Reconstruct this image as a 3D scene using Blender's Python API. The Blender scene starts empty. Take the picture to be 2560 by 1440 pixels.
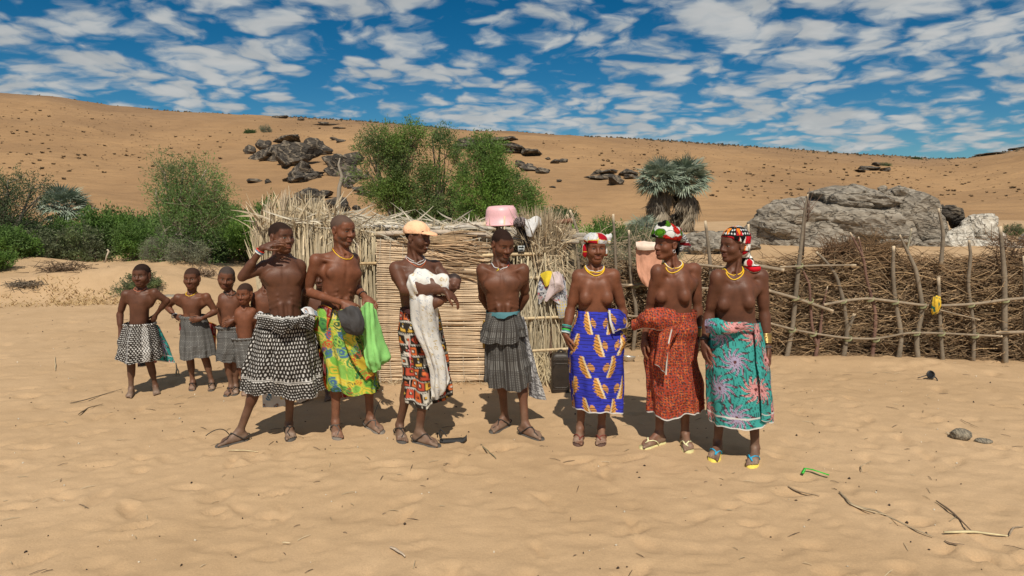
import bpy, math, random
import numpy as np
from mathutils import Vector, Matrix

S = bpy.context.scene
COL = S.collection
R = math.radians
# ------------------------------------------------------------------ camera
FPX, CX, CY, HOR, HC = 1707.0, 1280.0, 720.0, 500.0, 1.85      # focal length, centre and horizon in photo pixels; lens height in m
PITCH = math.atan((CY - HOR) / FPX)
cam_d = bpy.data.cameras.new('camera')
cam_d.sensor_width = 36.0
cam_d.lens = 36.0 * FPX / 2560.0
cam_d.clip_start, cam_d.clip_end = 0.1, 5000
cam = bpy.data.objects.new('camera', cam_d)
COL.objects.link(cam)
cam.location = (0, 0, HC)
cam.rotation_euler = (math.pi / 2 - PITCH, 0, 0)
S.camera = cam
# ------------------------------------------------------------------ sun and sky
SUN_EL, SUN_AZ = R(53), R(178)          # the sun stands behind the photographer
sd = bpy.data.lights.new('sun', 'SUN')
sd.energy, sd.angle, sd.color = 4.6, R(0.55), (1.0, 0.92, 0.79)
sun = bpy.data.objects.new('sun', sd)
COL.objects.link(sun)
_dir = Vector((math.sin(SUN_AZ) * math.cos(SUN_EL), math.cos(SUN_AZ) * math.cos(SUN_EL), math.sin(SUN_EL)))
sun.rotation_euler = _dir.to_track_quat('Z', 'Y').to_euler()
sun.location = (0, -20, 30)

W = bpy.data.worlds.new('World')
S.world = W
W.use_nodes = True
W.cycles.sampling_method = 'MANUAL'
W.cycles.sample_map_resolution = 512


class NT:
    """small helper to write node trees"""
    def __init__(s, tree):
        s.t = tree; s.n = tree.nodes; s.l = tree.links

    def new(s, typ, ins=None, **kw):
        n = s.n.new(typ)
        for k, v in kw.items():
            setattr(n, k, v)
        for k, v in (ins or {}).items():
            if isinstance(v, bpy.types.NodeSocket):
                s.l.new(v, n.inputs[k])
            else:
                n.inputs[k].default_value = v
        return n

    def math(s, op, a, b=0.0, c=0.0, clamp=False):
        n = s.new('ShaderNodeMath', {0: a, 1: b, 2: c}, operation=op); n.use_clamp = clamp
        return n.outputs[0]

    def vmath(s, op, a, b=(0, 0, 0)):
        return s.new('ShaderNodeVectorMath', {0: a, 1: b}, operation=op).outputs[0]

    def mix(s, f, a, b, blend='MIX'):
        n = s.new('ShaderNodeMix', data_type='RGBA', blend_type=blend)
        for k, v in ((0, f), (6, a), (7, b)):
            if isinstance(v, bpy.types.NodeSocket):
                s.l.new(v, n.inputs[k])
            else:
                n.inputs[k].default_value = v if k == 0 or len(v) == 4 else (*v, 1)
        return n.outputs[2]

    def ramp(s, f, stops, interp='LINEAR'):
        n = s.new('ShaderNodeValToRGB', {0: f})
        n.color_ramp.interpolation = interp
        e = n.color_ramp.elements
        while len(e) < len(stops):
            e.new(0.5)
        for q, (p, c) in zip(e, stops):
            q.position = p; q.color = (*c, 1) if len(c) == 3 else c
        return n.outputs[0]

    def noise(s, vec, scale, detail=4, rough=0.55, dist=0.0, out=0):
        n = s.new('ShaderNodeTexNoise', {'Scale': scale, 'Detail': detail, 'Roughness': rough, 'Distortion': dist})
        if vec is not None:
            s.l.new(vec, n.inputs['Vector'])
        return n.outputs[out]

    def smooth(s, v, a, b):
        return s.new('ShaderNodeMapRange', {0: v, 1: a, 2: b, 3: 0.0, 4: 1.0}, interpolation_type='SMOOTHSTEP').outputs[0]


def build_sky():
    t = NT(W.node_tree)
    t.n.clear()
    out = t.new('ShaderNodeOutputWorld')
    sky = t.new('ShaderNodeTexSky', sky_type='NISHITA', sun_disc=False, sun_elevation=SUN_EL, sun_rotation=SUN_AZ,
                altitude=900, air_density=1.0, dust_density=0.2, ozone_density=3.0)
    # polarised, saturated blue of the photograph
    hs = t.new('ShaderNodeHueSaturation', {'Saturation': 1.30, 'Value': 0.95, 'Color': sky.outputs[0]})
    tc = t.new('ShaderNodeTexCoord')
    sep = t.new('ShaderNodeSeparateXYZ', {0: tc.outputs['Generated']})
    z = t.math('MAXIMUM', sep.outputs[2], 0.0)
    tint = t.mix(t.smooth(z, 0.0, 0.30), (0.44, 0.72, 0.84), (0.10, 0.66, 0.74))
    blue = t.mix(1.0, hs.outputs[0], tint, 'MULTIPLY')
    den = t.math('ADD', z, 0.19)
    # a flat layer of altocumulus: cloud position = view direction carried up to one height
    p = t.new('ShaderNodeCombineXYZ', {0: t.math('DIVIDE', sep.outputs[0], den), 1: t.math('DIVIDE', sep.outputs[1], den), 2: 0.37}).outputs[0]
    warp = t.vmath('MULTIPLY', t.vmath('SUBTRACT', t.noise(p, 3.4, 3, out=1), (0.5, 0.5, 0.5)), (0.30, 0.22, 0.0))
    q = t.vmath('ADD', p, warp)
    big = t.noise(q, 1.5, 2, 0.5)
    v1 = t.new('ShaderNodeTexVoronoi', {'Vector': q, 'Scale': 6.6, 'Smoothness': 0.3}, feature='SMOOTH_F1').outputs[0]
    v2 = t.new('ShaderNodeTexVoronoi', {'Vector': q, 'Scale': 15.0, 'Smoothness': 0.3}, feature='SMOOTH_F1').outputs[0]
    fine = t.noise(q, 7.5, 7, 0.60)
    fine3 = t.noise(q, 16.0, 5, 0.6)
    d = t.math('ADD', t.math('MULTIPLY', big, 1.0), t.math('MULTIPLY', v1, -0.80))
    d = t.math('ADD', d, t.math('MULTIPLY', v2, -0.42))
    d = t.math('ADD', d, t.math('MULTIPLY', fine, 1.05))
    d = t.math('ADD', d, t.math('MULTIPLY', fine3, 0.26))
    mask = t.math('MULTIPLY', t.smooth(d, SKY_LO - .06, SKY_LO + 0.40), 0.94)
    # thick cells are brighter in their middles and a little grey where thin
    core = t.smooth(d, SKY_LO + 0.10, SKY_LO + 0.62)
    ccol = t.mix(core, (0.50, 0.56, 0.60), (0.70, 0.705, 0.69))
    shade = t.smooth(t.noise(q, 3.1, 4, 0.6), 0.38, 0.68)
    ccol = t.mix(t.math('MULTIPLY', shade, 0.55), ccol, (0.44, 0.47, 0.485))
    # the Background strength is low, so clouds carry many times their picture value
    ccol = t.mix(1.0, ccol, (11.0, 11.0, 11.0), 'MULTIPLY')
    col = t.mix(mask, blue, ccol)
    bg = t.new('ShaderNodeBackground', {'Color': col, 'Strength': 0.072})
    t.l.new(bg.outputs[0], out.inputs[0])


SKY_LO = 0.385
build_sky()
vs = S.view_settings
vs.view_transform, vs.look, vs.exposure, vs.gamma = 'Standard', 'None', 0.0, 1.0
vs.use_curve_mapping = False
S.render.engine = 'CYCLES'
S.cycles.max_bounces = 6
S.cycles.transparent_max_bounces = 8
S.cycles.use_denoising = True

# ------------------------------------------------------------------ geometry from photo measurements
_F = np.array([0, math.cos(PITCH), -math.sin(PITCH)])
_U = np.array([0, math.sin(PITCH), math.cos(PITCH)])


def ray(x, y):
    return _F + np.array([1.0, 0, 0]) * ((x - CX) / FPX) - _U * ((y - CY) / FPX)


def P(x, y, Y):
    """point measured at photo pixel (x, y) that stands Y metres in front of the lens"""
    d = ray(x, y)
    return np.array([0, 0, HC]) + d * (Y / d[1])


def G(x, y, z=0.0):
    """ground point under photo pixel (x, y)"""
    d = ray(x, y)
    return np.array([0, 0, HC]) + d * ((z - HC) / d[2])


def srgb(r, g, b):
    f = lambda c: c / 12.92 if c <= 0.04045 else ((c + 0.055) / 1.055) ** 2.4
    return (f(r / 255), f(g / 255), f(b / 255))


def nrm(v):
    v = np.asarray(v, float)
    return v / max(np.linalg.norm(v), 1e-9)


def arc3(a, b, c, n=16):
    t = np.linspace(0, 1, n)[:, None]
    return (1 - t) ** 2 * a + 2 * t * (1 - t) * b + t ** 2 * c


# ------------------------------------------------------------------ noise in numpy
def _hash(ix, iy, iz, seed):
    h = (ix.astype(np.int64) * 374761393 + iy.astype(np.int64) * 668265263 + iz.astype(np.int64) * 2147483647 + seed * 974634777) & 0xffffffff
    h = ((h ^ (h >> 13)) * 1274126177) & 0xffffffff
    h = ((h ^ (h >> 16)) * 2246822519) & 0xffffffff
    return ((h ^ (h >> 15)) & 0xffffff) / float(0xffffff)


def vnoise(x, y, z=0.0, seed=0):
    x, y, z = np.broadcast_arrays(np.asarray(x, float), np.asarray(y, float), np.asarray(z, float))
    ix, iy, iz = np.floor(x), np.floor(y), np.floor(z)
    fx, fy, fz = x - ix, y - iy, z - iz
    ux, uy, uz = fx * fx * (3 - 2 * fx), fy * fy * (3 - 2 * fy), fz * fz * (3 - 2 * fz)
    ix, iy, iz = ix.astype(np.int64), iy.astype(np.int64), iz.astype(np.int64)
    r = 0.0
    for a in (0, 1):
        for b in (0, 1):
            for c in (0, 1):
                w = (ux if a else 1 - ux) * (uy if b else 1 - uy) * (uz if c else 1 - uz)
                r = r + w * _hash(ix + a, iy + b, iz + c, seed)
    return r * 2 - 1


def fbm(x, y, z=0.0, oct=4, seed=0, gain=0.5):
    r, a = 0.0, 1.0
    for o in range(oct):
        r = r + a * vnoise(np.asarray(x) * 2 ** o + 17.3 * o, np.asarray(y) * 2 ** o - 9.1 * o, np.asarray(z) * 2 ** o + 3.7 * o, seed + o)
        a *= gain
    return r


# ------------------------------------------------------------------ objects
def mesh(name, v, quads=None, tris=None, col=None, mat=None, smooth=True, uv=None):
    me = bpy.data.meshes.new(name)
    v = np.ascontiguousarray(v, np.float32)
    loops, starts, n0 = [], [], 0
    for f, k in ((quads, 4), (tris, 3)):
        if f is not None and len(f):
            f = np.ascontiguousarray(f, np.int32).reshape(-1, k)
            loops.append(f.ravel()); starts.append(n0 + np.arange(len(f), dtype=np.int32) * k); n0 += f.size
    me.vertices.add(len(v)); me.vertices.foreach_set('co', v.ravel())
    if loops:
        lo, st = np.concatenate(loops), np.concatenate(starts)
        me.loops.add(len(lo)); me.loops.foreach_set('vertex_index', lo)
        me.polygons.add(len(st)); me.polygons.foreach_set('loop_start', st)
        if smooth:
            me.polygons.foreach_set('use_smooth', np.ones(len(st), bool))
    me.update(calc_edges=True)
    if col is not None:
        a = me.color_attributes.new('Col', 'FLOAT_COLOR', 'POINT')
        c = np.ones((len(v), 4), np.float32); col = np.asarray(col); c[:, :col.shape[1]] = col
        a.data.foreach_set('color', c.ravel())
    if mat:
        me.materials.append(mat)
    return me


def obj(name, me, parent=None, loc=None, **props):
    o = bpy.data.objects.new(name, me)
    COL.objects.link(o)
    if loc is not None:
        o.location = Vector(loc)
    if parent is not None:
        o.parent = parent
    for k, v in props.items():
        o[k] = v
    return o


def thing(name, label, cat, loc=(0, 0, 0), group=None, me=None):
    o = obj(name, me, None, loc)
    o['label'] = label; o['category'] = cat
    if group:
        o['group'] = group
    return o


class MB:
    """collects simple shapes into one mesh"""
    def __init__(s):
        s.v, s.q, s.t, s.c, s.n = [], [], [], [], 0

    def add(s, v, quads=None, tris=None, col=(1, 1, 1)):
        v = np.asarray(v, float).reshape(-1, 3)
        s.v.append(v)
        c = np.asarray(col, float)
        s.c.append(np.broadcast_to(c, (len(v), 3)) if c.ndim == 1 else c)
        if quads is not None and len(quads):
            s.q.append(np.asarray(quads, np.int64).reshape(-1, 4) + s.n)
        if tris is not None and len(tris):
            s.t.append(np.asarray(tris, np.int64).reshape(-1, 3) + s.n)
        s.n += len(v)

    def tube(s, pts, rad, sides=6, col=(1, 1, 1), closed=False, flat=1.0, cap=True):
        pts = np.asarray(pts, float); n = len(pts)
        rad = np.broadcast_to(np.asarray(rad, float), (n,))
        tg = np.gradient(pts, axis=0) if not closed else np.roll(pts, -1, 0) - np.roll(pts, 1, 0)
        tg /= np.linalg.norm(tg, axis=1)[:, None] + 1e-12
        ref = np.array([0, 0, 1.0]) if abs(tg[:, 2]).mean() < 0.8 else np.array([0, 1.0, 0])
        a = np.cross(tg, ref); a /= np.linalg.norm(a, axis=1)[:, None] + 1e-12
        b = np.cross(tg, a)
        th = np.arange(sides) * 2 * np.pi / sides
        v = pts[:, None] + rad[:, None, None] * (np.cos(th)[None, :, None] * a[:, None] + flat * np.sin(th)[None, :, None] * b[:, None])
        i, j = np.meshgrid(np.arange(n if closed else n - 1), np.arange(sides), indexing='ij')
        i2, j2 = (i + 1) % n, (j + 1) % sides
        q = np.stack([i * sides + j, i2 * sides + j, i2 * sides + j2, i * sides + j2], -1).reshape(-1, 4)
        V = v.reshape(-1, 3); tr = []
        if cap and not closed:
            V = np.vstack([V, pts[:1], pts[-1:]])
            for k in range(sides):
                tr.append((n * sides, k, (k + 1) % sides)); tr.append((n * sides + 1, (n - 1) * sides + (k + 1) % sides, (n - 1) * sides + k))
        c = np.asarray(col, float)
        if c.ndim == 2:
            c = np.repeat(c, sides, 0)
            if cap and not closed:
                c = np.vstack([c, c[:1], c[-1:]])
        s.add(V, q, tr, c)

    def build(s, name, mat=None, smooth=True, org=None):
        v = np.vstack(s.v)
        if org is not None:
            v = v - np.asarray(org)
        return mesh(name, v, np.vstack(s.q) if s.q else None, np.vstack(s.t) if s.t else None, np.vstack(s.c), mat, smooth)


def grid_faces(n, m, wrap=False):
    i, j = np.meshgrid(np.arange(n - 1), np.arange(m if wrap else m - 1), indexing='ij')
    j2 = (j + 1) % m
    return np.stack([i * m + j, i * m + j2, (i + 1) * m + j2, (i + 1) * m + j], -1).reshape(-1, 4)


# ------------------------------------------------------------------ materials
def vmat(name, rough=0.8, spec=0.3, var=0.0, vscale=40.0, bump=0.0, bscale=200.0, sheen=0.0, trans=0.0, metal=0.0, tint=(1, 1, 1), subs=0.0):
    """colour from the mesh's own pigment attribute, with grain and relief on top"""
    m = bpy.data.materials.new(name); m.use_nodes = True
    t = NT(m.node_tree); b = t.n['Principled BSDF']
    at = t.new('ShaderNodeAttribute', attribute_name='Col')
    tc = t.new('ShaderNodeTexCoord')
    c = at.outputs[0]
    if tint != (1, 1, 1):
        c = t.mix(1.0, c, tint, 'MULTIPLY')
    if var:
        nz = t.noise(tc.outputs['Object'], vscale, 4, 0.6)
        f = t.new('ShaderNodeMapRange', {0: nz, 1: 0.25, 2: 0.75, 3: 1 - var, 4: 1 + var}).outputs[0]
        c = t.new('ShaderNodeVectorMath', {0: c, 3: f}, operation='SCALE').outputs[0]
    t.l.new(c, b.inputs['Base Color'])
    b.inputs['Roughness'].default_value = rough
    b.inputs['Specular IOR Level'].default_value = spec
    b.inputs['Metallic'].default_value = metal
    if sheen:
        b.inputs['Sheen Weight'].default_value = sheen
    if subs:
        b.inputs['Subsurface Weight'].default_value = subs
        b.inputs['Subsurface Radius'].default_value = (0.012, 0.004, 0.002)
        b.inputs['Subsurface Scale'].default_value = 0.5
    if bump:
        nb = t.noise(tc.outputs['Object'], bscale, 5, 0.6)
        bp = t.new('ShaderNodeBump', {'Strength': bump, 'Distance': 0.01, 'Height': nb})
        t.l.new(bp.outputs[0], b.inputs['Normal'])
    if trans:
        tr = t.new('ShaderNodeBsdfTranslucent', {'Color': c})
        mx = t.new('ShaderNodeMixShader', {0: trans, 1: b.outputs[0], 2: tr.outputs[0]})
        t.l.new(mx.outputs[0], t.n['Material Output'].inputs[0])
    return m


M = {}
M['skin'] = vmat('skin', 0.50, 0.36, 0.22, 22, 0.14, 160)
_t = NT(M['skin'].node_tree)                # cropped hair (alpha 0 of the pigment) is matt and rough, skin has a soft sheen
_at = [n for n in _t.n if n.bl_idname == 'ShaderNodeAttribute'][0]
_nz = _t.noise(None, 60.0, 3, .6)
_t.l.new(_t.math('ADD', _t.math('MULTIPLY', _at.outputs['Alpha'], -0.40), _t.math('ADD', _t.math('MULTIPLY', _nz, .30), .79)), _t.n['Principled BSDF'].inputs['Roughness'])
_t.l.new(_t.math('MULTIPLY_ADD', _at.outputs['Alpha'], 0.32, 0.05), _t.n['Principled BSDF'].inputs['Specular IOR Level'])
M['cloth'] = vmat('cloth', 0.9, 0.12, 0.16, 7, 0.25, 240, trans=0.08)
M['rubber'] = vmat('sandal_rubber', 0.75, 0.3, 0.2, 80, 0.2, 200)
M['beads'] = vmat('beads', 0.4, 0.5, 0.05, 200, 0.3, 600)
M['brass'] = vmat('brass', 0.35, 0.5, 0.1, 100, metal=0.85)
M['straw'] = vmat('straw', 0.8, 0.25, 0.18, 25, 0.1, 150, trans=0.1)
M['wood'] = vmat('wood', 0.85, 0.2, 0.22, 30, 0.4, 90)
M['twig'] = vmat('twig', 0.85, 0.2, 0.2, 12)
M['leaf'] = vmat('leaf', 0.7, 0.25, 0.15, 2, trans=0.42)
M['palm'] = vmat('palm_leaf', 0.55, 0.4, 0.12, 6, trans=0.15)
M['plastic'] = vmat('plastic', 0.42, 0.45, 0.05, 15, 0.04, 60)
M['dirty_plastic'] = vmat('dirty_plastic', 0.5, 0.4, 0.35, 9, 0.25, 60)
M['metal'] = vmat('tin', 0.4, 0.5, 0.15, 40, 0.1, 80, metal=0.6)
# ------------------------------------------------------------------ sand, dune
def sand_material(name, base, dark, far=False):
    m = bpy.data.materials.new(name); m.use_nodes = True
    t = NT(m.node_tree); b = t.n['Principled BSDF']
    tc = t.new('ShaderNodeTexCoord'); o = tc.outputs['Object']
    n1 = t.noise(o, 0.35 if not far else .045, 4, .6)
    n2 = t.noise(o, 3.0 if not far else .5, 5, .65)
    n3 = t.noise(o, 95.0 if not far else 14.0, 5, .85)
    c = t.mix(t.smooth(n1, .32, .70), base, dark)
    c = t.mix(t.math('MULTIPLY', t.smooth(n2, .42, .72), .35), c, tuple(x * .80 for x in dark))
    f = t.new('ShaderNodeMapRange', {0: n3, 1: .2, 2: .8, 3: .80, 4: 1.20}).outputs[0]
    c = t.new('ShaderNodeVectorMath', {0: c, 3: f}, operation='SCALE').outputs[0]
    if far:
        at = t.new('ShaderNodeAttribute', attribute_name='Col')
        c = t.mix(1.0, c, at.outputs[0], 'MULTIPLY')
    t.l.new(c, b.inputs['Base Color'])
    b.inputs['Roughness'].default_value = .95
    b.inputs['Specular IOR Level'].default_value = .15
    if not far:
        h1 = t.noise(o, 26.0, 5, .6)
        st = t.new('ShaderNodeMapping', {'Vector': o, 'Scale': (5.0, 11.0, 5.0)}).outputs[0]
        h2 = t.noise(st, 1.0, 4, .55, .6)
        h = t.math('ADD', t.math('MULTIPLY', h1, .45), t.math('MULTIPLY', h2, .25))
        h = t.math('ADD', h, t.math('MULTIPLY', t.noise(o, 130.0, 4, .7), .30))
        bp = t.new('ShaderNodeBump', {'Strength': .55, 'Distance': .018, 'Height': h})
    else:
        st = t.new('ShaderNodeMapping', {'Vector': o, 'Scale': (.22, .8, .8), 'Rotation': (0, 0, -.55)}).outputs[0]
        h = t.math('ADD', t.noise(st, 1.0, 5, .6), t.math('MULTIPLY', t.noise(o, 6.0, 4, .6), .15))
        bp = t.new('ShaderNodeBump', {'Strength': .6, 'Distance': .8, 'Height': h})
    t.l.new(bp.outputs[0], b.inputs['Normal'])
    return m


M['sand'] = sand_material('sand', (.485, .334, .196), (.410, .274, .152))
M['dune'] = sand_material('dune_sand', (.370, .226, .112), (.275, .166, .084), far=True)

FEET = [G(*p) for p in ((616, 1098), (560, 1110), (722, 1078), (731, 1100), (838, 1074), (847, 1100), (918, 1064), (960, 1082), (998, 1082), (1006, 1105), (1036, 1102), (1090, 1114), (1270, 1062), (1235, 1077), (1302, 1082), (1345, 1096),
                        (1452, 1089), (1442, 1112), (1503, 1089), (1503, 1112), (1658, 1105), (1615, 1116), (1709, 1103), (1723, 1128), (1796, 1126), (1780, 1150), (1888, 1140), (1880, 1166),
                        (331, 984), (318, 998), (389, 978), (395, 992), (484, 966), (476, 982), (530, 966), (528, 982), (583, 978), (565, 990), (592, 976), (584, 992), (612, 965), (650, 980), (690, 980), (770, 998), (821, 1000))]


def ground_relief(X, Y):
    """trampled sand: gentle swells and many footprints"""
    near = np.clip((16 - Y) / 6, 0, 1) * np.clip((9 - np.abs(X)) / 2, 0, 1)
    z = .013 * fbm(X * .7, Y * .8, 0, 3, 2) + .0055 * fbm(X * 7.5, Y * 8.0, 0, 4, 7) * near
    rid = 1 - np.abs(vnoise(X * 3.0 + .5 * vnoise(X * 2, Y * 2, 0, 5), Y * 5.0, 0, 9))
    z = z + .003 * (rid ** 3 - .3) * near
    rng = np.random.RandomState(4)
    xs, ys = X[0, :], Y[:, 0]
    for _ in range(4200):
        cy = rng.uniform(2.7, 13); cx = rng.uniform(-1.0, 1.0) * (cy * .85 + .6)
        an = rng.uniform(0, np.pi) if rng.rand() < .6 else rng.normal(.4, .3)
        la, lb = rng.uniform(.06, .15), rng.uniform(.030, .060); dep = rng.uniform(.002, .007) if rng.rand() < .86 else rng.uniform(.010, .022)
        i0, i1 = np.searchsorted(ys, [cy - .26, cy + .26]); j0, j1 = np.searchsorted(xs, [cx - .26, cx + .26])
        if i1 - i0 < 2 or j1 - j0 < 2:
            continue
        dx, dy = X[i0:i1, j0:j1] - cx, Y[i0:i1, j0:j1] - cy
        u = (dx * math.cos(an) + dy * math.sin(an)) / la; v = (-dx * math.sin(an) + dy * math.cos(an)) / lb
        r = np.sqrt(u * u + v * v)
        w = np.exp(-r ** 6 * .8) * (1 + .35 * np.tanh(u * 2))
        rim = np.exp(-((r - 1.35) / .32) ** 2)
        z[i0:i1, j0:j1] += -dep * w + dep * .42 * rim
    flat = np.ones_like(z)
    for f in FEET:
        d = (X - f[0]) ** 2 + (Y - f[1]) ** 2
        flat *= 1 - .92 * np.exp(-d / .020)
    z = z * flat - .006 * (1 - flat)
    # the low sandy bank at the left and the rise of the ground behind the fence
    bank = np.exp(-((X + 10.5) / 4.5) ** 4) * np.clip((Y - 12.2) / 1.3, 0, 1) * np.clip((24 - Y) / 6, 0, 1)
    bank = bank * bank * (3 - 2 * bank)
    z = z + bank * (.38 + .18 * fbm(X * .8, Y * .8, 0, 4, 12))
    fence_heap = np.exp(-((Y - 7.72 + .12 * (X - 3)) / .25) ** 2) * np.clip((X - 2.6) / .5, 0, 1) * np.clip((9 - X) / 1, 0, 1)
    z = z + .05 * fence_heap * (1 + .6 * vnoise(X * 3, Y * 0, 0, 15))
    z = z + .35 * np.clip((Y - 15) / 8, 0, 1) * np.clip((X - 4) / 3, 0, 1) * (1 + .3 * fbm(X * .3, Y * .3, 0, 2, 16))
    return z


def axis(parts):
    r = []
    for a, b, h in parts:
        r.append(np.arange(a, b, h))
    return np.concatenate(r)


gx = np.concatenate([-np.geomspace(600, 9.4, 34), axis([(-9, -4.6, .055), (-4.6, 4.8, .030), (4.8, 9.2, .055)]), np.geomspace(9.4, 600, 34)])
gy = np.concatenate([[-600, -200, -60, -20, -8, -3, -1, .5, 1.5, 2.2], axis([(2.6, 5, .024), (5, 8, .032), (8, 12, .055), (12, 20, .12), (20, 44, .5)]), np.geomspace(44, 900, 20)])
X, Y = np.meshgrid(gx, gy)
Z = ground_relief(X, Y)
Z[(np.abs(X) > 60) | (Y > 60) | (Y < 0)] = -.05
GZ = (gx, gy, Z)
obj('ground', mesh('ground', np.stack([X, Y, Z], -1).reshape(-1, 3), grid_faces(len(gy), len(gx))[:, ::-1], None, None, M['sand']), kind='structure')


def gz(x, y):
    i = min(max(np.searchsorted(gy, y), 1), len(gy) - 1); j = min(max(np.searchsorted(gx, x), 1), len(gx) - 1)
    fy = (y - gy[i - 1]) / (gy[i] - gy[i - 1]); fx = (x - gx[j - 1]) / (gx[j] - gx[j - 1])
    return (Z00(i - 1, j - 1) * (1 - fx) + Z00(i - 1, j) * fx) * (1 - fy) + (Z00(i, j - 1) * (1 - fx) + Z00(i, j) * fx) * fy


def Z00(i, j):
    return GZ[2][i, j]


# the dune: a long slope that climbs from about 44 m to a crest about 150 m away
RIDGE = np.array([(-2400, 230), (-1200, 215), (-500, 228), (0, 248), (150, 256), (300, 280), (500, 290), (640, 293), (760, 297), (900, 306), (1050, 322), (1200, 336), (1400, 346), (1600, 350), (1800, 362), (2000, 375),
                  (2150, 387), (2300, 399), (2400, 397), (2480, 385), (2560, 371), (2800, 352), (3200, 360), (4600, 380)], float)
R0, R1 = 44.0, 150.0


def dune_h(a, r):
    """height above the ground at image slope a = x / y and distance r along y"""
    px = a * FPX + CX
    el = (HOR - np.interp(px, RIDGE[:, 0], RIDGE[:, 1])) / FPX
    top = HC + el * R1 * 1.0
    t = (r - R0) / (R1 - R0)
    s = np.where(t < 0, 0, np.where(t < 1, .55 * t + .45 * t * t * (3 - 2 * t), 1 - .8 * np.clip(t - 1, 0, 2) ** 1.2))
    x = a * r
    foot = np.clip(t * 6, 0, 1) * np.clip((1.04 - t) * 7, 0, 1)
    z = top * s + foot * (1.2 * fbm(x * .022, r * .03, 0, 3, 21) + .38 * fbm(x * .10 + r * .05, r * .14, 0, 3, 22) + .16 * (1 - np.abs(vnoise(x * .30 + r * .22, r * .42 - x * .1, 0, 24))))
    slip = np.exp(-((px - 620) / 420) ** 2) * np.clip((.55 - t) * 3, 0, 1)
    return z - .10 - slip * foot * 1.0


px_ = np.concatenate([np.linspace(-2400, -260, 40), np.linspace(-200, 2760, 440), np.linspace(2830, 4600, 34)])
rr_ = np.concatenate([np.linspace(42, 150, 180), np.linspace(151.5, 330, 24)])
A, Rr = np.meshgrid((px_ - CX) / FPX, rr_)
Zd = dune_h(A, Rr)
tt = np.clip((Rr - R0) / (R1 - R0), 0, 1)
veg_shade = np.clip((tt - .62) * 2.2 + .35 * fbm(A * Rr * .05, Rr * .05, 0, 3, 33), 0, 1)
col = np.stack([1 - .30 * veg_shade, 1 - .28 * veg_shade, 1 - .18 * veg_shade], -1).reshape(-1, 3)       # thin dry plant cover towards the crest, deepened to paint in cloud shadow
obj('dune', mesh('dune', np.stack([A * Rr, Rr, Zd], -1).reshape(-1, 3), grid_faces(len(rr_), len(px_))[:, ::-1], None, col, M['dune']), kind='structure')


def on_dune(px, py):
    """where the sight line through a photo pixel meets the dune"""
    d = ray(px, py); a = d[0] / d[1]
    r = np.linspace(R0, R1 * 1.1, 1400)
    z = HC + d[2] / d[1] * r
    h = dune_h(np.full_like(r, a), r)
    k = np.argmax(h >= z)
    if h[k] < z[k]:
        k = np.argmin(z - h)
    return np.array([a * r[k], r[k], h[k]])
# ------------------------------------------------------------------ rocks
def rock_material(name, light, dark, vein, scale=1.0, strata=(1, 1, 3)):
    m = bpy.data.materials.new(name); m.use_nodes = True
    t = NT(m.node_tree); b = t.n['Principled BSDF']
    tc = t.new('ShaderNodeTexCoord')
    o = t.new('ShaderNodeMapping', {'Vector': tc.outputs['Object'], 'Scale': tuple(scale * x for x in strata), 'Rotation': (.35, .25, .3)}).outputs[0]
    n1 = t.noise(o, .9, 6, .65, .8)
    n2 = t.noise(o, 5.5, 6, .7, .5)
    wv = t.new('ShaderNodeTexWave', {'Vector': o, 'Scale': 1.1, 'Distortion': 9.0, 'Detail': 4.0, 'Detail Scale': 1.6, 'Detail Roughness': .65}).outputs['Fac']
    c = t.mix(t.smooth(n1, .35, .68), dark, light)
    c = t.mix(t.math('MULTIPLY', t.smooth(n2, .45, .75), .55), c, tuple(x * .45 for x in dark))
    c = t.mix(t.math('MULTIPLY', t.smooth(wv, .72, .98), .55), c, vein)
    vo = t.new('ShaderNodeTexVoronoi', {'Vector': t.vmath('ADD', o, t.vmath('SCALE', t.noise(o, 2.0, 3, out=1))), 'Scale': 1.3}, feature='DISTANCE_TO_EDGE').outputs[0]
    crack = t.smooth(vo, .0, .035)
    c = t.mix(crack, tuple(x * .4 for x in dark), c)
    t.l.new(c, b.inputs['Base Color'])
    b.inputs['Roughness'].default_value = .85
    b.inputs['Specular IOR Level'].default_value = .3
    h = t.math('ADD', t.math('MULTIPLY', n2, .6), t.math('ADD', t.math('MULTIPLY', wv, .35), t.math('MULTIPLY', crack, .35)))
    bp = t.new('ShaderNodeBump', {'Strength': .8, 'Distance': .12 / scale, 'Height': h})
    t.l.new(bp.outputs[0], b.inputs['Normal'])
    return m


M['dark_rock'] = rock_material('dark_rock', (.125, .105, .083), (.045, .038, .032), (.30, .24, .17), .30)
M['grey_rock'] = rock_material('grey_rock', (.340, .295, .235), (.185, .158, .125), (.36, .32, .26), .9, (.8, 1, 2.6))
M['white_rock'] = rock_material('white_rock', (.60, .55, .46), (.40, .36, .30), (.68, .64, .56), 1.2, (1, 1, 1.2))
M['pebble'] = rock_material('pebble', (.26, .22, .16), (.15, .13, .10), (.40, .34, .25), 14.0, (1, 1, 1))


def ico(level):
    import bmesh
    bm = bmesh.new(); bmesh.ops.create_icosphere(bm, subdivisions=level, radius=1.0)
    v = np.array([x.co[:] for x in bm.verts]); f = np.array([[q.index for q in p.verts] for p in bm.faces]); bm.free()
    return v, f


ICO = {k: ico(k) for k in (2, 3, 4, 5, 6)}


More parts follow.
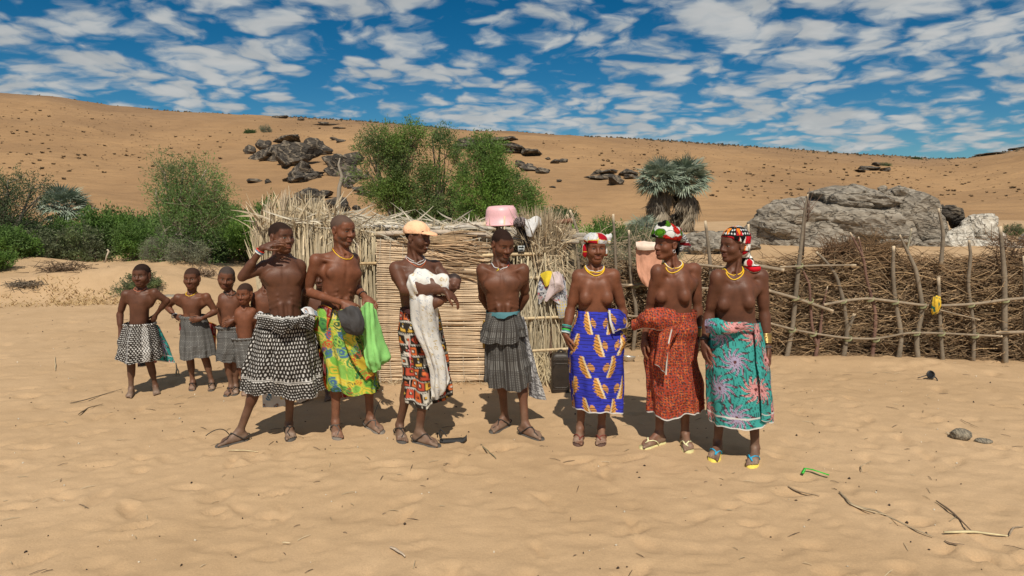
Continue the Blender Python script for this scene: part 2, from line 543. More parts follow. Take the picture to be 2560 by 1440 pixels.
def rock(size, seed, level=4, facets=13, rough=.10, bite=.28, strata=.0):
    """a boulder: a ball cut by random planes, then weathered"""
    rng = np.random.RandomState(seed)
    v, f = ICO[level]; v = v.copy()
    for _ in range(facets):
        n = nrm(rng.normal(size=3)); d = 1 - rng.uniform(.08, bite * 1.6)
        s = v @ n - d; m = s > 0
        v[m] -= np.outer(s[m] * .93, n)
    q = v * 1.7 + seed
    r = rough * fbm(q[:, 0], q[:, 1], q[:, 2], 5, seed, .55)
    cr = 1 - np.abs(vnoise(q[:, 0] * 1.4, q[:, 1] * 1.4, q[:, 2] * 1.4, seed + 3))
    r = r - rough * .9 * np.clip(cr - .86, 0, 1) / .14
    if strata:
        w = v[:, 2] * 7 + v[:, 0] * 2.2 + 1.5 * vnoise(q[:, 0], q[:, 1], q[:, 2], seed + 8)
        r = r + strata * (np.abs(np.mod(w, 1) - .5) - .25)
    v = v * (1 + r)[:, None]
    return v * np.asarray(size), f


def boulder(parent, c, size, seed, mat, level=4, rz=0.0, name='boulder', **kw):
    v, f = rock(size, seed, level, **kw)
    ca, sa = math.cos(rz), math.sin(rz)
    v = v @ np.array([[ca, sa, 0], [-sa, ca, 0], [0, 0, 1]])
    me = mesh(name, v, None, f, None, M[mat], smooth=False)
    return obj(name, me, parent, c)


def outcrop(label, spots, mat='dark_rock', seed=0, name='rock_outcrop', level=4):
    """spots: (photo x, photo y of its middle, half width px, half height px)"""
    c0 = on_dune(spots[0][0], spots[0][1] + spots[0][3])
    root = thing(name, label, 'rock', c0)
    for k, (x, y, hw, hh) in enumerate(spots):
        q = on_dune(x, y + hh * .8); sc = q[1] / FPX; p = P(x, y + hh * .3, q[1] + hw * sc * .25)
        boulder(root, p - c0, (hw * sc * 1.55, hw * sc * 1.1, hh * sc * 1.30), seed + k * 3, mat, level if hw > 30 else 3, rz=.6 * k, rough=.20, bite=.46, facets=20)
    return root


outcrop('large jagged dark rock outcrop with pale veins on the dune, below two shrubs', [(690, 372, 46, 34), (745, 378, 40, 40), (785, 365, 42, 26), (720, 345, 40, 16), (655, 362, 20, 20), (626, 374, 13, 14), (760, 415, 34, 26), (815, 375, 18, 14), (715, 400, 26, 22), (668, 388, 22, 18), (742, 440, 24, 16), (775, 432, 26, 16)], seed=10)
outcrop('dark rounded rock mass on the dune against the left edge of the big tree', [(858, 412, 40, 34), (838, 395, 26, 20), (880, 395, 30, 22), (870, 440, 34, 24), (895, 430, 24, 20)], seed=50)
outcrop('low dark rock outcrop just above the straw roof', [(745, 495, 32, 24), (790, 505, 38, 26), (840, 510, 32, 24), (865, 512, 20, 20), (765, 480, 30, 16), (725, 500, 16, 18), (810, 485, 24, 14), (895, 520, 14, 8)], seed=80)
outcrop('broken dark boulders between the two outcrops left of the big tree', [(735, 448, 20, 12), (768, 440, 30, 14), (790, 430, 22, 14), (725, 445, 10, 14)], seed=100)
outcrop('small dark jagged rock standing alone on the smooth dune at left', [(634, 450, 15, 9)], seed=110)
outcrop('smaller dark rock right of the lone jagged one on the smooth dune', [(670, 452, 10, 8)], seed=113)
outcrop('dark rock lump above the low outcrop, left of the dead trunk', [(722, 446, 14, 11)], seed=116)
outcrop('long dark slab of rock on the skyline behind the big tree', [(1215, 358, 66, 18), (1270, 368, 56, 16), (1320, 378, 40, 12), (1175, 355, 34, 12), (1240, 348, 40, 9)], seed=120)
outcrop('dark rock ledge below the skyline slab, right of the big tree', [(1322, 416, 34, 14), (1350, 422, 22, 14), (1300, 408, 20, 10), (1290, 440, 12, 8)], seed=130)
outcrop('small dark stone farthest right of the big tree on bare sand', [(1397, 450, 10, 7)], seed=137)
outcrop('flat small dark stone on bare sand, right of the big tree', [(1381, 466, 9, 4)], seed=138)
outcrop('sloping dark rock slab on the dune left of the palm crown', [(1510, 440, 30, 12), (1540, 450, 26, 14), (1562, 432, 30, 9), (1525, 428, 30, 7), (1575, 440, 20, 10), (1490, 430, 14, 8)], seed=140)
outcrop('low broken rocks under the crest, right of the skyline slab', [(1390, 404, 18, 6), (1408, 402, 14, 6), (1370, 396, 10, 4)], seed=150)
outcrop('dark rocks capping the crest above the large outcrop', [(705, 292, 22, 5), (752, 297, 14, 5), (690, 290, 10, 4)], seed=160)
outcrop('low scree of rocks right below the crest, above the big tree', [(825, 310, 30, 5), (850, 318, 18, 5), (806, 306, 16, 4)], seed=170)
outcrop('small rocks on the dune between the large outcrop and the tree top', [(833, 345, 8, 8), (850, 352, 14, 6)], seed=180)
outcrop('dark rock pieces on bare sand at the foot of the big tree', [(925, 480, 30, 14), (900, 470, 16, 10), (875, 465, 12, 8), (940, 470, 18, 10), (905, 440, 16, 10)], seed=190)
outcrop('distant dark rocks with scrub on the dune above the grey boulder', [(2178, 418, 36, 9), (2150, 424, 20, 6), (2215, 422, 24, 8), (2190, 410, 16, 6)], seed=200)
outcrop('dark rocks along the skyline at the far right', [(2490, 383, 40, 4), (2545, 370, 26, 5), (2445, 388, 20, 4)], seed=210)

# the big grey boulder behind the fence, about 22 m away
YB = 23.0


def big_rock(label, spots, mat, Yc, seed, name='boulder_outcrop', level=6, cat='rock', **kw):
    x0, y0 = spots[0][0], spots[0][1] + spots[0][3]
    base = P(x0, y0, Yc)
    root = thing(name, label, cat, base)
    for k, (x, y, hw, hh, dy) in enumerate(spots):
        p = P(x, y, Yc + dy); sc = (Yc + dy) / FPX
        lv = level if hw > 90 else (5 if hw > 45 else 4)
        boulder(root, p - base, (hw * sc * 1.06, hw * sc * .8 if hw < 150 else hw * sc * .55, hh * sc * 1.08), seed + 7 * k, mat, lv, rz=0.15 * (k % 3 - 1), rough=.10, bite=.30, strata=.03, facets=18, **kw)
    return root


big_rock('huge rounded grey boulder behind the brushwood fence', [(2090, 570, 215, 100, .6), (1930, 590, 80, 84, .2), (1985, 560, 100, 78, .3), (2190, 600, 150, 110, .4), (2240, 560, 110, 82, .9), (2300, 590, 60, 70, .6), (2020, 610, 110, 60, -.2), (2130, 502, 140, 48, .9), (2205, 474, 14, 10, .6), (2250, 480, 20, 17, .6), (2222, 488, 24, 14, .7), (2275, 500, 40, 22, .8), (2330, 625, 60, 36, -.1)], 'grey_rock', YB, 300)
big_rock('white boulder pile at the right end of the huge grey boulder', [(2438, 572, 56, 58, .4), (2482, 598, 42, 44, .2), (2408, 600, 40, 42, .0), (2440, 622, 60, 30, -.3), (2390, 620, 46, 36, -.3), (2474, 625, 38, 26, -.4)], 'white_rock', YB, 400)
big_rock('dark angular rock wedged between the grey boulder and the white boulders', [(2372, 532, 30, 24, .9), (2395, 545, 22, 30, .9), (2350, 530, 16, 20, 1.0)], 'dark_rock', YB, 450)
big_rock('low pale grey rock slab behind the headscarves, left of the huge boulder', [(1800, 612, 90, 40, 0), (1760, 622, 60, 38, -.2), (1850, 610, 60, 45, .2), (1735, 605, 40, 26, .3)], 'grey_rock', YB - 1, 500)
big_rock('low outcrop of grey rock at the right edge behind the fence', [(2530, 630, 50, 30, .0), (2590, 620, 60, 40, .0), (2500, 645, 26, 14, -.3)], 'grey_rock', YB - 1, 540)
# grey flat bedrock in the sand behind the standing children
big_rock('flat pale bedrock breaking through the sand behind the left group', [(440, 738, 90, 6, 0), (560, 745, 70, 5, .2), (300, 742, 80, 5, .2), (640, 742, 50, 5, .4), (220, 746, 50, 4, .3)], 'grey_rock', 13.0, 560, name='bedrock')
# ------------------------------------------------------------------ plants
def perp(d):
    r = np.random.RandomState(1).normal(size=d.shape)
    a = np.cross(d, r); a /= np.linalg.norm(a, axis=1)[:, None] + 1e-9
    return a


def leaf_quads(p, d, l, w, rng):
    """small pointed leaves at p along d"""
    n = len(p)
    side = np.cross(d, rng.normal(size=(n, 3))); side /= np.linalg.norm(side, axis=1)[:, None] + 1e-9
    l = np.broadcast_to(l, (n,))[:, None]; w = np.broadcast_to(w, (n,))[:, None]
    v = np.stack([p, p + d * l * .45 + side * w * .5, p + d * l, p + d * l * .5 - side * w * .5], 1)
    return v.reshape(-1, 3), np.arange(4 * n).reshape(-1, 4)


def sprays(rng, centres, dirs, per, length, leaf, lw, cols, droop=.15, spread=.5):
    """leafy sprigs: stem points with leaves set along them; returns leaf mesh arrays"""
    n = len(centres)
    t = rng.uniform(0, 1, (n, per))
    L = length * rng.uniform(.6, 1.3, (n, 1))
    P_ = centres[:, None] + dirs[:, None] * (t * L)[:, :, None] + np.array([0, 0, -1.0]) * (droop * (t * L) ** 2 / length)[:, :, None]
    P_ = P_ + rng.normal(size=P_.shape) * leaf * .55
    D = dirs[:, None] * .7 + rng.normal(size=P_.shape) * spread
    D /= np.linalg.norm(D, axis=2)[:, :, None]
    p, d = P_.reshape(-1, 3), D.reshape(-1, 3)
    v, q = leaf_quads(p, d, leaf * rng.uniform(.6, 1.4, len(p)), leaf * lw * rng.uniform(.7, 1.3, len(p)), rng)
    c = np.repeat(cols, per, 0) * rng.uniform(.75, 1.25, (len(p), 1))
    return v, q, np.repeat(c, 4, 0)


GREEN1, GREEN2, GREEN3 = np.array((0.116, 0.194, 0.043)), np.array((0.085, 0.136, 0.046)), np.array((0.163, 0.186, 0.096))


def in_blobs(rng, blobs, n, gap=.0, seed=0, shell=.45):
    """points through a crown made of overlapping masses, thinned by noise so that gaps stay open"""
    vol = np.array([b[3] * b[4] * b[5] for b in blobs]) ** .8
    k = rng.choice(len(blobs), n, p=vol / vol.sum())
    B = np.array(blobs, float)[k]
    d = rng.normal(size=(n, 3)); d /= np.linalg.norm(d, axis=1)[:, None]
    r = rng.uniform(0, 1, n) ** shell
    p = B[:, :3] + d * r[:, None] * B[:, 3:6] * rng.uniform(.85, 1.15, (n, 1))
    keep = vnoise(p[:, 0] * 1.5 / gap_scale(blobs), p[:, 1] * 1.5 / gap_scale(blobs), p[:, 2] * 1.5 / gap_scale(blobs), seed) > gap
    return p[keep], d[keep], k[keep]


def gap_scale(blobs):
    return float(np.mean([b[3] for b in blobs]))


def tree(name, label, base, blobs, n, Yb=None, leaf=.07, lw=.35, per=16, cols=(GREEN1, GREEN2), gap=-.25, seed=0, trunk=.12, limbs=3, twigs=60, cat='tree', length=.4, upward=.35, bark=(.16, .13, .10), group=None, loose=.0, dead=0):
    rng = np.random.RandomState(seed)
    base = np.asarray(base, float)
    B = [tuple(np.array(b[:3]) - base) + tuple(b[3:]) for b in blobs]
    p, d, k = in_blobs(rng, B, n, gap, seed)
    dd = d + np.array([0, 0, upward]) + rng.normal(size=d.shape) * .45; dd /= np.linalg.norm(dd, axis=1)[:, None]
    mixv = np.clip(.5 + .8 * vnoise(p[:, 0] * .9, p[:, 1] * .9, p[:, 2] * .9, seed + 4) + rng.normal(size=len(p)) * .2, 0, 1)[:, None]
    c = cols[0] * mixv + cols[1] * (1 - mixv)
    v, q, cc = sprays(rng, p, dd, per, length, leaf, lw, c)
    root = thing(name, label, cat, base, group)
    obj('crown', mesh('crown', v, q, None, cc, M['leaf'], smooth=False), root, kind='stuff')
    m = MB()
    cen = np.array([b[:3] for b in B])
    for i, ce in enumerate(cen):
        lo = np.array([0, 0, 0.0]) + rng.normal(size=3) * [.12, .12, 0] * trunk * 4
        mid = np.array([ce[0] * .35, ce[1] * .35, ce[2] * .55]) + rng.normal(size=3) * .12
        pts = arc3(lo, mid, ce, 9); m.tube(pts, np.linspace(trunk * (.9 if i < limbs else .45), trunk * .18, 9), 6, bark)
    for j in rng.choice(len(p), min(twigs, len(p)), replace=False):
        ce = cen[k[j]]; st = ce * rng.uniform(.55, 1.0)
        e = p[j] + d[j] * loose * rng.uniform(0, 1)
        m.tube(arc3(st, (st + e) / 2 + rng.normal(size=3) * .08, e, 6), np.linspace(trunk * .16, trunk * .05, 6), 4, bark, cap=False)
    obj('trunk', m.build('trunk', M['wood']), root)
    if dead:
        m = MB()
        lowB = sorted(B, key=lambda b: b[2])[:3]
        for _ in range(dead):
            b = lowB[rng.randint(len(lowB))]
            s0 = np.array(b[:3]) + rng.normal(size=3) * np.array(b[3:6]) * .35
            e = s0 + np.array([rng.normal() * .5, rng.normal() * .5, rng.uniform(-.5, .2)]) * b[3]
            m.tube(arc3(s0, (s0 + e) / 2 + rng.normal(size=3) * .1, e, 5), [.012, .010, .008, .006, .004], 3, np.array((.30, .27, .23)) * rng.uniform(.7, 1.2), cap=False)
        obj('dead_twigs', m.build('dead_twigs', M['twig']), root, kind='stuff')
    return root


def blobs_px(lst, Y, dscale=.8):
    """(photo x, y, half width, half height[, metres deeper]) -> masses in metres"""
    out = []
    for b in lst:
        dy = b[4] if len(b) > 4 else 0.0
        c = P(b[0], b[1], Y + dy); s = (Y + dy) / FPX
        out.append((*c, b[2] * s, max(b[2], b[3]) * s * dscale, b[3] * s))
    return out


def ground_at(x, Y):
    c = P(x, 700, Y)
    return np.array([c[0], Y, gz(c[0], Y) - .03])


# -- feathery tall tree on the left
tree('thorn_tree', 'tall feathery green tree standing alone against the dune at left', ground_at(457, 16.0),
     blobs_px([(440, 445, 26, 34), (490, 452, 40, 34), (412, 430, 18, 26), (425, 490, 36, 30), (535, 490, 26, 44), (480, 500, 58, 40), (390, 470, 20, 14), (515, 545, 50, 34), (445, 548, 36, 28), (462, 590, 44, 32), (425, 640, 40, 22), (492, 630, 46, 34), (545, 545, 24, 22), (460, 412, 14, 16), (515, 425, 16, 18)], 16.0),
     1900, leaf=.066, lw=.24, per=17, cols=(np.array((.165, .280, .085)), np.array((.150, .205, .085))), gap=-.20, seed=3, trunk=.085, limbs=2, twigs=260, loose=.35, bark=(.30, .25, .19), length=.42, dead=150)
# -- tree cut by the left edge
tree('thorn_tree', 'dark feathery tree cut off by the left edge of the picture', ground_at(10, 18.0),
     blobs_px([(25, 480, 60, 34), (-40, 500, 70, 50), (80, 470, 46, 20), (30, 540, 66, 46), (100, 490, 22, 12), (-30, 590, 80, 60), (50, 600, 60, 46), (20, 450, 34, 18), (-120, 560, 90, 80)], 18.0),
     1900, leaf=.075, lw=.26, per=16, cols=(np.array((0.109, 0.163, 0.070)), np.array((0.093, 0.112, 0.065))), gap=-.22, seed=5, trunk=.10, limbs=3, twigs=200, loose=.4, bark=(.20, .17, .14), dead=120)
# -- the big trees behind the hut
tree('acacia_tree', 'big green tree behind the hut, its left and tallest crown', ground_at(1000, 29.0),
     blobs_px([(985, 352, 66, 32), (930, 385, 44, 42), (1000, 395, 56, 44), (950, 440, 58, 46), (1020, 455, 56, 46), (980, 500, 60, 40), (1040, 520, 56, 36), (915, 425, 32, 36), (1010, 560, 70, 30), (1030, 335, 26, 20)], 29.0),
     3900, leaf=.10, lw=.34, per=15, cols=(np.array((0.178, 0.277, 0.064)), np.array((0.134, 0.182, 0.074))), gap=-.16, seed=7, trunk=.16, limbs=4, twigs=160, loose=.5, length=.55)
tree('acacia_tree', 'big green tree behind the hut, its narrow middle crown', ground_at(1105, 30.0),
     blobs_px([(1098, 372, 44, 40), (1112, 420, 40, 50), (1090, 470, 50, 46), (1130, 520, 56, 40), (1080, 340, 26, 18), (1100, 560, 70, 30)], 30.0),
     2400, leaf=.10, lw=.34, per=15, cols=(np.array((0.169, 0.272, 0.060)), np.array((0.119, 0.174, 0.070))), gap=-.16, seed=9, trunk=.14, limbs=3, twigs=110, loose=.4, length=.55)
tree('acacia_tree', 'big green tree behind the hut, its right crown beside bare sand', ground_at(1230, 28.0),
     blobs_px([(1210, 395, 42, 42), (1245, 415, 36, 40), (1200, 455, 54, 48), (1265, 465, 44, 44), (1300, 500, 44, 40), (1215, 515, 66, 42), (1290, 550, 60, 30), (1170, 545, 60, 34), (1325, 525, 24, 30), (1210, 365, 30, 18)], 28.0),
     3900, leaf=.10, lw=.34, per=15, cols=(np.array((0.185, 0.315, 0.060)), np.array((0.130, 0.206, 0.064))), gap=-.18, seed=11, trunk=.15, limbs=4, twigs=150, loose=.5, length=.55)
# -- dead trunk leaning before the rocks
m = MB(); b0 = P(851, 545, 31); pts = [P(x, y, 31) for x, y in ((851, 545), (846, 505), (848, 470), (855, 440), (846, 412), (850, 395))]
m.tube(np.array(pts) - b0, [.10, .10, .09, .075, .05, .02], 7, (.30, .26, .21))
m.tube(np.array([P(848, 470, 31), P(862, 452, 31.2), P(868, 440, 31.3)]) - b0, [.05, .035, .015], 5, (.28, .24, .20))
thing('dead_tree', 'bare pale dead trunk standing before the dark rocks left of the big tree', 'tree', b0, me=m.build('dead_tree', M['wood']))


# -- shrubs: a few shapes, set many times
def shrub_mesh(seed, n, leaf, cols, per=14, lw=.42, gap=-.3, flat=.85):
    rng = np.random.RandomState(seed)
    bl = [(0, 0, .62, .62, .62, .55)]
    for k in range(9):
        a = k * 2.4 + rng.uniform(-.4, .4); r = rng.uniform(.3, .62)
        bl.append((r * math.cos(a), r * math.sin(a), rng.uniform(.25, .95) * flat, rng.uniform(.28, .48), rng.uniform(.28, .48), rng.uniform(.25, .42)))
    p, d, k = in_blobs(rng, bl, n, gap, seed)
    p = p[p[:, 2] > .0]; d = d[:len(p)]
    d = p - [0, 0, .3]; d /= np.linalg.norm(d, axis=1)[:, None] + 1e-6
    dd = d + [0, 0, .5] + rng.normal(size=d.shape) * .5; dd /= np.linalg.norm(dd, axis=1)[:, None]
    mv = np.clip(.5 + .9 * vnoise(p[:, 0] * 2.2, p[:, 1] * 2.2, p[:, 2] * 2.2, seed) + rng.normal(size=len(p)) * .2, 0, 1)[:, None]
    v, q, cc = sprays(rng, p, dd, per, .16, leaf, lw, np.array(cols[0]) * mv + np.array(cols[1]) * (1 - mv))
    fo = mesh('foliage', v, q, None, cc, M['leaf'], smooth=False)
    m = MB()
    for j in range(46):
        e = p[rng.randint(len(p))]
        m.tube(arc3(np.array([rng.normal() * .07, rng.normal() * .07, 0]), np.array([e[0] * .5, e[1] * .5, e[2] * .35]), e, 6), np.linspace(.018, .005, 6), 4, np.array((.17, .14, .11)) * rng.uniform(.7, 1.5), cap=False)
    return fo, m.build('stems', M['wood'])


SH = {'green': shrub_mesh(21, 900, .085, ((0.142, 0.252, 0.052), (0.105, 0.172, 0.052))), 'olive': shrub_mesh(22, 800, .080, ((0.181, 0.231, 0.096), (0.142, 0.161, 0.091))),
      'dark': shrub_mesh(23, 900, .080, ((0.091, 0.151, 0.052), (0.065, 0.101, 0.044))), 'bright': shrub_mesh(24, 900, .085, ((0.231, 0.384, 0.065), (0.151, 0.263, 0.056))),
      'grey': shrub_mesh(25, 650, .080, ((0.272, 0.293, 0.191), (0.212, 0.212, 0.151)), lw=.28)}


def shrub(label, x, y, hw, hh, Y, kind, seed=0, group=None, name='shrub'):
    """x, y: photo pixel of the bush's middle; hw, hh: half size in pixels"""
    s = Y / FPX; c = P(x, y, Y)
    z = c[2] - hh * s
    g = gz(c[0], Y)
    o = thing(name, label, 'shrub', (c[0], Y, max(z, g - .05) if Y < 40 else z), group)
    o.rotation_euler = (0, 0, seed * 1.7)
    o.scale = (hw * s * 1.35, hw * s * 1.1, hh * s * 1.80)
    fo, st = SH[kind]
    obj('foliage', fo, o, kind='stuff'); obj('stems', st, o)
    return o


thicket = "shrubs of the thicket at left"
for k, (x, y, hw, hh, Y, kd, lb) in enumerate([
        (-40, 640, 90, 60, 19, 'green', 'broad green shrub under the tree cut by the left edge'), (50, 628, 76, 52, 20, 'dark', 'dark shrub below the left edge tree, beside the small palm'), (150, 645, 70, 44, 19.5, 'green', 'green shrub directly below the small palm'), (232, 615, 64, 36, 21, 'olive', 'olive shrub right below the small palm'),
        (282, 575, 44, 30, 23, 'bright', 'bright green bush top below the dune, right of the small palm'), (335, 590, 66, 46, 21.5, 'olive', 'olive shrub between the bright bush top and the feathery tree'), (395, 585, 56, 44, 22, 'green', 'green shrub behind the feathery tree, on its left'), (290, 630, 80, 55, 19, 'green', 'green shrub behind the pale broken stick'),
        (215, 655, 66, 44, 18, 'olive', 'olive shrub in front row of the thicket, below the small palm'), (110, 668, 70, 40, 17.6, 'olive', 'olive front shrub just above the brown brush heap'), (20, 690, 70, 40, 16.6, 'green', 'leafy green bush at the left edge by the sandy bank'), (360, 650, 66, 44, 18, 'green', 'green front shrub left of the feathery tree foot'),
        (590, 565, 62, 40, 21, 'dark', 'dark green rounded bush right of the tall feathery tree'), (560, 625, 60, 55, 18.5, 'green', 'green shrub right behind the feathery tree foot'), (625, 630, 60, 56, 18, 'bright', 'light green bush beside the straw wall'), (680, 620, 60, 70, 19, 'green', 'green shrub hiding behind the straw wall end'),
        (430, 655, 60, 45, 17.6, 'olive', 'olive shrub touching the feathery trunk on its left'), (520, 660, 56, 42, 17.5, 'dark', 'dark front shrub right of the feathery trunk'), (470, 665, 54, 30, 15.6, 'grey', 'grey green twiggy shrub at the foot of the tall feathery tree'), (405, 668, 44, 34, 16.2, 'grey', 'pale loose shrub left of the feathery tree foot'),
        (170, 612, 60, 24, 22, 'green', 'green shrub at the back, framing the small palm trunk'), (450, 610, 60, 50, 20, 'olive', 'olive shrub in the middle of the thicket behind the feathery trunk'), (-20, 715, 50, 30, 14.5, 'green', 'low green bush at the very left edge')]):
    shrub(lb, x, y, hw, hh, Y, kd, k, thicket)
shrub('small rounded green shrub behind the leftmost person', 352, 708, 58, 26, 12.9, 'olive', 3)
for k, (x, y, hw, hh, Y, kd, lb) in enumerate([(1395, 555, 50, 34, 22, 'dark', 'dark bush right of the straw sheaf'), (1440, 610, 60, 40, 17, 'bright', 'light green bush behind the two leaning fence posts'), (1520, 600, 56, 44, 18, 'green', 'green bush behind the red white headscarf'),
                                               (1590, 615, 50, 44, 17, 'olive', 'olive green bush below the young palm'), (1660, 610, 50, 40, 19, 'grey', 'grey green bush at the foot of the tall palms'), (1480, 640, 90, 30, 14, 'grey', 'dry greyish brush behind the fence left of the blue wrap'),
                                               (2535, 575, 26, 14, 26, 'olive', 'small green shrub right of the white boulders'), (622, 333, 13, 9, 112, 'dark', 'dark round shrub above the large outcrop'), (664, 327, 16, 12, 114, 'grey', 'twiggy brown shrub above the large outcrop'),
                                               (2290, 398, 14, 5, 146, 'dark', 'dark shrub on the far right crest'), (2206, 412, 20, 5, 118, 'olive', 'low green shrub among the distant rocks'), (1655, 470, 9, 6, 84, 'grey', 'small shrub at the tip of the sloping rock slab')]):
    shrub(lb, x, y, hw, hh, Y, kd, k + 30)


# -- dry scrub dotted over the dune
def tuft_mesh(seed, n=36):
    rng = np.random.RandomState(seed); m = MB()
    for _ in range(n):
        a = rng.uniform(0, 6.28); e = np.array([math.cos(a), math.sin(a), 0]) * rng.uniform(.2, 1.0) + [0, 0, rng.uniform(.15, .8)]
        s0 = e * rng.uniform(0, .4); w = np.cross(e, rng.normal(size=3)); w = w / np.linalg.norm(w) * rng.uniform(.10, .22)
        m.add([s0, (s0 + e) / 2 + w, e, (s0 + e) / 2 - w], [(0, 1, 2, 3)], None, np.array((.125, .085, .050)) * rng.uniform(.6, 1.6))
    return m


rng = np.random.RandomState(77)
TU = [tuft_mesh(s_).build('tuft', M['leaf'], smooth=False) for s_ in (1, 2, 3)]
spots = []
while len(spots) < 2600:
    x = rng.uniform(-150, 2700)
    yr = np.interp(x, RIDGE[:, 0], RIDGE[:, 1]); t = rng.beta(1.1, 1.9)
    y = yr + 4 + t * np.interp(x, [0, 500, 900, 1500, 2000, 2600], [230, 150, 90, 110, 150, 130])
    if vnoise(x * .006, y * .02, 0, 5) < -.25 + rng.normal() * .25 or (t > .45 and 560 < x < 1500):
        continue
    p = on_dune(x, y)
    spots.append((rng.uniform(.12, .28) * (.6 + .7 * rng.rand() ** 3), *p))
spots.sort(key=lambda s_: -s_[0] / s_[2])
for k, (s_, x, y, z) in enumerate(spots[:300]):
    o = thing('dune_tuft', 'small dark dry tuft dotted on the dune slope', 'shrub', (x, y, z - .05), 'dry tufts scattered over the dune', TU[k % 3])
    o.scale = (s_, s_, s_ * 1.15); o.rotation_euler = (0, 0, k)
m = MB()
for (s_, x, y, z) in spots[300:]:
    for _ in range(5):
        a = rng.uniform(0, 6.28); e = np.array([math.cos(a), math.sin(a), 0]) * rng.uniform(.4, 1.0) + [0, 0, rng.uniform(.3, .8)]
        w = np.cross(e, rng.normal(size=3)); w = w / np.linalg.norm(w) * .30; o_ = np.array([x, y, z - .05])
        m.add(np.array([e * .1, e * .5 + w, e, e * .5 - w]) * s_ + o_, [(0, 1, 2, 3)], None, np.array((.130, .090, .054)) * rng.uniform(.6, 1.6))
# the crest is fringed with a belt of the same scrub
for _ in range(1500):
    x = rng.uniform(-300, 2800); a = (x - CX) / FPX; r = R1 * rng.uniform(.96, 1.01); o_ = np.array([a * r, r, float(dune_h(np.array([a]), np.array([r]))[0]) - .1])
    s_ = rng.uniform(.18, .6); e = np.array([rng.normal() * .6, 0, 1]); w = np.array([rng.uniform(.4, .8), 0, .1])
    m.add(np.array([e * 0 - w, e * .0 + w, e * .8 + w * .3, e * .7 - w * .4]) * s_ + o_, [(0, 1, 2, 3)], None, np.array((0.116, 0.096, 0.065)) * rng.uniform(.6, 1.5))
obj('far_scrub', m.build('far_scrub', M['leaf'], smooth=False), None, kind='stuff', label='fine dry scrub too small to count across the dune', category='scrub')


# -- fan palms
def fan_mesh(seed, colr, segs=17, droop=.25, fold=.35, dead=False):
    """one palm fan: a pleated half-disc of pointed segments on a stalk along +x"""
    rng = np.random.RandomState(seed); m = MB()
    st = .55 if not dead else .4
    m.tube(np.array([[0, 0, 0], [st * .5, 0, .02], [st, 0, 0]]), [.018, .013, .010], 4, np.array(colr) * .8)
    for k in range(segs):
        a = (k / (segs - 1) - .5) * (2.6 if not dead else 1.0); L = (.62 + .12 * math.cos(a)) * rng.uniform(.85, 1.1)
        d = np.array([math.cos(a), math.sin(a), 0]); w = np.array([-math.sin(a), math.cos(a), 0]) * .036
        p0 = np.array([st, 0, 0]); up_ = np.array([0, 0, .03 * fold])
        p1 = p0 + d * L * .55 + [0, 0, -droop * .12 + rng.normal() * .03]; p2 = p0 + d * L + [0, 0, -droop * .55 + rng.normal() * .06]
        c = np.array(colr) * rng.uniform(.75, 1.2)
        m.add([p0, p1 - w + up_ * .0, p1 + up_, p1 + w, p2], [(0, 1, 2, 2), (0, 2, 3, 3)][:0], [(0, 1, 2), (0, 2, 3), (1, 4, 2), (2, 4, 3)], c)
    return m.build('frond', M['palm'], smooth=False)


FR = [fan_mesh(1, (.270, .325, .245)), fan_mesh(2, (.225, .280, .205), droop=.4), fan_mesh(3, (.310, .360, .285), droop=.15)]
DF = [fan_mesh(4, (.310, .260, .190), 11, .8, dead=True), fan_mesh(5, (.120, .100, .075), 11, .9, dead=True)]


def palm(label, base, top, r, n, ndead, seed, trunk=.16):
    rng = np.random.RandomState(seed); base = np.asarray(base, float); top = np.asarray(top, float)
    root = thing('fan_palm', label, 'palm tree', base)
    m = MB(); t_ = np.linspace(0, 1, 12)[:, None]
    pts = (top - base) * t_ + np.array([[.04 * math.sin(3 * q), 0, 0] for q in t_[:, 0]])
    m.tube(pts, np.linspace(trunk * 1.15, trunk * .8, 12) * (1 + .1 * (np.arange(12) % 2)), 10, (.11, .095, .08))
    obj('trunk', m.build('trunk', M['wood']), root)
    for k in range(n + ndead):
        dead = k >= n
        az = k * 2.399 + rng.uniform(-.2, .2)
        el = rng.uniform(-1.40, -.70) if dead else math.asin(np.clip(1 - 1.45 * (k + .5) / n, -1, 1)) + rng.normal() * .08
        d = Vector((math.cos(az) * math.cos(el), math.sin(az) * math.cos(el), math.sin(el)))
        o = obj('dead_frond' if dead else 'frond', (DF[0 if rng.rand() < .6 else 1] if dead else FR[k % 3]), root)
        zx = Vector((0, 0, 1)) if abs(d.z) < .95 else Vector((1, 0, 0))
        y = zx.cross(d).normalized(); z = d.cross(y)
        mt = Matrix((d, y, z)).transposed().to_4x4()
        o.matrix_local = Matrix.Translation(Vector(top - base) + Vector((0, 0, -rng.uniform(.05, 1.15) * r if dead else 0))) @ mt @ Matrix.Rotation(rng.uniform(-.5, .5), 4, 'X') @ Matrix.Diagonal((r / 1.15 * rng.uniform(.85, 1.1) * (1.05 if dead else 1),) * 3 + (1,))
    return root


YP = 33.0
palm('tall grey green fan palm, left of the twin pair on the sand', P(1650, 600, YP), P(1648, 455, YP), 1.22, 64, 60, 5)
palm('tall grey green fan palm, right of the twin pair on the sand', P(1712, 600, YP + .5), P(1714, 452, YP + .5), 1.28, 66, 62, 6)
palm('low young fan palm beside the twin palms', P(1606, 610, 26), P(1606, 585, 26), .80, 34, 4, 8, .10)
palm('small blue green fan palm above the thicket at left', P(165, 610, 20.5), P(163, 522, 20.5), .80, 44, 14, 9, .12)

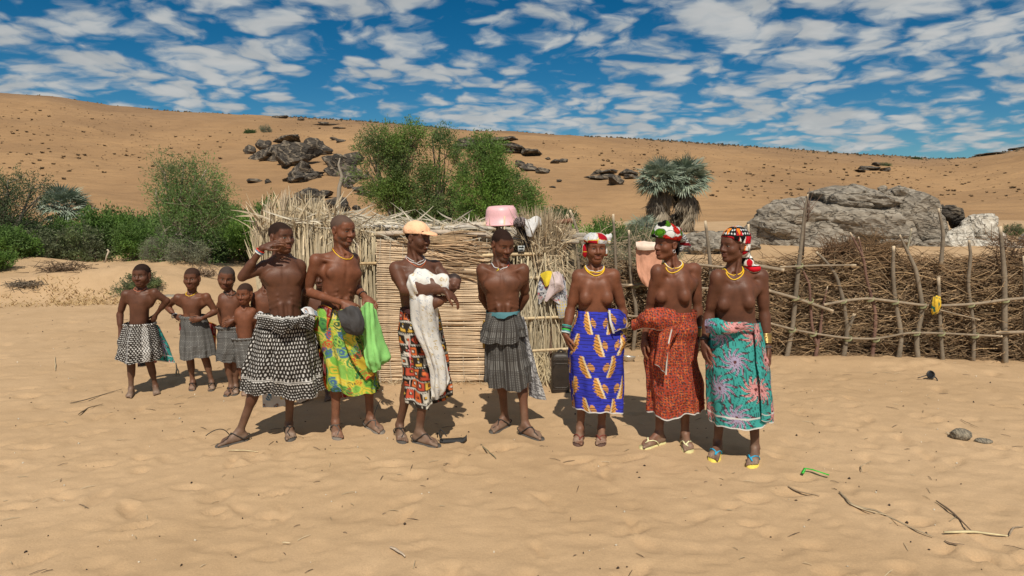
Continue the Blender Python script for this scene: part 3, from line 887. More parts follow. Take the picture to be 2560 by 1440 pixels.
# -- dry grass and litter on the sandy bank
rng = np.random.RandomState(31)
m = MB()
for (x0, x1, y0, y1, n, hgt) in ((-20, 250, 750, 768, 260, .05), (125, 300, 744, 764, 420, .06), (330, 700, 752, 764, 240, .04), (90, 200, 740, 750, 100, .06)):
    for _ in range(n):
        g = G(rng.uniform(x0, x1), rng.uniform(y0, y1)); g[2] = gz(g[0], g[1])
        e = np.array([rng.normal() * .06, rng.normal() * .06, hgt * rng.uniform(.4, 1.2)]); w = np.array([.010, .003, 0])
        m.add([g - w, g + w, g + e], None, [(0, 1, 2)], np.array((.46, .32, .16)) * rng.uniform(.7, 1.15))
obj('dry_grass', m.build('dry_grass', M['straw'], smooth=False), None, kind='stuff', label='strip of short dry straw coloured grass behind the left group', category='grass')


def brush_heap(label, x, y, hw, hh, Y, seed, col):
    rng = np.random.RandomState(seed); c = P(x, y + hh, Y); s = Y / FPX; c[2] = gz(c[0], Y); m = MB()
    for _ in range(260):
        p = rng.normal(size=3) * [hw * s * .5, hw * s * .3, 0] + [0, 0, abs(rng.normal()) * hh * s * .6]
        e = p + rng.normal(size=3) * [hw * s * .35, hw * s * .3, hh * s * .5]; e[2] = max(e[2], .0)
        m.tube(arc3(p, (p + e) / 2 + rng.normal(size=3) * .02, e, 3), [.008, .006, .003], 3, np.array(col) * rng.uniform(.6, 1.5), cap=False)
    thing('dry_brush', label, 'brush', c, me=m.build('dry_brush', M['twig'], smooth=False))


brush_heap('brown dry brush heap on the sandy bank at left', 165, 728, 60, 18, 13.6, 1, (.16, .11, .07))
brush_heap('small dry brush below the bank at the left edge', 70, 745, 40, 8, 12.9, 2, (.14, .11, .08))
brush_heap('pale twiggy litter right of the feathery tree foot', 515, 705, 24, 16, 14.5, 3, (.26, .19, .13))
m = MB(); b0 = P(266, 655, 15.5); m.tube(np.array([P(262, 660, 15.5), P(267, 640, 15.5), P(272, 628, 15.5), P(268, 624, 15.5)]) - b0, [.02, .018, .022, .02], 6, (.5, .42, .32))
thing('stump', 'small pale broken stick standing before the thicket', 'stick', b0, me=m.build('stump', M['wood']))
# ------------------------------------------------------------------ hut
def blades(m, p, d, L, w, bend, col, rng, seg=4):
    """flat straw blades: p roots, d directions, bend sideways; all arrays"""
    n = len(p)
    side = np.cross(d, np.array([0, 1.0, 0.0]) + rng.normal(size=(n, 3)) * .5); side /= np.linalg.norm(side, axis=1)[:, None] + 1e-9
    t = np.linspace(0, 1, seg)
    L = np.broadcast_to(L, (n,)); w = np.broadcast_to(w, (n,))
    C = p[:, None] + d[:, None] * (t[None] * L[:, None])[:, :, None] + bend[:, None] * (t ** 2)[None, :, None]
    W = side[:, None] * (w[:, None] * np.interp(t, [0, .5, 1], [.8, 1, .15])[None])[:, :, None] * .5
    v = np.stack([C - W, C + W], 2).reshape(-1, 3)
    b = (np.arange(n) * seg * 2)[:, None] + (np.arange(seg - 1) * 2)[None]
    q = np.stack([b, b + 1, b + 3, b + 2], -1).reshape(-1, 4)
    m.add(v, q, None, np.repeat(col, seg * 2, 0))


STRAW = np.array((.52, .42, .27))


def straw_cols(rng, n, base=STRAW, var=.25):
    g = rng.uniform(0, 1, (n, 1))
    return np.clip((base * (1 - g * .35) + np.array((.40, .38, .31)) * g * .35) * rng.uniform(1 - var, 1 + var, (n, 1)), 0, .8)


YH = 6.80
hut0 = np.array([P(1085, 968, YH)[0], YH, 0.0])
hut = thing('reed_hut', 'straw and reed hut with a rolled mat over its doorway', 'hut', hut0)
HB = lambda m, name, mat, parent=None, smooth=True, **k: obj(name, m.build(name, M[mat], smooth, org=hut0), parent or hut, **k)
rng = np.random.RandomState(8)

# the mat across the doorway: one reed after another, stitched with cords
mat = obj('door_mat', None, hut)
reed_me = []
for k in range(5):
    m = MB(); n = 12; xs = np.linspace(0, 1, n)
    c = np.array((.66, .50, .335)) * np.random.RandomState(k).uniform(.72, 1.18) * (1 - .12 * (np.arange(n) % 2)[:, None]) * np.ones((n, 3))
    m.tube(np.stack([xs, .010 * vnoise(xs * 3, k, 0, 3), .005 * vnoise(xs * 4, k, 0, 5)], 1), .0078, 5, c)
    reed_me.append(m.build('reed', M['straw']))
zt = P(1085, 600, YH)[2]; nre = 168
for k in range(nre):
    f = k / (nre - 1); z = .012 + f * (zt - .012)
    y = 968 - f * (968 - 600)
    xl = P(np.interp(y, [590, 700, 968], [948, 946, 946]), 800, YH)[0]; xr = P(np.interp(y, [600, 800, 968], [1226, 1220, 1218]), 800, YH)[0]
    o = obj('reed', reed_me[k % 5], mat)
    sag = .03 * max(0, f - .72) / .28
    o.location = (xl - hut0[0] + rng.normal() * .006, -.02 + rng.normal() * .003 - .02 * math.sin(f * 3), z + rng.normal() * .0015)
    o.scale = (xr - xl + rng.normal() * .012, 1, rng.uniform(.9, 1.2)); o.rotation_euler = (0, rng.normal() * .006 + sag * 1.5 * (1 if k % 3 else .6), rng.normal() * .004)
for x in (952, 978, 1008, 1042, 1082, 1120, 1160, 1198, 1216):
    m = MB(); ys = np.linspace(596, 966, 60)
    m.tube([P(x + 1.5 * math.sin(y * .05 + x), y, YH) + [0, -.034 - .004 * (i % 2), 0] for i, y in enumerate(ys)], .0032, 4, (.62, .55, .44))
    HB(m, 'cord', 'straw', mat)
m = MB()                                     # loose reeds slipping out at the mat's top
for k in range(46):
    x0 = rng.uniform(1050, 1150); y0 = rng.uniform(590, 690); x1 = x0 + rng.uniform(60, 110); y1 = y0 + rng.uniform(-6, 30)
    a_, b_ = P(x0, y0, YH) + [0, -.05, 0], P(min(x1, 1232), y1, YH) + [0, -.05 - rng.uniform(0, .02), 0]
    m.tube(arc3(a_, (a_ + b_) / 2 + [0, -.01, rng.normal() * .02], b_, 4), .006, 4, np.array((.52, .36, .22)) * rng.uniform(.6, 1.25))
for k in range(34):
    x0 = rng.uniform(985, 1110); y0 = rng.uniform(585, 606); a_, b_ = P(x0, y0, YH) + [0, -.05, 0], P(x0 + rng.uniform(50, 120), y0 + rng.uniform(-10, 12), YH) + [0, -.06, 0]
    m.tube(arc3(a_, (a_ + b_) / 2 + [0, -.01, rng.normal() * .03], b_, 4), .0065, 4, np.array((.50, .35, .21)) * rng.uniform(.6, 1.25))
HB(m, 'loose_reeds', 'straw', mat, kind='stuff')
m = MB()                                     # frayed straw at the mat's foot and sides
n = 260; xs = rng.uniform(940, 1228, n); p = np.array([P(x, 966, YH) + [0, -.04 - abs(rng.normal()) * .03, -.0] for x in xs]); p[:, 2] = .006
d = np.stack([rng.normal(size=n), rng.normal(size=n) * .4 - .2, np.abs(rng.normal(size=n)) * .25], 1); d /= np.linalg.norm(d, axis=1)[:, None]
blades(m, p, d, rng.uniform(.03, .14, n), .006, rng.normal(size=(n, 3)) * .01, straw_cols(rng, n, np.array((.58, .45, .28))), rng)
HB(m, 'frayed_straw', 'straw', mat, kind='stuff')

# walls of upright reeds
wreed = []
for k in range(6):
    m = MB(); zz = np.linspace(0, 1, 7); r_ = np.random.RandomState(k + 40)
    m.tube(np.stack([.02 * vnoise(zz * 2.5, k, 0, 3), .02 * vnoise(zz * 2.5, k, 0, 4), zz], 1), np.linspace(.0115, .008, 7), 5, np.array((.58, .49, .33)) * r_.uniform(.75, 1.15) * (1 + .12 * r_.normal(size=(7, 1))))
    wreed.append(m.build('reed', M['straw']))


def reed_wall(name, x0, x1, y_top, y_bot, Y0_, Y1_, n, jit=14, lean=.03):
    w = obj(name, None, hut)
    for k in range(n):
        f = (k + rng.uniform(-.3, .3)) / n; Yw = Y0_ + (Y1_ - Y0_) * f + rng.normal() * .02
        x = P(x0 + (x1 - x0) * f, 800, Yw)[0]; zt_ = P(1200, y_top + rng.normal() * jit, Yw)[2]
        o = obj('reed', wreed[k % 6], w)
        o.location = (x - hut0[0], Yw - hut0[1], -.02); o.scale = (rng.uniform(.8, 1.5), 1, zt_ + .02)
        o.rotation_euler = (rng.normal() * .015, rng.normal() * lean, rng.uniform(0, 6))
    return w


reed_wall('reed_wall', 878, 952, 592, 960, 6.95, 6.86, 44)
reed_wall('reed_wall', 1300, 1402, 640, 965, 6.86, 6.80, 74, 10, .05)
reed_wall('reed_wall', 1222, 1262, 560, 960, 6.92, 6.88, 18, 10, .02)
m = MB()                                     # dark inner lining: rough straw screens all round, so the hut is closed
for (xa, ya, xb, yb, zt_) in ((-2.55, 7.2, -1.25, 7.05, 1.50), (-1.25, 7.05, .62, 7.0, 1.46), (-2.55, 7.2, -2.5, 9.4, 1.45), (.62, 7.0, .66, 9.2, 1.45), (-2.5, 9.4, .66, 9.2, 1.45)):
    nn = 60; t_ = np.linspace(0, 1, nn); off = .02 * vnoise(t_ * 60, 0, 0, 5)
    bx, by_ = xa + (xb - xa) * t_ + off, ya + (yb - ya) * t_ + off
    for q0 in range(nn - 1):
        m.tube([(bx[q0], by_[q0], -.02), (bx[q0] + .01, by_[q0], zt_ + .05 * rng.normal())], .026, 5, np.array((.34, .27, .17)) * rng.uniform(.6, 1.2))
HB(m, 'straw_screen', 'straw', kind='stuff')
m = MB()                                     # roof: poles laid across, straw on top
for k in range(26):
    y_ = 6.85 + k * .095; m.tube([(-1.55 + rng.normal() * .15 - (.9 if k > 4 else 0), y_, 1.47 + rng.normal() * .02), (.70 + rng.normal() * .08, y_ - .05, 1.44 + rng.normal() * .02)], .024, 6, np.array((.42, .37, .30)) * rng.uniform(.7, 1.2))
HB(m, 'roof_poles', 'wood', kind='stuff')


def pole(pts, r, col=(.34, .27, .19), parent=None, name='pole', sides=7, root=hut, org=None):
    m = MB(); pts = np.array(pts, float)
    t_ = np.linspace(0, 1, max(len(pts) * 4, 8)); tt_ = np.linspace(0, 1, len(pts))
    q_ = np.stack([np.interp(t_, tt_, pts[:, i]) for i in range(3)], 1)
    ker = np.array([1, 2, 1]) / 4.
    for i in range(3):
        q_[1:-1, i] = np.convolve(q_[:, i], ker, 'valid')
    rr = np.interp(t_, tt_, np.broadcast_to(r, (len(pts),))) * (1 + .10 * vnoise(t_ * 14, pts[0, 0] * 7, 0, 6))
    cc = np.array(col) * (1 + .22 * vnoise(t_ * 9, pts[0, 0] * 5, 0, 7))[:, None]
    ce = cc.copy(); ce[-1] = (.60, .48, .33); ce[0] = (.55, .44, .30)
    m.tube(q_, rr, sides, ce)
    return obj(name, m.build(name, M['wood'], org=hut0 if org is None else org), parent or root)


for (pp, r, c_) in (([P(870, 660, 6.84), P(950, 658, 6.82)], .016, (.50, .36, .20)), ([P(880, 800, 6.84), P(955, 798, 6.82)], .016, (.46, .35, .22)), ([P(880, 902, 6.84), P(955, 905, 6.82)], .014, (.44, .34, .22)),
                    ([P(1178, 640, 6.76), P(1260, 637, 6.75), P(1356, 634, 6.74)], .017, (.56, .43, .26)), ([P(1300, 696, 6.75), P(1352, 694, 6.75)], .016, (.52, .42, .27)), ([P(1300, 797, 6.74), P(1395, 793, 6.72), P(1440, 790, 6.72)], .015, (.56, .44, .27)),
                    ([P(1300, 879, 6.74), P(1420, 872, 6.72)], .014, (.54, .42, .26)), ([P(895, 575, 6.9), P(895, 940, 6.9)], .028, (.25, .19, .14)), ([P(1232, 545, 6.9), P(1234, 960, 6.9)], .03, (.30, .24, .17)), ([P(940, 585, 6.8), P(1100, 580, 6.78), P(1240, 590, 6.8)], .028, (.40, .33, .26)),
                    ([P(1385, 650, 6.86), P(1383, 760, 6.84), P(1380, 965, 6.82)], .055, (.20, .13, .09)), ([P(1362, 640, 6.95), P(1362, 960, 6.95)], .035, (.18, .13, .10)),
                    ([P(900, 565, 6.9), P(1000, 568, 6.86), P(1080, 564, 6.85)], .020, (.50, .47, .42)), ([P(1130, 570, 6.86), P(1215, 562, 6.86)], .036, (.44, .38, .31)), ([P(1040, 575, 6.84), P(1160, 566, 6.84), P(1240, 572, 6.84)], .020, (.48, .44, .38)),
                    ([P(1370, 560, 6.9), P(1412, 553, 6.9), P(1432, 551, 6.9)], .026, (.24, .12, .08)), ([P(1320, 560, 6.9), P(1322, 640, 6.9)], .030, (.52, .40, .25))):
    pole(pp, r, c_)

# thatch: palm leaves on the left wall, straw along the roof edge and the sheaf at the right corner
rng = np.random.RandomState(12)
m = MB()
n = 1500                                      # the upright fan of dry palm leaves at the left
x = rng.uniform(656, 905, n); Yl = 7.0 + rng.uniform(-.12, .25, n)
ybase = rng.uniform(640, 940, n); ytop = np.interp(x, [640, 690, 760, 830, 905], [600, 545, 520, 545, 580]) + rng.normal(size=n) * 22
p = np.array([P(a, b, c) for a, b, c in zip(x, ybase, Yl)]); e = np.array([P(a + dx, b, c) for a, dx, b, c in zip(x, rng.normal(size=n) * 16 + (x - 780) * .06, ytop, Yl)])
d = e - p; L = np.linalg.norm(d, axis=1); d /= L[:, None]
blades(m, p, d, L, rng.uniform(.012, .030, n), np.stack([rng.normal(size=n) * .04, -np.abs(rng.normal(size=n)) * .03, -np.abs(rng.normal(size=n)) * .02], 1), straw_cols(rng, n, np.array((.60, .49, .32))), rng, 5)
n = 150                                       # tips that stand out against the dune
x = rng.uniform(648, 840, n); p = np.array([P(a, rng.uniform(540, 640), 7.0 + rng.normal() * .1) for a in x])
e = np.array([P(a + rng.normal() * 30 - (740 - a) * .12, rng.uniform(470, 555), 7.0 + rng.normal() * .15) for a in x])
d = e - p; L = np.linalg.norm(d, axis=1); d /= L[:, None]
blades(m, p, d, L, rng.uniform(.012, .030, n), np.stack([rng.normal(size=n) * .07, rng.normal(size=n) * .05, -np.abs(rng.normal(size=n)) * .05], 1), straw_cols(rng, n, np.array((.58, .46, .30))), rng, 6)
for (x0, y0, x1, y1, k_) in ((700, 560, 718, 482, 34), (672, 600, 668, 500, 12), (655, 600, 645, 540, 12), (650, 620, 640, 575, 10)):     # bundled leaf bases
    p = np.array([P(x0 + rng.normal() * 4, y0, 6.95) for _ in range(k_)]); e = np.array([P(x1 + rng.normal() * 8, y1 + rng.normal() * 6, 6.95) for _ in range(k_)])
    d = e - p; L = np.linalg.norm(d, axis=1); d /= L[:, None]
    blades(m, p, d, L, .016, rng.normal(size=(k_, 3)) * .02, straw_cols(rng, k_, np.array((.50, .40, .28))), rng, 4)
HB(m, 'thatch', 'straw', smooth=False, kind='stuff')
m = MB()                                      # curling grey-white leaves lying over the roof edge
n = 900
x = rng.uniform(700, 1235, n); p = np.array([P(a, np.interp(a, [700, 800, 900, 1235], [560, 548, 566, 578]) + rng.normal() * 10, 6.92 + rng.uniform(-.1, .5)) for a in x])
d = np.stack([rng.choice([-1, 1], n) * rng.uniform(.5, 1, n), rng.normal(size=n) * .4, rng.normal(size=n) * .22], 1); d /= np.linalg.norm(d, axis=1)[:, None]
blades(m, p, d, rng.uniform(.12, .42, n), rng.uniform(.008, .020, n), np.stack([rng.normal(size=n) * .03, rng.normal(size=n) * .05, rng.normal(size=n) * .06 - .02], 1), straw_cols(rng, n, np.array((.60, .54, .43))), rng, 6)
n = 420                                       # straw ends poking up from the roof
x = rng.uniform(880, 1240, n); p = np.array([P(a, 585 + rng.normal() * 8, 6.9 + rng.uniform(-.08, .4)) for a in x])
d = np.stack([rng.normal(size=n) * .35, rng.normal(size=n) * .2, np.ones(n)], 1); d /= np.linalg.norm(d, axis=1)[:, None]
blades(m, p, d, rng.uniform(.04, .17, n) * np.where(rng.rand(n) < .08, 1.5, 1), rng.uniform(.006, .014, n), rng.normal(size=(n, 3)) * .02, straw_cols(rng, n), rng, 4)
n = 700                                       # straw hanging under the roof edge
x = rng.uniform(860, 1240, n); p = np.array([P(a, 572 + rng.normal() * 5, 6.86 + rng.uniform(-.05, .1)) for a in x])
d = np.stack([rng.normal(size=n) * .4, rng.normal(size=n) * .1, -np.ones(n)], 1); d /= np.linalg.norm(d, axis=1)[:, None]
blades(m, p, d, rng.uniform(.03, .16, n), rng.uniform(.006, .014, n), rng.normal(size=(n, 3)) * .015, straw_cols(rng, n, np.array((.48, .38, .24))), rng, 4)
HB(m, 'roof_straw', 'straw', smooth=False, kind='stuff')
m = MB()                                      # the sheaf and tangled straw at the right-hand corner
n = 900
x = rng.normal(size=n) * 14 + 1358; p = np.array([P(a, rng.uniform(600, 700), 6.85 + rng.normal() * .06) for a in x])
e = np.array([P(1352 + (a - 1358) * 2.2 + rng.normal() * 16, rng.uniform(515, 600), 6.85 + rng.normal() * .12) for a in x])
d = e - p; L = np.linalg.norm(d, axis=1); d /= L[:, None]
blades(m, p, d, L, rng.uniform(.006, .014, n), rng.normal(size=(n, 3)) * .03, straw_cols(rng, n, np.array((.50, .39, .25)), .35), rng, 5)
n = 500
p = np.array([P(rng.uniform(1340, 1400), rng.uniform(560, 680), 6.85 + rng.normal() * .08) for _ in range(n)])
d = np.stack([np.abs(rng.normal(size=n)) * .8, rng.normal(size=n) * .4, rng.normal(size=n) * .7], 1); d /= np.linalg.norm(d, axis=1)[:, None]
blades(m, p, d, rng.uniform(.06, .24, n), rng.uniform(.005, .012, n), rng.normal(size=(n, 3)) * .04 - [0, 0, .03], straw_cols(rng, n, np.array((.52, .40, .25)), .35), rng, 5)
n = 380
p = np.array([P(rng.uniform(1300, 1400), rng.uniform(640, 690), 6.80 + rng.normal() * .03) for _ in range(n)])
d = np.stack([rng.normal(size=n) * .18, rng.normal(size=n) * .08, -np.ones(n)], 1); d /= np.linalg.norm(d, axis=1)[:, None]
blades(m, p, d, rng.uniform(.3, .95, n), rng.uniform(.006, .013, n), rng.normal(size=(n, 3)) * .03, straw_cols(rng, n, np.array((.58, .50, .35))), rng, 5)
n = 300                                       # reeds splayed on the sand beside the jerrycan
p = np.array([P(rng.uniform(1330, 1372), rng.uniform(880, 950), 6.72 + rng.normal() * .03) for _ in range(n)])
d = np.stack([rng.normal(size=n) * .35, rng.normal(size=n) * .15, -np.ones(n)], 1); d /= np.linalg.norm(d, axis=1)[:, None]
blades(m, p, d, rng.uniform(.05, .22, n), .008, rng.normal(size=(n, 3)) * .03, straw_cols(rng, n, np.array((.58, .48, .30))), rng, 4)
HB(m, 'straw_sheaf', 'straw', smooth=False, kind='stuff')

# ------------------------------------------------------------------ brushwood fence
YF = lambda x: np.interp(x, [1380, 1560, 1960, 2200, 2560, 2700], [8.7, 8.35, 7.95, 7.92, 7.72, 7.66])
f0 = np.array([P(2200, 905, 7.9)[0], 7.9, 0.0])
fence = thing('brushwood_fence', 'brushwood fence of crooked posts, rails and dry branches', 'fence', f0)
POSTS = [([(1964, 908), (1981, 825), (1990, 731), (2001, 630), (2011, 525), (2020, 485)], (.030, .027, .026, .024, .014, .006), 0), ([(2044, 868), (2029, 814), (2024, 712), (2005, 671)], (.018, .017, .015, .010), 1),
         ([(2036, 908), (2050, 832), (2056, 772), (2069, 716)], (.022, .018, .012, .006), 1), ([(2107, 904), (2119, 825), (2108, 750), (2091, 690), (2066, 655), (2041, 630)], (.030, .027, .023, .021, .017, .012), 0),
         ([(2119, 828), (2136, 784)], (.022, .019), 0), ([(2179, 906), (2191, 787), (2166, 697), (2159, 645), (2125, 581)], (.024, .021, .018, .015, .010), 1), ([(2157, 640), (2146, 592)], (.012, .008), 1),
         ([(2245, 904), (2254, 844), (2237, 750), (2232, 682), (2234, 615)], (.030, .027, .026, .024, .018), 0), ([(2296, 910), (2290, 851), (2307, 769), (2290, 675), (2268, 628), (2249, 587)], (.032, .030, .027, .024, .019, .010), 0), ([(2268, 628), (2279, 571)], (.012, .007), 2),
         ([(2357, 915), (2350, 814), (2346, 690)], (.025, .022, .018), 0), ([(2352, 664), (2359, 585), (2346, 521)], (.024, .021, .012), 0), ([(2432, 915), (2436, 825), (2419, 712), (2427, 637), (2422, 600)], (.024, .022, .020, .018, .012), 0),
         ([(2513, 917), (2511, 814), (2511, 682), (2500, 566)], (.034, .032, .028, .018), 0), ([(2566, 915), (2562, 780), (2560, 640)], (.022, .020, .016), 0),
         ([(1450, 880), (1448, 668), (1436, 600), (1418, 535)], (.024, .022, .020, .015), 0), ([(1492, 870), (1478, 668), (1452, 600), (1425, 525)], (.024, .022, .020, .015), 0), ([(1545, 880), (1540, 665), (1533, 535)], (.022, .020, .014), 0),
         ([(1582, 882), (1592, 780), (1577, 690), (1574, 640), (1572, 575)], (.026, .024, .022, .020, .013), 0), ([(1790, 890), (1778, 720), (1775, 650), (1763, 552)], (.026, .024, .022, .016), 0), ([(1690, 885), (1690, 700), (1694, 620)], (.022, .020, .014), 0), ([(1880, 900), (1874, 700), (1871, 560)], (.024, .020, .013), 0)]
BARK = [(.205, .168, .125), (.17, .098, .075), (.27, .25, .18)]
for pts, r_, kd in POSTS:
    pole([P(x, y, YF(x) - .03) if y < 880 else P(x, y, YF(x) - .03) * [1, 1, 0] + [0, 0, -.06] for x, y in pts], r_, BARK[kd], None, 'post', 8, fence, f0)
RAILS = [([(1915, 725), (1990, 746), (2082, 778)], .020), ([(2060, 762), (2120, 751), (2170, 746), (2235, 754), (2310, 764), (2370, 764), (2440, 760), (2510, 750), (2570, 745)], .017), ([(1915, 806), (1990, 826), (2060, 838), (2120, 846), (2190, 848), (2270, 832), (2350, 833), (2440, 838), (2505, 841)], .014),
         ([(2490, 832), (2575, 830)], .019), ([(1890, 664), (1960, 676)], .022), ([(1950, 668), (2040, 664), (2140, 663)], .012), ([(1540, 712), (1600, 713), (1680, 718), (1790, 722)], .015), ([(1545, 790), (1640, 792), (1790, 800), (1900, 805)], .014), ([(1735, 660), (1800, 668), (1900, 672)], .016), ([(1400, 735), (1500, 725), (1580, 712)], .014), ([(2350, 775), (2450, 800)], .008)]
for pts, r_ in RAILS:
    pole([P(x, y, YF(x) - .075) for x, y in pts], r_, (.26, .205, .145), None, 'rail', 7, fence, f0)
for x, y in ((1988, 745), (2024, 752), (2107, 752), (2175, 747), (2237, 754), (2306, 764), (2426, 761), (2512, 750), (1980, 824), (2032, 834), (2120, 846), (2189, 848), (2290, 832), (2352, 833), (2436, 838), (1998, 664), (1592, 713)):
    m = MB(); th = np.linspace(0, 2 * np.pi, 12, endpoint=False); c = P(x, y, YF(x) - .055)
    for dz in (-.008, .004):
        m.tube(c + np.stack([np.cos(th) * .038, np.sin(th) * .052, dz + .02 * np.sin(th + 1)], 1), .0042, 5, (.36, .37, .20), closed=True)
    obj('tie', m.build('tie', M['straw'], org=f0), fence)
rng = np.random.RandomState(15)
m = MB()


def twigs(n, x0, x1, ylo, yhi, back, length, rad, col, horiz=.8, fan=0.0):
    for _ in range(n):
        x = rng.uniform(x0, x1); Yt = YF(x) + rng.uniform(*back)
        yt = rng.uniform(ylo, yhi); p = P(x, yt, Yt); p[2] = max(p[2], .01)
        a = rng.normal() * (1 - horiz) * 2.2
        d = np.array([math.cos(a) * rng.choice([-1, 1]), rng.normal() * .25, math.sin(a)]); L = length * rng.uniform(.5, 1.4)
        e = p + d * L; e[2] = max(e[2], .01)
        mid = (p + e) / 2 + rng.normal(size=3) * L * .10
        c = np.array(col) * rng.uniform(.55, 1.5)
        r = rad * rng.uniform(.6, 1.4)
        m.tube(np.array([p, mid, e]), [r, r * .8, r * .4], 3, c, cap=False)


ymin = 648
twigs(7600, 1930, 2640, 655, 905, (.02, .36), .26, .0031, (.255, .172, .102), .84)
twigs(900, 1930, 2640, 655, 905, (.0, .15), .36, .0046, (.38, .26, .145), .82)
twigs(1300, 1930, 2640, 640, 700, (.05, .5), .26, .0042, (.25, .155, .082), .85)
twigs(500, 2060, 2140, 610, 660, (.05, .4), .18, .004, (.15, .09, .05), .6)
twigs(380, 2160, 2240, 608, 668, (.05, .4), .20, .004, (.17, .105, .055), .6)
twigs(500, 2480, 2640, 590, 700, (.05, .4), .24, .004, (.16, .10, .06), .7)
twigs(2400, 1400, 1940, 650, 880, (.02, .45), .28, .0042, (.25, .165, .095), .75)
twigs(700, 1400, 1640, 600, 760, (.02, .45), .28, .0042, (.34, .27, .18), .45)
twigs(380, 1925, 2640, 650, 900, (-.05, .05), .22, .0032, (.32, .23, .14), .7)
obj('brushwood', m.build('brushwood', M['twig'], smooth=False, org=f0), fence, kind='stuff')
m = MB()                                       # dark leafy core that closes the fence
n = 13000; x = rng.uniform(1400, 2660, n); Yt = YF(x) + rng.uniform(.10, .50, n)
top = np.interp(x, [1400, 1600, 1930, 2000, 2100, 2300, 2500, 2660], [665, 665, 665, 672, 650, 662, 650, 600])
yy = top + (905 - top) * rng.uniform(0, 1, n)
p = np.array([P(a, b, c) for a, b, c in zip(x, yy, Yt)]); p[:, 2] = np.maximum(p[:, 2], .01)
d = rng.normal(size=(n, 3)) * [1, .5, .5]; d /= np.linalg.norm(d, axis=1)[:, None]
v, q = leaf_quads(p, d, rng.uniform(.05, .15, n), rng.uniform(.02, .04, n), rng)
m.add(v, q, None, np.repeat(np.array((.150, .092, .048)) * rng.uniform(.5, 1.5, (n, 1)), 4, 0))
obj('dry_leaves', m.build('dry_leaves', M['twig'], smooth=False, org=f0), fence, kind='stuff')
# thin bare sapling behind the first tall post and a dry stalk
m = MB(); c0 = P(2024, 640, 8.2)
for _ in range(16):
    a_ = P(2016 + rng.normal() * 3, rng.uniform(520, 560), 8.2); e = a_ + np.array([rng.normal() * .09, rng.normal() * .05, rng.uniform(.08, .24)])
    m.tube(arc3(a_, (a_ + e) / 2 + rng.normal(size=3) * .02, e, 5), [.006, .005, .004, .003, .002], 4, (.17, .11, .08))
m.tube([P(2006, 650, 8.2), P(2012, 560, 8.2), P(2024, 470, 8.2)], [.016, .012, .004], 6, (.15, .11, .08))
obj('bare_sapling', m.build('bare_sapling', M['wood'], org=f0), fence)
# ------------------------------------------------------------------ bodies: distance fields turned into one continuous surface
def smin(a, b, k):
    h = np.clip(0.5 + 0.5 * (b - a) / k, 0, 1)
    return b + (a - b) * h - k * h * (1 - h)


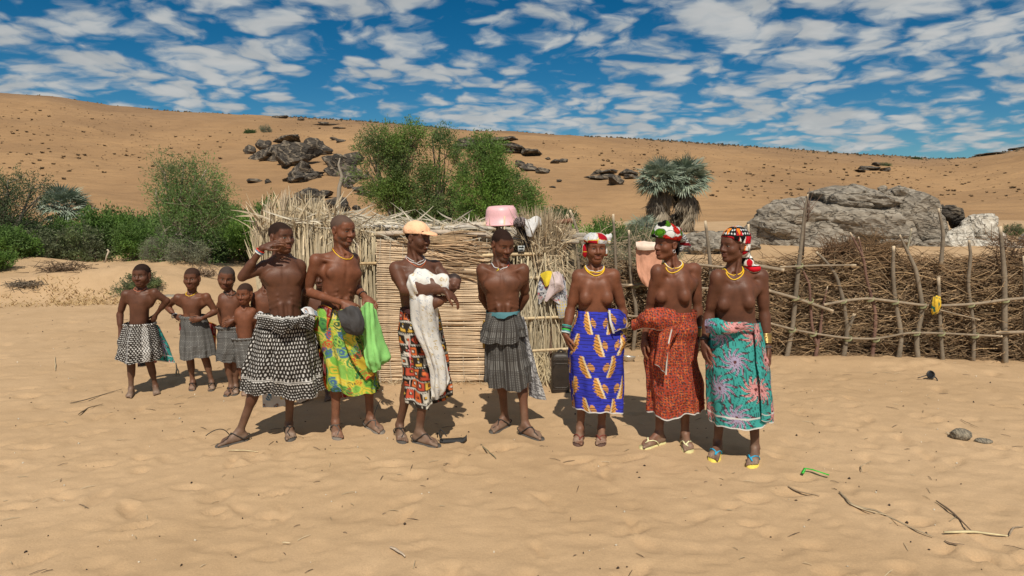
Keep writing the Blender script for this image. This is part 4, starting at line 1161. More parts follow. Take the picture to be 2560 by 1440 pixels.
class Vox:
    def __init__(s, lo, hi, h, fine=None, hf=None):
        ax = []
        for k in range(3):
            if fine is None:
                c = np.arange(lo[k], hi[k] + h, h)
            else:
                a, b = max(fine[0][k], lo[k]), min(fine[1][k], hi[k])
                n0 = max(int(np.ceil((a - lo[k]) / h)), 1); n1 = max(int(np.ceil((b - a) / hf)), 1); n2 = max(int(np.ceil((hi[k] - b) / h)), 1)
                c = np.concatenate([np.linspace(lo[k], a, n0 + 1)[:-1], np.linspace(a, b, n1 + 1)[:-1], np.linspace(b, hi[k], n2 + 1)])
            ax.append(c.astype(np.float32))
        s.ax = ax
        s.D = np.full([len(c) for c in ax], 0.1, np.float32)

    def reg(s, lo, hi):
        sl = []
        for k in range(3):
            i0 = max(np.searchsorted(s.ax[k], lo[k]) - 1, 0); i1 = min(np.searchsorted(s.ax[k], hi[k]) + 1, len(s.ax[k]))
            sl.append(slice(i0, max(i1, i0)))
        X = s.ax[0][sl[0]][:, None, None]; Y = s.ax[1][sl[1]][None, :, None]; Z = s.ax[2][sl[2]][None, None, :]
        return tuple(sl), X, Y, Z

    def put(s, lo, hi, fn, k=0.01, sub=False):
        m = max(k, 0.012) + 0.008
        lo = np.asarray(lo) - m; hi = np.asarray(hi) + m
        sl, X, Y, Z = s.reg(lo, hi)
        if 0 in s.D[sl].shape:
            return
        d = fn(X, Y, Z).astype(np.float32)
        if sub:
            s.D[sl] = -smin(-s.D[sl], d, k)
        else:
            s.D[sl] = smin(s.D[sl], d, k)

    def cone(s, a, b, ra, rb, k=0.012, sub=False):
        a = np.asarray(a, float); b = np.asarray(b, float); ba = b - a; L2 = max(ba @ ba, 1e-9); r = max(ra, rb)

        def fn(X, Y, Z):
            t = np.clip(((X - a[0]) * ba[0] + (Y - a[1]) * ba[1] + (Z - a[2]) * ba[2]) / L2, 0, 1)
            return np.sqrt((X - a[0] - t * ba[0]) ** 2 + (Y - a[1] - t * ba[1]) ** 2 + (Z - a[2] - t * ba[2]) ** 2) - (ra + (rb - ra) * t)
        s.put(np.minimum(a, b) - r, np.maximum(a, b) + r, fn, k, sub)

    def ell(s, c, r, A=None, k=0.012, sub=False, cut=None):
        c = np.asarray(c, float); r = np.asarray(r, float)
        A = np.eye(3) if A is None else A            # rows: the ellipsoid's own axes in world space
        ext = np.sqrt(((A * r[:, None]) ** 2).sum(0))

        def fn(X, Y, Z):
            q = [((X - c[0]) * A[i, 0] + (Y - c[1]) * A[i, 1] + (Z - c[2]) * A[i, 2]) / r[i] for i in range(3)]
            k0 = np.sqrt(q[0] ** 2 + q[1] ** 2 + q[2] ** 2)
            k1 = np.sqrt((q[0] / r[0]) ** 2 + (q[1] / r[1]) ** 2 + (q[2] / r[2]) ** 2) + 1e-6
            d = k0 * (k0 - 1) / k1
            if cut is not None:
                d = np.maximum(d, cut(X, Y, Z))
            return d
        s.put(c - ext, c + ext, fn, k, sub)

    def surface(s, relax=1):
        D = s.D; I = D < 0
        n = D.shape
        c8 = np.zeros([k - 1 for k in n], np.int8)
        corners = [(a, b, c) for a in (0, 1) for b in (0, 1) for c in (0, 1)]
        for a, b, c in corners:
            c8 += I[a:n[0] - 1 + a, b:n[1] - 1 + b, c:n[2] - 1 + c]
        act = (c8 > 0) & (c8 < 8)
        ci = np.argwhere(act)
        ids = np.full(act.shape, -1, np.int64); ids[act] = np.arange(len(ci))
        val = {q: D[ci[:, 0] + q[0], ci[:, 1] + q[1], ci[:, 2] + q[2]] for q in corners}
        acc = np.zeros((len(ci), 3)); cnt = np.zeros(len(ci))
        for a in corners:
            for k in range(3):
                if a[k] == 1:
                    continue
                b = list(a); b[k] = 1; b = tuple(b)
                va, vb = val[a], val[b]
                cr = (va < 0) != (vb < 0)
                t = np.where(cr, va / np.where(cr, va - vb, 1), 0)
                p = np.tile(np.array(a, float), (len(ci), 1)); p[:, k] += t
                acc[cr] += p[cr]; cnt += cr
        acc /= cnt[:, None]
        v = np.empty((len(ci), 3))
        for k in range(3):
            v[:, k] = s.ax[k][ci[:, k]] + acc[:, k] * (s.ax[k][ci[:, k] + 1] - s.ax[k][ci[:, k]])
        quads = []
        for k in range(3):
            u, w = (k + 1) % 3, (k + 2) % 3
            sl0 = [slice(None)] * 3; sl1 = [slice(None)] * 3
            sl0[k] = slice(0, n[k] - 1); sl1[k] = slice(1, n[k])
            A, B = I[tuple(sl0)], I[tuple(sl1)]
            e = np.argwhere(A != B)
            e = e[(e[:, u] > 0) & (e[:, w] > 0) & (e[:, u] < n[u] - 1) & (e[:, w] < n[w] - 1)]
            fl = A[e[:, 0], e[:, 1], e[:, 2]]

            def g(du, dw):
                q = e.copy(); q[:, u] -= du; q[:, w] -= dw
                return ids[q[:, 0], q[:, 1], q[:, 2]]
            f = np.stack([g(1, 1), g(0, 1), g(0, 0), g(1, 0)], 1)
            f[~fl] = f[~fl][:, ::-1]
            quads.append(f)
        f = np.vstack(quads)
        f = f[(f >= 0).all(1)]
        for _ in range(relax):
            sm = np.zeros_like(v); cn = np.zeros(len(v))
            for a, b in ((0, 1), (1, 2), (2, 3), (3, 0)):
                np.add.at(sm, f[:, a], v[f[:, b]]); np.add.at(cn, f[:, a], 1)
            ok = cn > 0
            v[ok] = 0.55 * v[ok] + 0.45 * sm[ok] / cn[ok][:, None]
        return v, f


def rot(yaw, pitch, roll):
    """axes of a head: x = towards image right, y = the way it faces, z = up.  yaw > 0 looks to image right, pitch > 0 looks down"""
    f = np.array([math.sin(yaw), -math.cos(yaw), 0.0]); r = np.array([math.cos(yaw), math.sin(yaw), 0.0]); u = np.array([0, 0, 1.0])
    f, u = f * math.cos(pitch) - u * math.sin(pitch), u * math.cos(pitch) + f * math.sin(pitch)
    r, u = r * math.cos(roll) - u * math.sin(roll), u * math.cos(roll) + r * math.sin(roll)
    return np.array([r, f, u])


FIG = []          # everything later code needs to know about each figure


def figure(label, head, yaw, neck, sh, el, wr, tip, pel, feet, s=1.0, hs=1.0, pitch=0, roll=0, skin=(0.120, 0.052, 0.031), hair=(0.012, 0.010, 0.009),
           hairline=0.045, thin=1.0, bust=0.0, belly=0.0, curl=(0.35, 0.35), palm=(None, None), lean=0.0, hem=0.55, old=False, beard=False,
           knees=(None, None), child=False, torso_yaw=None, waist_w=1.0, smile=0.0, navel=False, seed=0):
    rng = np.random.RandomState(seed + 5)
    foot = []
    for (hp, tp) in feet:
        h, t = G(*hp), G(*tp); d = nrm((t - h) * [1, 1, 0])
        foot.append((h, d))
    Y0 = np.mean([f[0][1] + 0.05 * f[1][1] for f in foot]) + lean
    J = lambda q: P(q[0], q[1], Y0 + (q[2] if len(q) > 2 else 0))
    base = np.array([np.mean([f[0][0] for f in foot]), Y0, 0.0])
    hc = J(head); nk = J(neck); pv = J(pel)
    S_ = [J(q) for q in sh]; E_ = [J(q) for q in el]; W_ = [J(q) for q in wr]; T_ = [J(q) for q in tip]
    HA = rot(yaw, pitch, roll)
    HR = HA.T                                       # local -> world
    hl = lambda p: hc + HR @ (np.asarray(p, float) * hs)
    pts = np.array([hc + [0, 0, .14 * hs], hc - [.13, .13, .15], hc + [.13, .13, 0]] + S_ + E_ + W_ + T_ + [pv] + [f[0] for f in foot] + [f[0] + f[1] * .26 * s for f in foot])
    lo = np.minimum(pts.min(0) - 0.09, 9e9); hi = pts.max(0) + 0.09
    lo[2] = -0.012
    lo[1] -= 0.06; hi[1] += 0.06
    r = .155 * hs
    V = Vox(lo, hi, 0.0086 if not child else 0.0080, (hc - [r, r, r * .95], hc + [r, r, r]), 0.0045)

    # ---- torso
    up = nk - pv; L = np.linalg.norm(up); up /= L
    rt = S_[1] - S_[0]
    if torso_yaw is not None:
        rt = np.array([math.cos(torso_yaw), math.sin(torso_yaw), 0.0])
    rt = nrm(rt - up * (rt @ up)); fr = np.cross(up, rt) * 1.0
    if fr[1] > 0 and torso_yaw is None:
        fr = -fr
    fr = -np.cross(rt, up)
    fr = fr if fr[1] < 0 else -fr
    if child:
        st = [(-.28, .085, .075), (-.05, .118, .088), (.22, .108, .092 + belly), (.45, .108, .090 + belly * .5), (.75, .120, .086), (.93, .112, .074), (1.08, .05, .05)]
    elif bust:
        st = [(-.26, .11, .10), (-.02, .165, .118), (.26, .128, .098 + belly), (.52, .132, .095), (.78, .142, .092), (.94, .115, .075), (1.08, .05, .05)]
    else:
        st = [(-.26, .10, .09), (-.02, .148, .105), (.26, .126, .092 + belly), (.52, .140, .100), (.78, .155, .104), (.94, .125, .080), (1.08, .05, .05)]
    st = np.array(st); su = st[:, 0]; wmul = np.interp(su, [0, .26, .6], [1, waist_w, 1])
    sa = st[:, 1] * thin * s * wmul; sb = st[:, 2] * s * (0.5 + 0.5 * thin)
    curve = np.interp(su, [-.3, 0, .3, .7, 1.1], [0.0, -.012, .012, -.012, .012]) * s         # the spine's slight S
    uf = np.linspace(-.3, 1.1, 57)
    from_st = lambda arr: np.interp(uf, su, arr)
    ker = np.array([1, 2, 3, 2, 1.]) / 9
    sm = lambda arr: np.convolve(np.pad(arr, 2, mode='edge'), ker, 'valid')
    A_, B_, C_ = sm(from_st(sa)), sm(from_st(sb)), sm(from_st(curve))

    def tors(X, Yy, Z):
        X = X - pv[0]; Yy = Yy - pv[1]; Z = Z - pv[2]
        u = (X * up[0] + Yy * up[1] + Z * up[2]) / L
        a = np.interp(u, uf, A_); b = np.interp(u, uf, B_); c = np.interp(u, uf, C_)
        x = (X * rt[0] + Yy * rt[1] + Z * rt[2]) / a
        y = (X * fr[0] + Yy * fr[1] + Z * fr[2] + c) / b
        e = 2.35
        d = ((np.abs(x) ** e + np.abs(y) ** e) ** (1 / e) - 1) * np.minimum(a, b)
        return np.maximum(d, np.maximum((u - 1.06) * L, (-.24 - u) * L))
    ext = np.array([.24, .24, .1]) * s
    V.put(np.minimum(pv, nk) - ext - [0, 0, .12 * s], np.maximum(pv, nk) + ext, tors, 0.01)
    tp_ = lambda u, x, y: pv + up * (u * L) + rt * (x * s * thin) + fr * (y * s)
    TA = np.array([rt, fr, up])
    # ---- shoulders, collar bones, chest
    for q, sg in ((0, -1), (1, 1)):
        sj = S_[q]
        V.cone(nk - up * .005 * s - fr * .03 * s + rt * sg * .03 * s, sj + up * .008 * s - fr * .015 * s, .040 * s, .036 * s * thin, .045 * s)
        V.ell(sj - up * .005 * s, np.array([.050, .052, .060]) * s * thin, TA, .035 * s)
        V.cone(tp_(.90, sg * .02, .072 if not child else .060), sj + up * (.022 if not child else .012) * s + fr * .02 * s, (.010 if not child else .007) * s, (.012 if not child else .008) * s, .018 * s)
        V.cone(tp_(.72, sg * .12, -.02), sj - up * .07 * s, .05 * s * thin, .035 * s * thin, .04 * s)
        if child:
            V.ell(tp_(.84, sg * .085, .012), np.array([.050, .050, .060]) * s, TA, .045 * s)
        if not child and not bust:
            V.ell(tp_(.75, sg * .072, .074 if not old else .068), np.array([.072, .025 if not old else .022, .054 if not old else .044]) * s, TA, .030 * s)
            for k_ in range(3):       # lower ribs
                V.cone(tp_(.50 - k_ * .07, sg * .055, .090), tp_(.44 - k_ * .07, sg * .125, .030), .006 * s, .006 * s, .016 * s)
            V.cone(tp_(.36, sg * .036, .086), tp_(.12, sg * .034, .094), .020 * s, .018 * s, .022 * s)
        if bust:
            V.cone(tp_(.78, sg * .066, .066), tp_(.60, sg * .082, .082), .030 * s, .040 * s * bust, .035 * s)
            V.ell(tp_(.54, sg * .084, .088), np.array([.050, .042, .052]) * s * bust, TA, .022 * s)
    if not child and not bust:
        V.cone(tp_(.86, 0, .112), tp_(.55, 0, .122), .010 * s, .008 * s, .02 * s, sub=True)
        V.cone(tp_(.34, 0, .106), tp_(.08, 0, .108), .007 * s, .006 * s, .014 * s, sub=True)
    # ---- neck
    V.cone(hl((0, -.022, -.055)), nk + up * .0 - fr * .022 * s, .054 * hs * (0.82 if child else (.90 if bust else 1.0)), .060 * s * (.80 if child else (.88 if bust else 1.0)), .030 * s)
    for sg in (-1, 1):
        V.cone(hl((sg * .05, -.02, -.05)), tp_(.97, sg * .012, .058), .012 * hs, .010 * s, .016 * s)
    V.ell(nk + fr * .052 * s + up * .01 * s, np.array([.012, .012, .012]) * s, TA, .012 * s, sub=True)
    # ---- arms and hands
    hands = []
    for q in (0, 1):
        a, e, w, t = S_[q], E_[q], W_[q], T_[q]
        ua = nrm(e - a); fa = nrm(w - e); m = s * thin
        V.cone(a, e, .042 * m, .033 * m, .016)
        V.cone(a + (e - a) * .30, a + (e - a) * .72, .042 * m, .037 * m, .02)
        V.cone(e, w, .034 * m, .0225 * s, .016)
        V.cone(e + (w - e) * .10, e + (w - e) * .45, .037 * m, .032 * m, .02)
        V.ell(e - fa * .008 * s, np.array([.031, .031, .031]) * m, None, .015)
        # hand
        hd = nrm(t - w); HL = .178 * s * (1.02 if not child else .95)
        pn = palm[q]
        if pn is None:
            pn = np.array([1.0 if q == 0 else -1.0, 0.15, 0.1])
        pn = nrm(np.asarray(pn, float) - hd * (np.asarray(pn, float) @ hd))      # the way the palm faces
        sd_ = np.cross(hd, pn)                                                  # across the palm, towards the thumb
        if q == 0:
            sd_ = np.cross(hd, pn); sd_ = sd_ if sd_ @ np.array([0, -1.0, .3]) > 0 else -sd_
        else:
            sd_ = sd_ if sd_ @ np.array([0, -1.0, .3]) > 0 else -sd_
        HM = np.array([hd, sd_, pn])
        kc = w + hd * HL * .28
        V.ell(kc, np.array([HL * .31, HL * .215, HL * .105]), HM, .010)
        V.cone(w, kc, .021 * s, .020 * s, .012)
        cu = curl[q]
        for fi in range(4):
            off = (1.5 - fi) * HL * .118
            fl = HL * (.42, .47, .44, .345)[fi]
            p0 = w + hd * HL * (.49, .52, .50, .46)[fi] + sd_ * off
            ang = 0.0; dd = hd + sd_ * (1.5 - fi) * .07
            dd = nrm(dd)
            rr = HL * (.050, .052, .050, .044)[fi]
            for k_, fr_ in enumerate((.45, .30, .25)):
                ang += cu * (0.8, 1.1, .8)[k_] * (1 + .12 * (fi - 1))
                dv = dd * math.cos(ang) + pn * math.sin(ang)
                p1 = p0 + dv * fl * fr_
                V.cone(p0, p1, rr, rr * .88, .0035)
                p0 = p1; rr *= .9
        t0 = w + hd * HL * .14 + sd_ * HL * .15; t1 = t0 + nrm(hd * .75 + sd_ * .55 + pn * .3) * HL * .22
        t2 = t1 + nrm(hd * .95 + sd_ * .2 + pn * .35) * HL * .17; t3 = t2 + nrm(hd * 1.0 + pn * .4) * HL * .13
        V.cone(t0, t1, HL * .075, HL * .062, .008); V.cone(t1, t2, HL * .058, HL * .052, .004); V.cone(t2, t3, HL * .052, HL * .044, .004)
        hands.append((w, hd, sd_, pn, kc, HL))
    # ---- legs and feet
    ank = []
    for q, sg in ((0, -1), (1, 1)):
        h, d = foot[q]
        a = h + d * .045 * s + [0, 0, .085 * s]
        hip = pv - up * .05 * s + rt * sg * .078 * s * thin
        k = (hip + a) / 2 + fr * .035 * s * (1 if not child else .6) + np.array([0, 0, .01])
        if knees[q] is not None:
            kk = J(knees[q]); k = kk
        lt = s * (0.55 + .45 * thin) * (.92 if child else 1)
        V.cone(hip, k, .078 * lt, .048 * lt, .03)
        V.ell(k + fr * .006, np.array([.049, .050, .056]) * lt, None, .02)
        V.cone(k, a, .043 * lt, .029 * s, .02)
        back = -fr
        cf = k + (a - k) * .30 + back * .014 * lt
        V.cone(cf - (a - k) * .10, cf + (a - k) * .18, .046 * lt, .040 * lt, .03)
        V.cone(a, h + d * .02 * s + [0, 0, .035 * s], .030 * s, .030 * s, .015)
        FL = .232 * s
        sdv = np.cross(d, [0, 0, 1.0])
        V.cone(h + d * .015 * s + [0, 0, .032 * s], h + d * FL * .66 + [0, 0, .024 * s], .031 * s, .028 * s, .015)
        V.cone(a + d * .01 * s - [0, 0, .01 * s], h + d * FL * .62 + [0, 0, .030 * s], .030 * s, .022 * s, .02)
        for o_ in (-.022, .022):
            V.cone(h + d * FL * .3 + sdv * o_ * .6 * s + [0, 0, .022 * s], h + d * FL * .72 + sdv * o_ * s + [0, 0, .021 * s], .018 * s, .021 * s, .015)
        inner = -1 if (sdv @ rt) * sg > 0 else 1       # the big toe lies on the inner side
        for ti in range(5):
            o_ = inner * (.030 - ti * .0150) * s
            p0 = h + d * FL * (.76 - abs(ti - .8) * .018) + sdv * o_ + [0, 0, .019 * s]
            p1 = h + d * FL * (.99 - ti * .045) + sdv * o_ * 1.12 + [0, 0, .012 * s]
            rr = (.0125 if ti == 0 else .0088 - ti * .0002) * s
            V.cone(p0, p1, rr * 1.05, rr, .003)
        ank.append((a, h, d, sdv, FL, inner))
    # ---- head
    if True:
        E = lambda c, r_, k_=.012, sub=False: V.ell(hl(c), np.array(r_) * hs, HA, k_ * hs, sub)
        Cn = lambda a, b, ra, rb, k_=.012, sub=False: V.cone(hl(a), hl(b), ra * hs, rb * hs, k_ * hs, sub)
        jw = .93 if (bust or child) else 1.0; cz = .009 if child else 0.0
        E((0, -.016, .036), (.0735 + cz * .35, .094 + cz * .3, .080 + cz * .3))
        E((0, .020, -.030), (.0625 * jw, .068, .077), .02)
        E((0, .060, .045), (.052, .030, .036), .03)
        Cn((-.053 * jw, -.002, -.052), (-.016, .058, -.092 + cz), .021, .019, .022)
        Cn((.053 * jw, -.002, -.052), (.016, .058, -.092 + cz), .021, .019, .022)
        E((0, .066, -.092 + cz), (.022 * jw, .020, .018), .015)
        for sg in (-1, 1):
            Cn((sg * .012, .080, .024), (sg * .048, .062, .024), .0125, .012, .014)       # brow
            E((sg * .044, .048, -.022), (.026, .030, .026), .03)                          # cheek bone
            E((sg * .031, .098, .004), (.018, .020, .0115), .012, sub=True)               # eye socket
            E((sg * .031, .0655, .003), (.0175, .0175, .0135), .004)                      # lids over the eyeball
            Cn((sg * .019, .0815, .0085), (sg * .044, .0745, .0080), .0032, .0030, .004)   # upper lid fold
            E((sg * .0165, .090, -.031), (.0118, .0120, .0098), .007)                     # nostril wing
            E((sg * .0085, .0985, -.039), (.0042, .006, .004), .003, sub=True)
            if smile:
                E((sg * .038, .062, -.036), (.020, .018, .020), .02)
            # ear
            E((sg * .0755, -.012, -.002), (.0105, .020, .031), .006)
            E((sg * .083, -.008, .002), (.0060, .0105, .017), .004, sub=True)
            E((sg * .0735, -.006, -.030), (.007, .009, .010), .005)
        Cn((0, .080, .016), (0, .102, -.024), .0090, .0125, .010)                         # nose
        E((0, .103, -.028), (.0135, .0110, .0105), .006)
        Cn((-.020, .0835, -.0535), (.020, .0835, -.0535), .0075, .0075, .006); E((0, .091, -.0535), (.014, .0085, .0075), .006)
        Cn((-.018, .0825, -.0685), (.018, .0825, -.0685), .0085, .0085, .006); E((0, .089, -.0690), (.015, .0090, .0085), .006)
        Cn((-.025, .0905, -.0605 + smile * .004), (0, .0985, -.0610), .0024, .0026, .002, sub=True); Cn((.025, .0905, -.0605 + smile * .004), (0, .0985, -.0610), .0024, .0026, .002, sub=True)
        if old:
            for sg in (-1, 1):
                Cn((sg * .024, .090, -.034), (sg * .036, .074, -.062), .0030, .0030, .006, sub=True)
    v, f = V.surface(1)

    # ---- pigment
    c = np.tile(np.array(skin), (len(v), 1))
    c *= (1 + .14 * fbm(v[:, 0] * 9, v[:, 1] * 9, v[:, 2] * 9, 3, seed))[:, None]
    q = (v - hc) @ HR / hs
    inh = (np.abs(q) < [.12, .14, .16]).all(1) & (q[:, 2] > -.125)
    x, y, z = q.T
    ax = np.abs(x)
    # short-cropped hair
    line = hairline + np.clip(.055 - y, 0, .2) * -.62 + np.where((ax > .05) & (y > .01) & (y < .05), -.012, 0)
    line = np.maximum(line, -.045)
    hair_w = np.clip((z - line + .004 * fbm(x * 90, y * 90, z * 90, 2, 3)) / .016, 0, 1) * inh
    ear = (ax > .074) & (z < .032) & (y > -.04) & (y < .02)
    hair_w[ear] = 0
    hair_w *= .86
    c = c * (1 - hair_w[:, None]) + np.array(hair) * hair_w[:, None]
    brow = inh & (y > .055) & (ax > .014) & (ax < .047) & (np.abs(z - .0245 + (ax - .03) * .12) < .0042)
    c[brow] = c[brow] * .45 + np.array(hair) * .55
    lip = inh & (y > .073) & (ax < .024) & ((np.abs(z + .0545) < .0075 - ax * .14) | (np.abs(z + .0690) < .0085 - ax * .16))
    c[lip] = c[lip] * [1.15, 1.0, 1.12]
    mouth = inh & (y > .073) & (ax < .025) & (np.abs(z + .0610 - smile * .004 * ax / .025) < .0020)
    c[mouth] *= .35
    if smile > 0.8:
        teeth = inh & (y > .075) & (ax < .016) & (np.abs(z + .0600) < .0030)
        c[teeth] = (.55, .50, .44)
    ex = ax - .031
    eye = inh & (y > .058) & (np.abs(ex) < .0135) & (np.abs(z - .0025) < .0052 * np.sqrt(np.clip(1 - (ex / .0135) ** 2, 0, 1)))
    c[eye] = (.22, .19, .165)
    iris = eye & (np.abs(ex) < .0062)
    c[iris] = (.010, .007, .006)
    lash = inh & (y > .055) & (np.abs(ex) < .015) & (np.abs(z - .0080 + ex * ex * 14) < .0018)
    c[lash] *= .3
    if beard:
        bw = inh & (y > .02) & (z < -.040) & (z > -.118) & ~lip & ((z < -.078) | (ax > .034)) & (vnoise(x * 160, y * 160, z * 160, 4) > -.1)
        c[bw] = c[bw] * .55 + np.array((.09, .085, .08)) * .45
    # palms, soles, dust on shins and feet
    for (w, hd, sd_, pn, kc, HL) in hands:
        p = v - w
        near = ((p @ hd) > .01) & ((p @ hd) < HL * 1.1) & (np.abs(p @ sd_) < HL * .5) & ((p @ pn) > HL * .035) & ((p @ pn) < HL * .6)
        c[near] = c[near] * [1.55, 1.6, 1.6]
    dz = np.clip((0.42 * s - v[:, 2]) / (.40 * s), 0, 1)
    dn = np.clip(.5 + .7 * fbm(v[:, 0] * 14, v[:, 1] * 14, v[:, 2] * 9, 3, seed + 9), 0, 1)
    dust = np.clip(dz * .34 * (0.4 + dn) + np.clip((.075 - v[:, 2]) / .06, 0, 1) * .30 * (0.4 + dn), 0, .62)
    c = c * (1 - dust[:, None]) + np.array((.27, .20, .145)) * dust[:, None]

    root = thing('person', label, 'person', base)
    obj('body', mesh('body', v - base, f, None, np.column_stack([np.clip(c, .002, .9), 1 - hair_w]), M['skin']), root)
    I_ = dict(root=root, base=base, Y0=Y0, hc=hc, HA=HA, hl=hl, hs=hs, nk=nk, pv=pv, up=up, rt=rt, fr=fr, L=L, s=s, tp=tp_, sh=S_, el=E_, wr=W_, tip=T_, hands=hands, ank=ank, V=V)
    FIG.append(I_)
    return I_


def child_part(name, me, I_, **props):
    return obj(name, me, I_['root'], None, **props)


def pushed(I_, p, gap=.004):
    """moves points that lie inside the body out to its surface"""
    V = I_['V']; p = np.array(p, float)
    for _ in range(4):
        idx = [np.clip(np.searchsorted(V.ax[k], p[:, k]), 1, len(V.ax[k]) - 2) for k in range(3)]
        d = V.D[idx[0], idx[1], idx[2]]
        g = np.stack([(V.D[idx[0] + (k == 0), idx[1] + (k == 1), idx[2] + (k == 2)] - V.D[idx[0] - (k == 0), idx[1] - (k == 1), idx[2] - (k == 2)]) for k in range(3)], -1)
        g /= np.linalg.norm(g, axis=1)[:, None] + 1e-9
        m = d < gap
        p[m] += g[m] * np.clip(gap - d[m], 0, .03)[:, None]
    return p


def necklace(I_, col, rad=.004, drop=.0, wide=1.0, name='necklace', pend=None):
    s, nk, up, rt, fr = I_['s'], I_['nk'], I_['up'], I_['rt'], I_['fr']
    th = np.linspace(0, 2 * np.pi, 60, endpoint=False)
    front = .5 - .5 * np.cos(th)                                   # 0 at the nape, 1 at the throat
    p = nk - fr * .015 * s + up * .038 * s + rt * (np.sin(th) * .062 * wide * s)[:, None] + fr * (-np.cos(th) * .064 * s)[:, None] \
        - up * (front ** 2 * (.055 + drop) * s)[:, None] + up * .012 * s
    p = pushed(I_, p, rad * .7)
    p[:, :] = (p + np.roll(p, 1, 0) + np.roll(p, -1, 0)) / 3
    m = MB(); c = np.array(col)
    if c.ndim == 2:
        c = c[np.arange(60) * len(c) // 60]
    m.tube(p, rad, 6, c, closed=True)
    o = child_part(name, m.build(name, M['beads'], org=I_['base']), I_)
    if pend is not None:
        m = MB(); k = np.argmin(p[:, 1]); q = p[k]
        m.tube([q, q + [0.008, -.006, -.012], q + [-.01, -.008, -.024]], [.004, .006, .002], 5, pend)
        obj('pendant', m.build('pendant', M['beads'], org=I_['base']), o)


def band(I_, q, f, col, n=1, rad=.0035, gap=.008, name='bracelet', mat='beads', extra=.004, arm=True):
    """n rings round the forearm, f = share of the way from elbow to wrist"""
    a, b = I_['el'][q], I_['wr'][q]
    d = nrm(b - a); x = nrm(np.cross(d, [0, 0.3, 1.0]) if abs(d[2]) < .9 else np.cross(d, [0, 1.0, 0])); y = np.cross(d, x)
    th = np.linspace(0, 2 * np.pi, 28, endpoint=False)
    for k in range(n):
        c = a + (b - a) * f + d * k * gap
        r = (.037 + (.0235 - .037) * min(f + k * gap / .25, 1)) * I_['s'] + extra
        p = c + np.cos(th)[:, None] * x * r + np.sin(th)[:, None] * y * r
        p = pushed(I_, p, rad * .8)
        m = MB(); m.tube(p, rad, 6, col[k % len(col)] if isinstance(col[0], (tuple, list)) else col, closed=True)
        child_part(name, m.build(name, M[mat], org=I_['base']), I_)


def sandal(I_, q, kind, col, strap):
    a, h, d, sdv, FL, inner = I_['ank'][q]
    s = I_['s']
    t = np.linspace(-.06, 1.06, 20); wd = np.interp(t, [-.06, .0, .2, .5, .75, .95, 1.06], [.010, .030, .034, .035, .046, .038, .010]) * s
    sh = np.interp(t, [0, .5, 1.0], [0, 0.0, inner * .008]) * s
    top = h + d * (t * FL)[:, None] + sdv * sh[:, None]
    z1, z0 = .006 * s, -.014
    ring = []
    for zz, g in ((z0, .98), (z1, 1.0)):
        Lf = top + sdv * (wd * g)[:, None] + [0, 0, zz]; Rt = top - sdv * (wd * g)[:, None] + [0, 0, zz]
        ring.append(np.vstack([Lf, Rt[::-1]]))
    n = 40
    v = np.vstack(ring)
    q4 = [(k, (k + 1) % n, n + (k + 1) % n, n + k) for k in range(n)]
    q4 += [(n + k, n + k + 1, n + n - 2 - k, n + n - 1 - k) for k in range(19)]
    m = MB(); m.add(v, q4, None, col)
    root = child_part('sandal', m.build('sandal', M['rubber'], smooth=False, org=I_['base']), I_)
    V0 = h + d * FL * .74 + sdv * inner * .018 * s + [0, 0, .012 * s]
    mid = h + d * FL * .55 + [0, 0, .064 * s]
    m = MB()
    if kind == 'thong':
        for sg in (-1, 1):
            e = h + d * FL * .36 + sdv * sg * .036 * s + [0, 0, .006]
            p = arc3(V0 + [0, 0, .010], h + d * FL * .58 + sdv * sg * .030 * s + [0, 0, .072 * s], e, 14)
            m.tube(pushed(I_, p, .003), np.linspace(.0065, .0055, 14), 6, strap, flat=.6)
        m.tube([V0 + [0, 0, .012], V0 - [0, 0, .01]], .005, 6, strap)
    else:
        knot = h + d * FL * .50 + [0, 0, .068 * s]
        m.tube(pushed(I_, arc3(V0 - [0, 0, .004], (V0 + knot) / 2 + [0, 0, .012], knot, 10), .003), .0042, 6, strap)
        for sg in (-1, 1):
            e = h + d * FL * .14 + sdv * sg * .036 * s + [0, 0, .012]
            p = arc3(knot, h + d * FL * .30 + sdv * sg * .048 * s + [0, 0, .056 * s], e, 14)
            m.tube(pushed(I_, p, .003), .0042, 6, strap)
        b = [h - d * .028 * s + sdv * .0 + [0, 0, .040 * s]]
        p = np.vstack([arc3(h + d * FL * .16 + sdv * .037 * s + [0, 0, .018], h - d * .02 * s + sdv * .042 * s + [0, 0, .045], b[0], 10), arc3(b[0], h - d * .02 * s - sdv * .042 * s + [0, 0, .045], h + d * FL * .16 - sdv * .037 * s + [0, 0, .018], 10)[1:]])
        m.tube(pushed(I_, p, .003), .004, 6, strap)
        th = np.linspace(0, 2 * np.pi, 14, endpoint=False)
        m.tube(knot + [0, 0, .004] + np.cos(th)[:, None] * d * .008 + np.sin(th)[:, None] * sdv * .008, .004, 5, strap, closed=True)
    obj('strap', m.build('strap', M['rubber'], org=I_['base']), root)
    return root


# ------------------------------------------------------------------ cloth
def fabric(name, v, n, m, col, I_=None, wrap=False, base=None, parent=None, thick=.003, mat='cloth', **props):
    col = col * (1 - .13 * np.clip(fbm(v[:, 0] * 5, v[:, 1] * 5, v[:, 2] * 5, 3, 77) + .2, 0, 1))[:, None] * .90 + np.array((.022, .016, .010)); col = col * .92 + col.mean(1, keepdims=True) * .08     # faded, dusty cotton
    b = I_['base'] if I_ is not None else base
    me = mesh(name, v - b, grid_faces(n, m, wrap), None, col, M[mat])
    o = obj(name, me, I_['root'] if (I_ is not None and parent is None) else parent, b if (I_ is None and parent is None) else None, **props)
    if thick and not wrap:
        sol = o.modifiers.new('thickness', 'SOLIDIFY'); sol.thickness = thick; sol.offset = 0
    return o


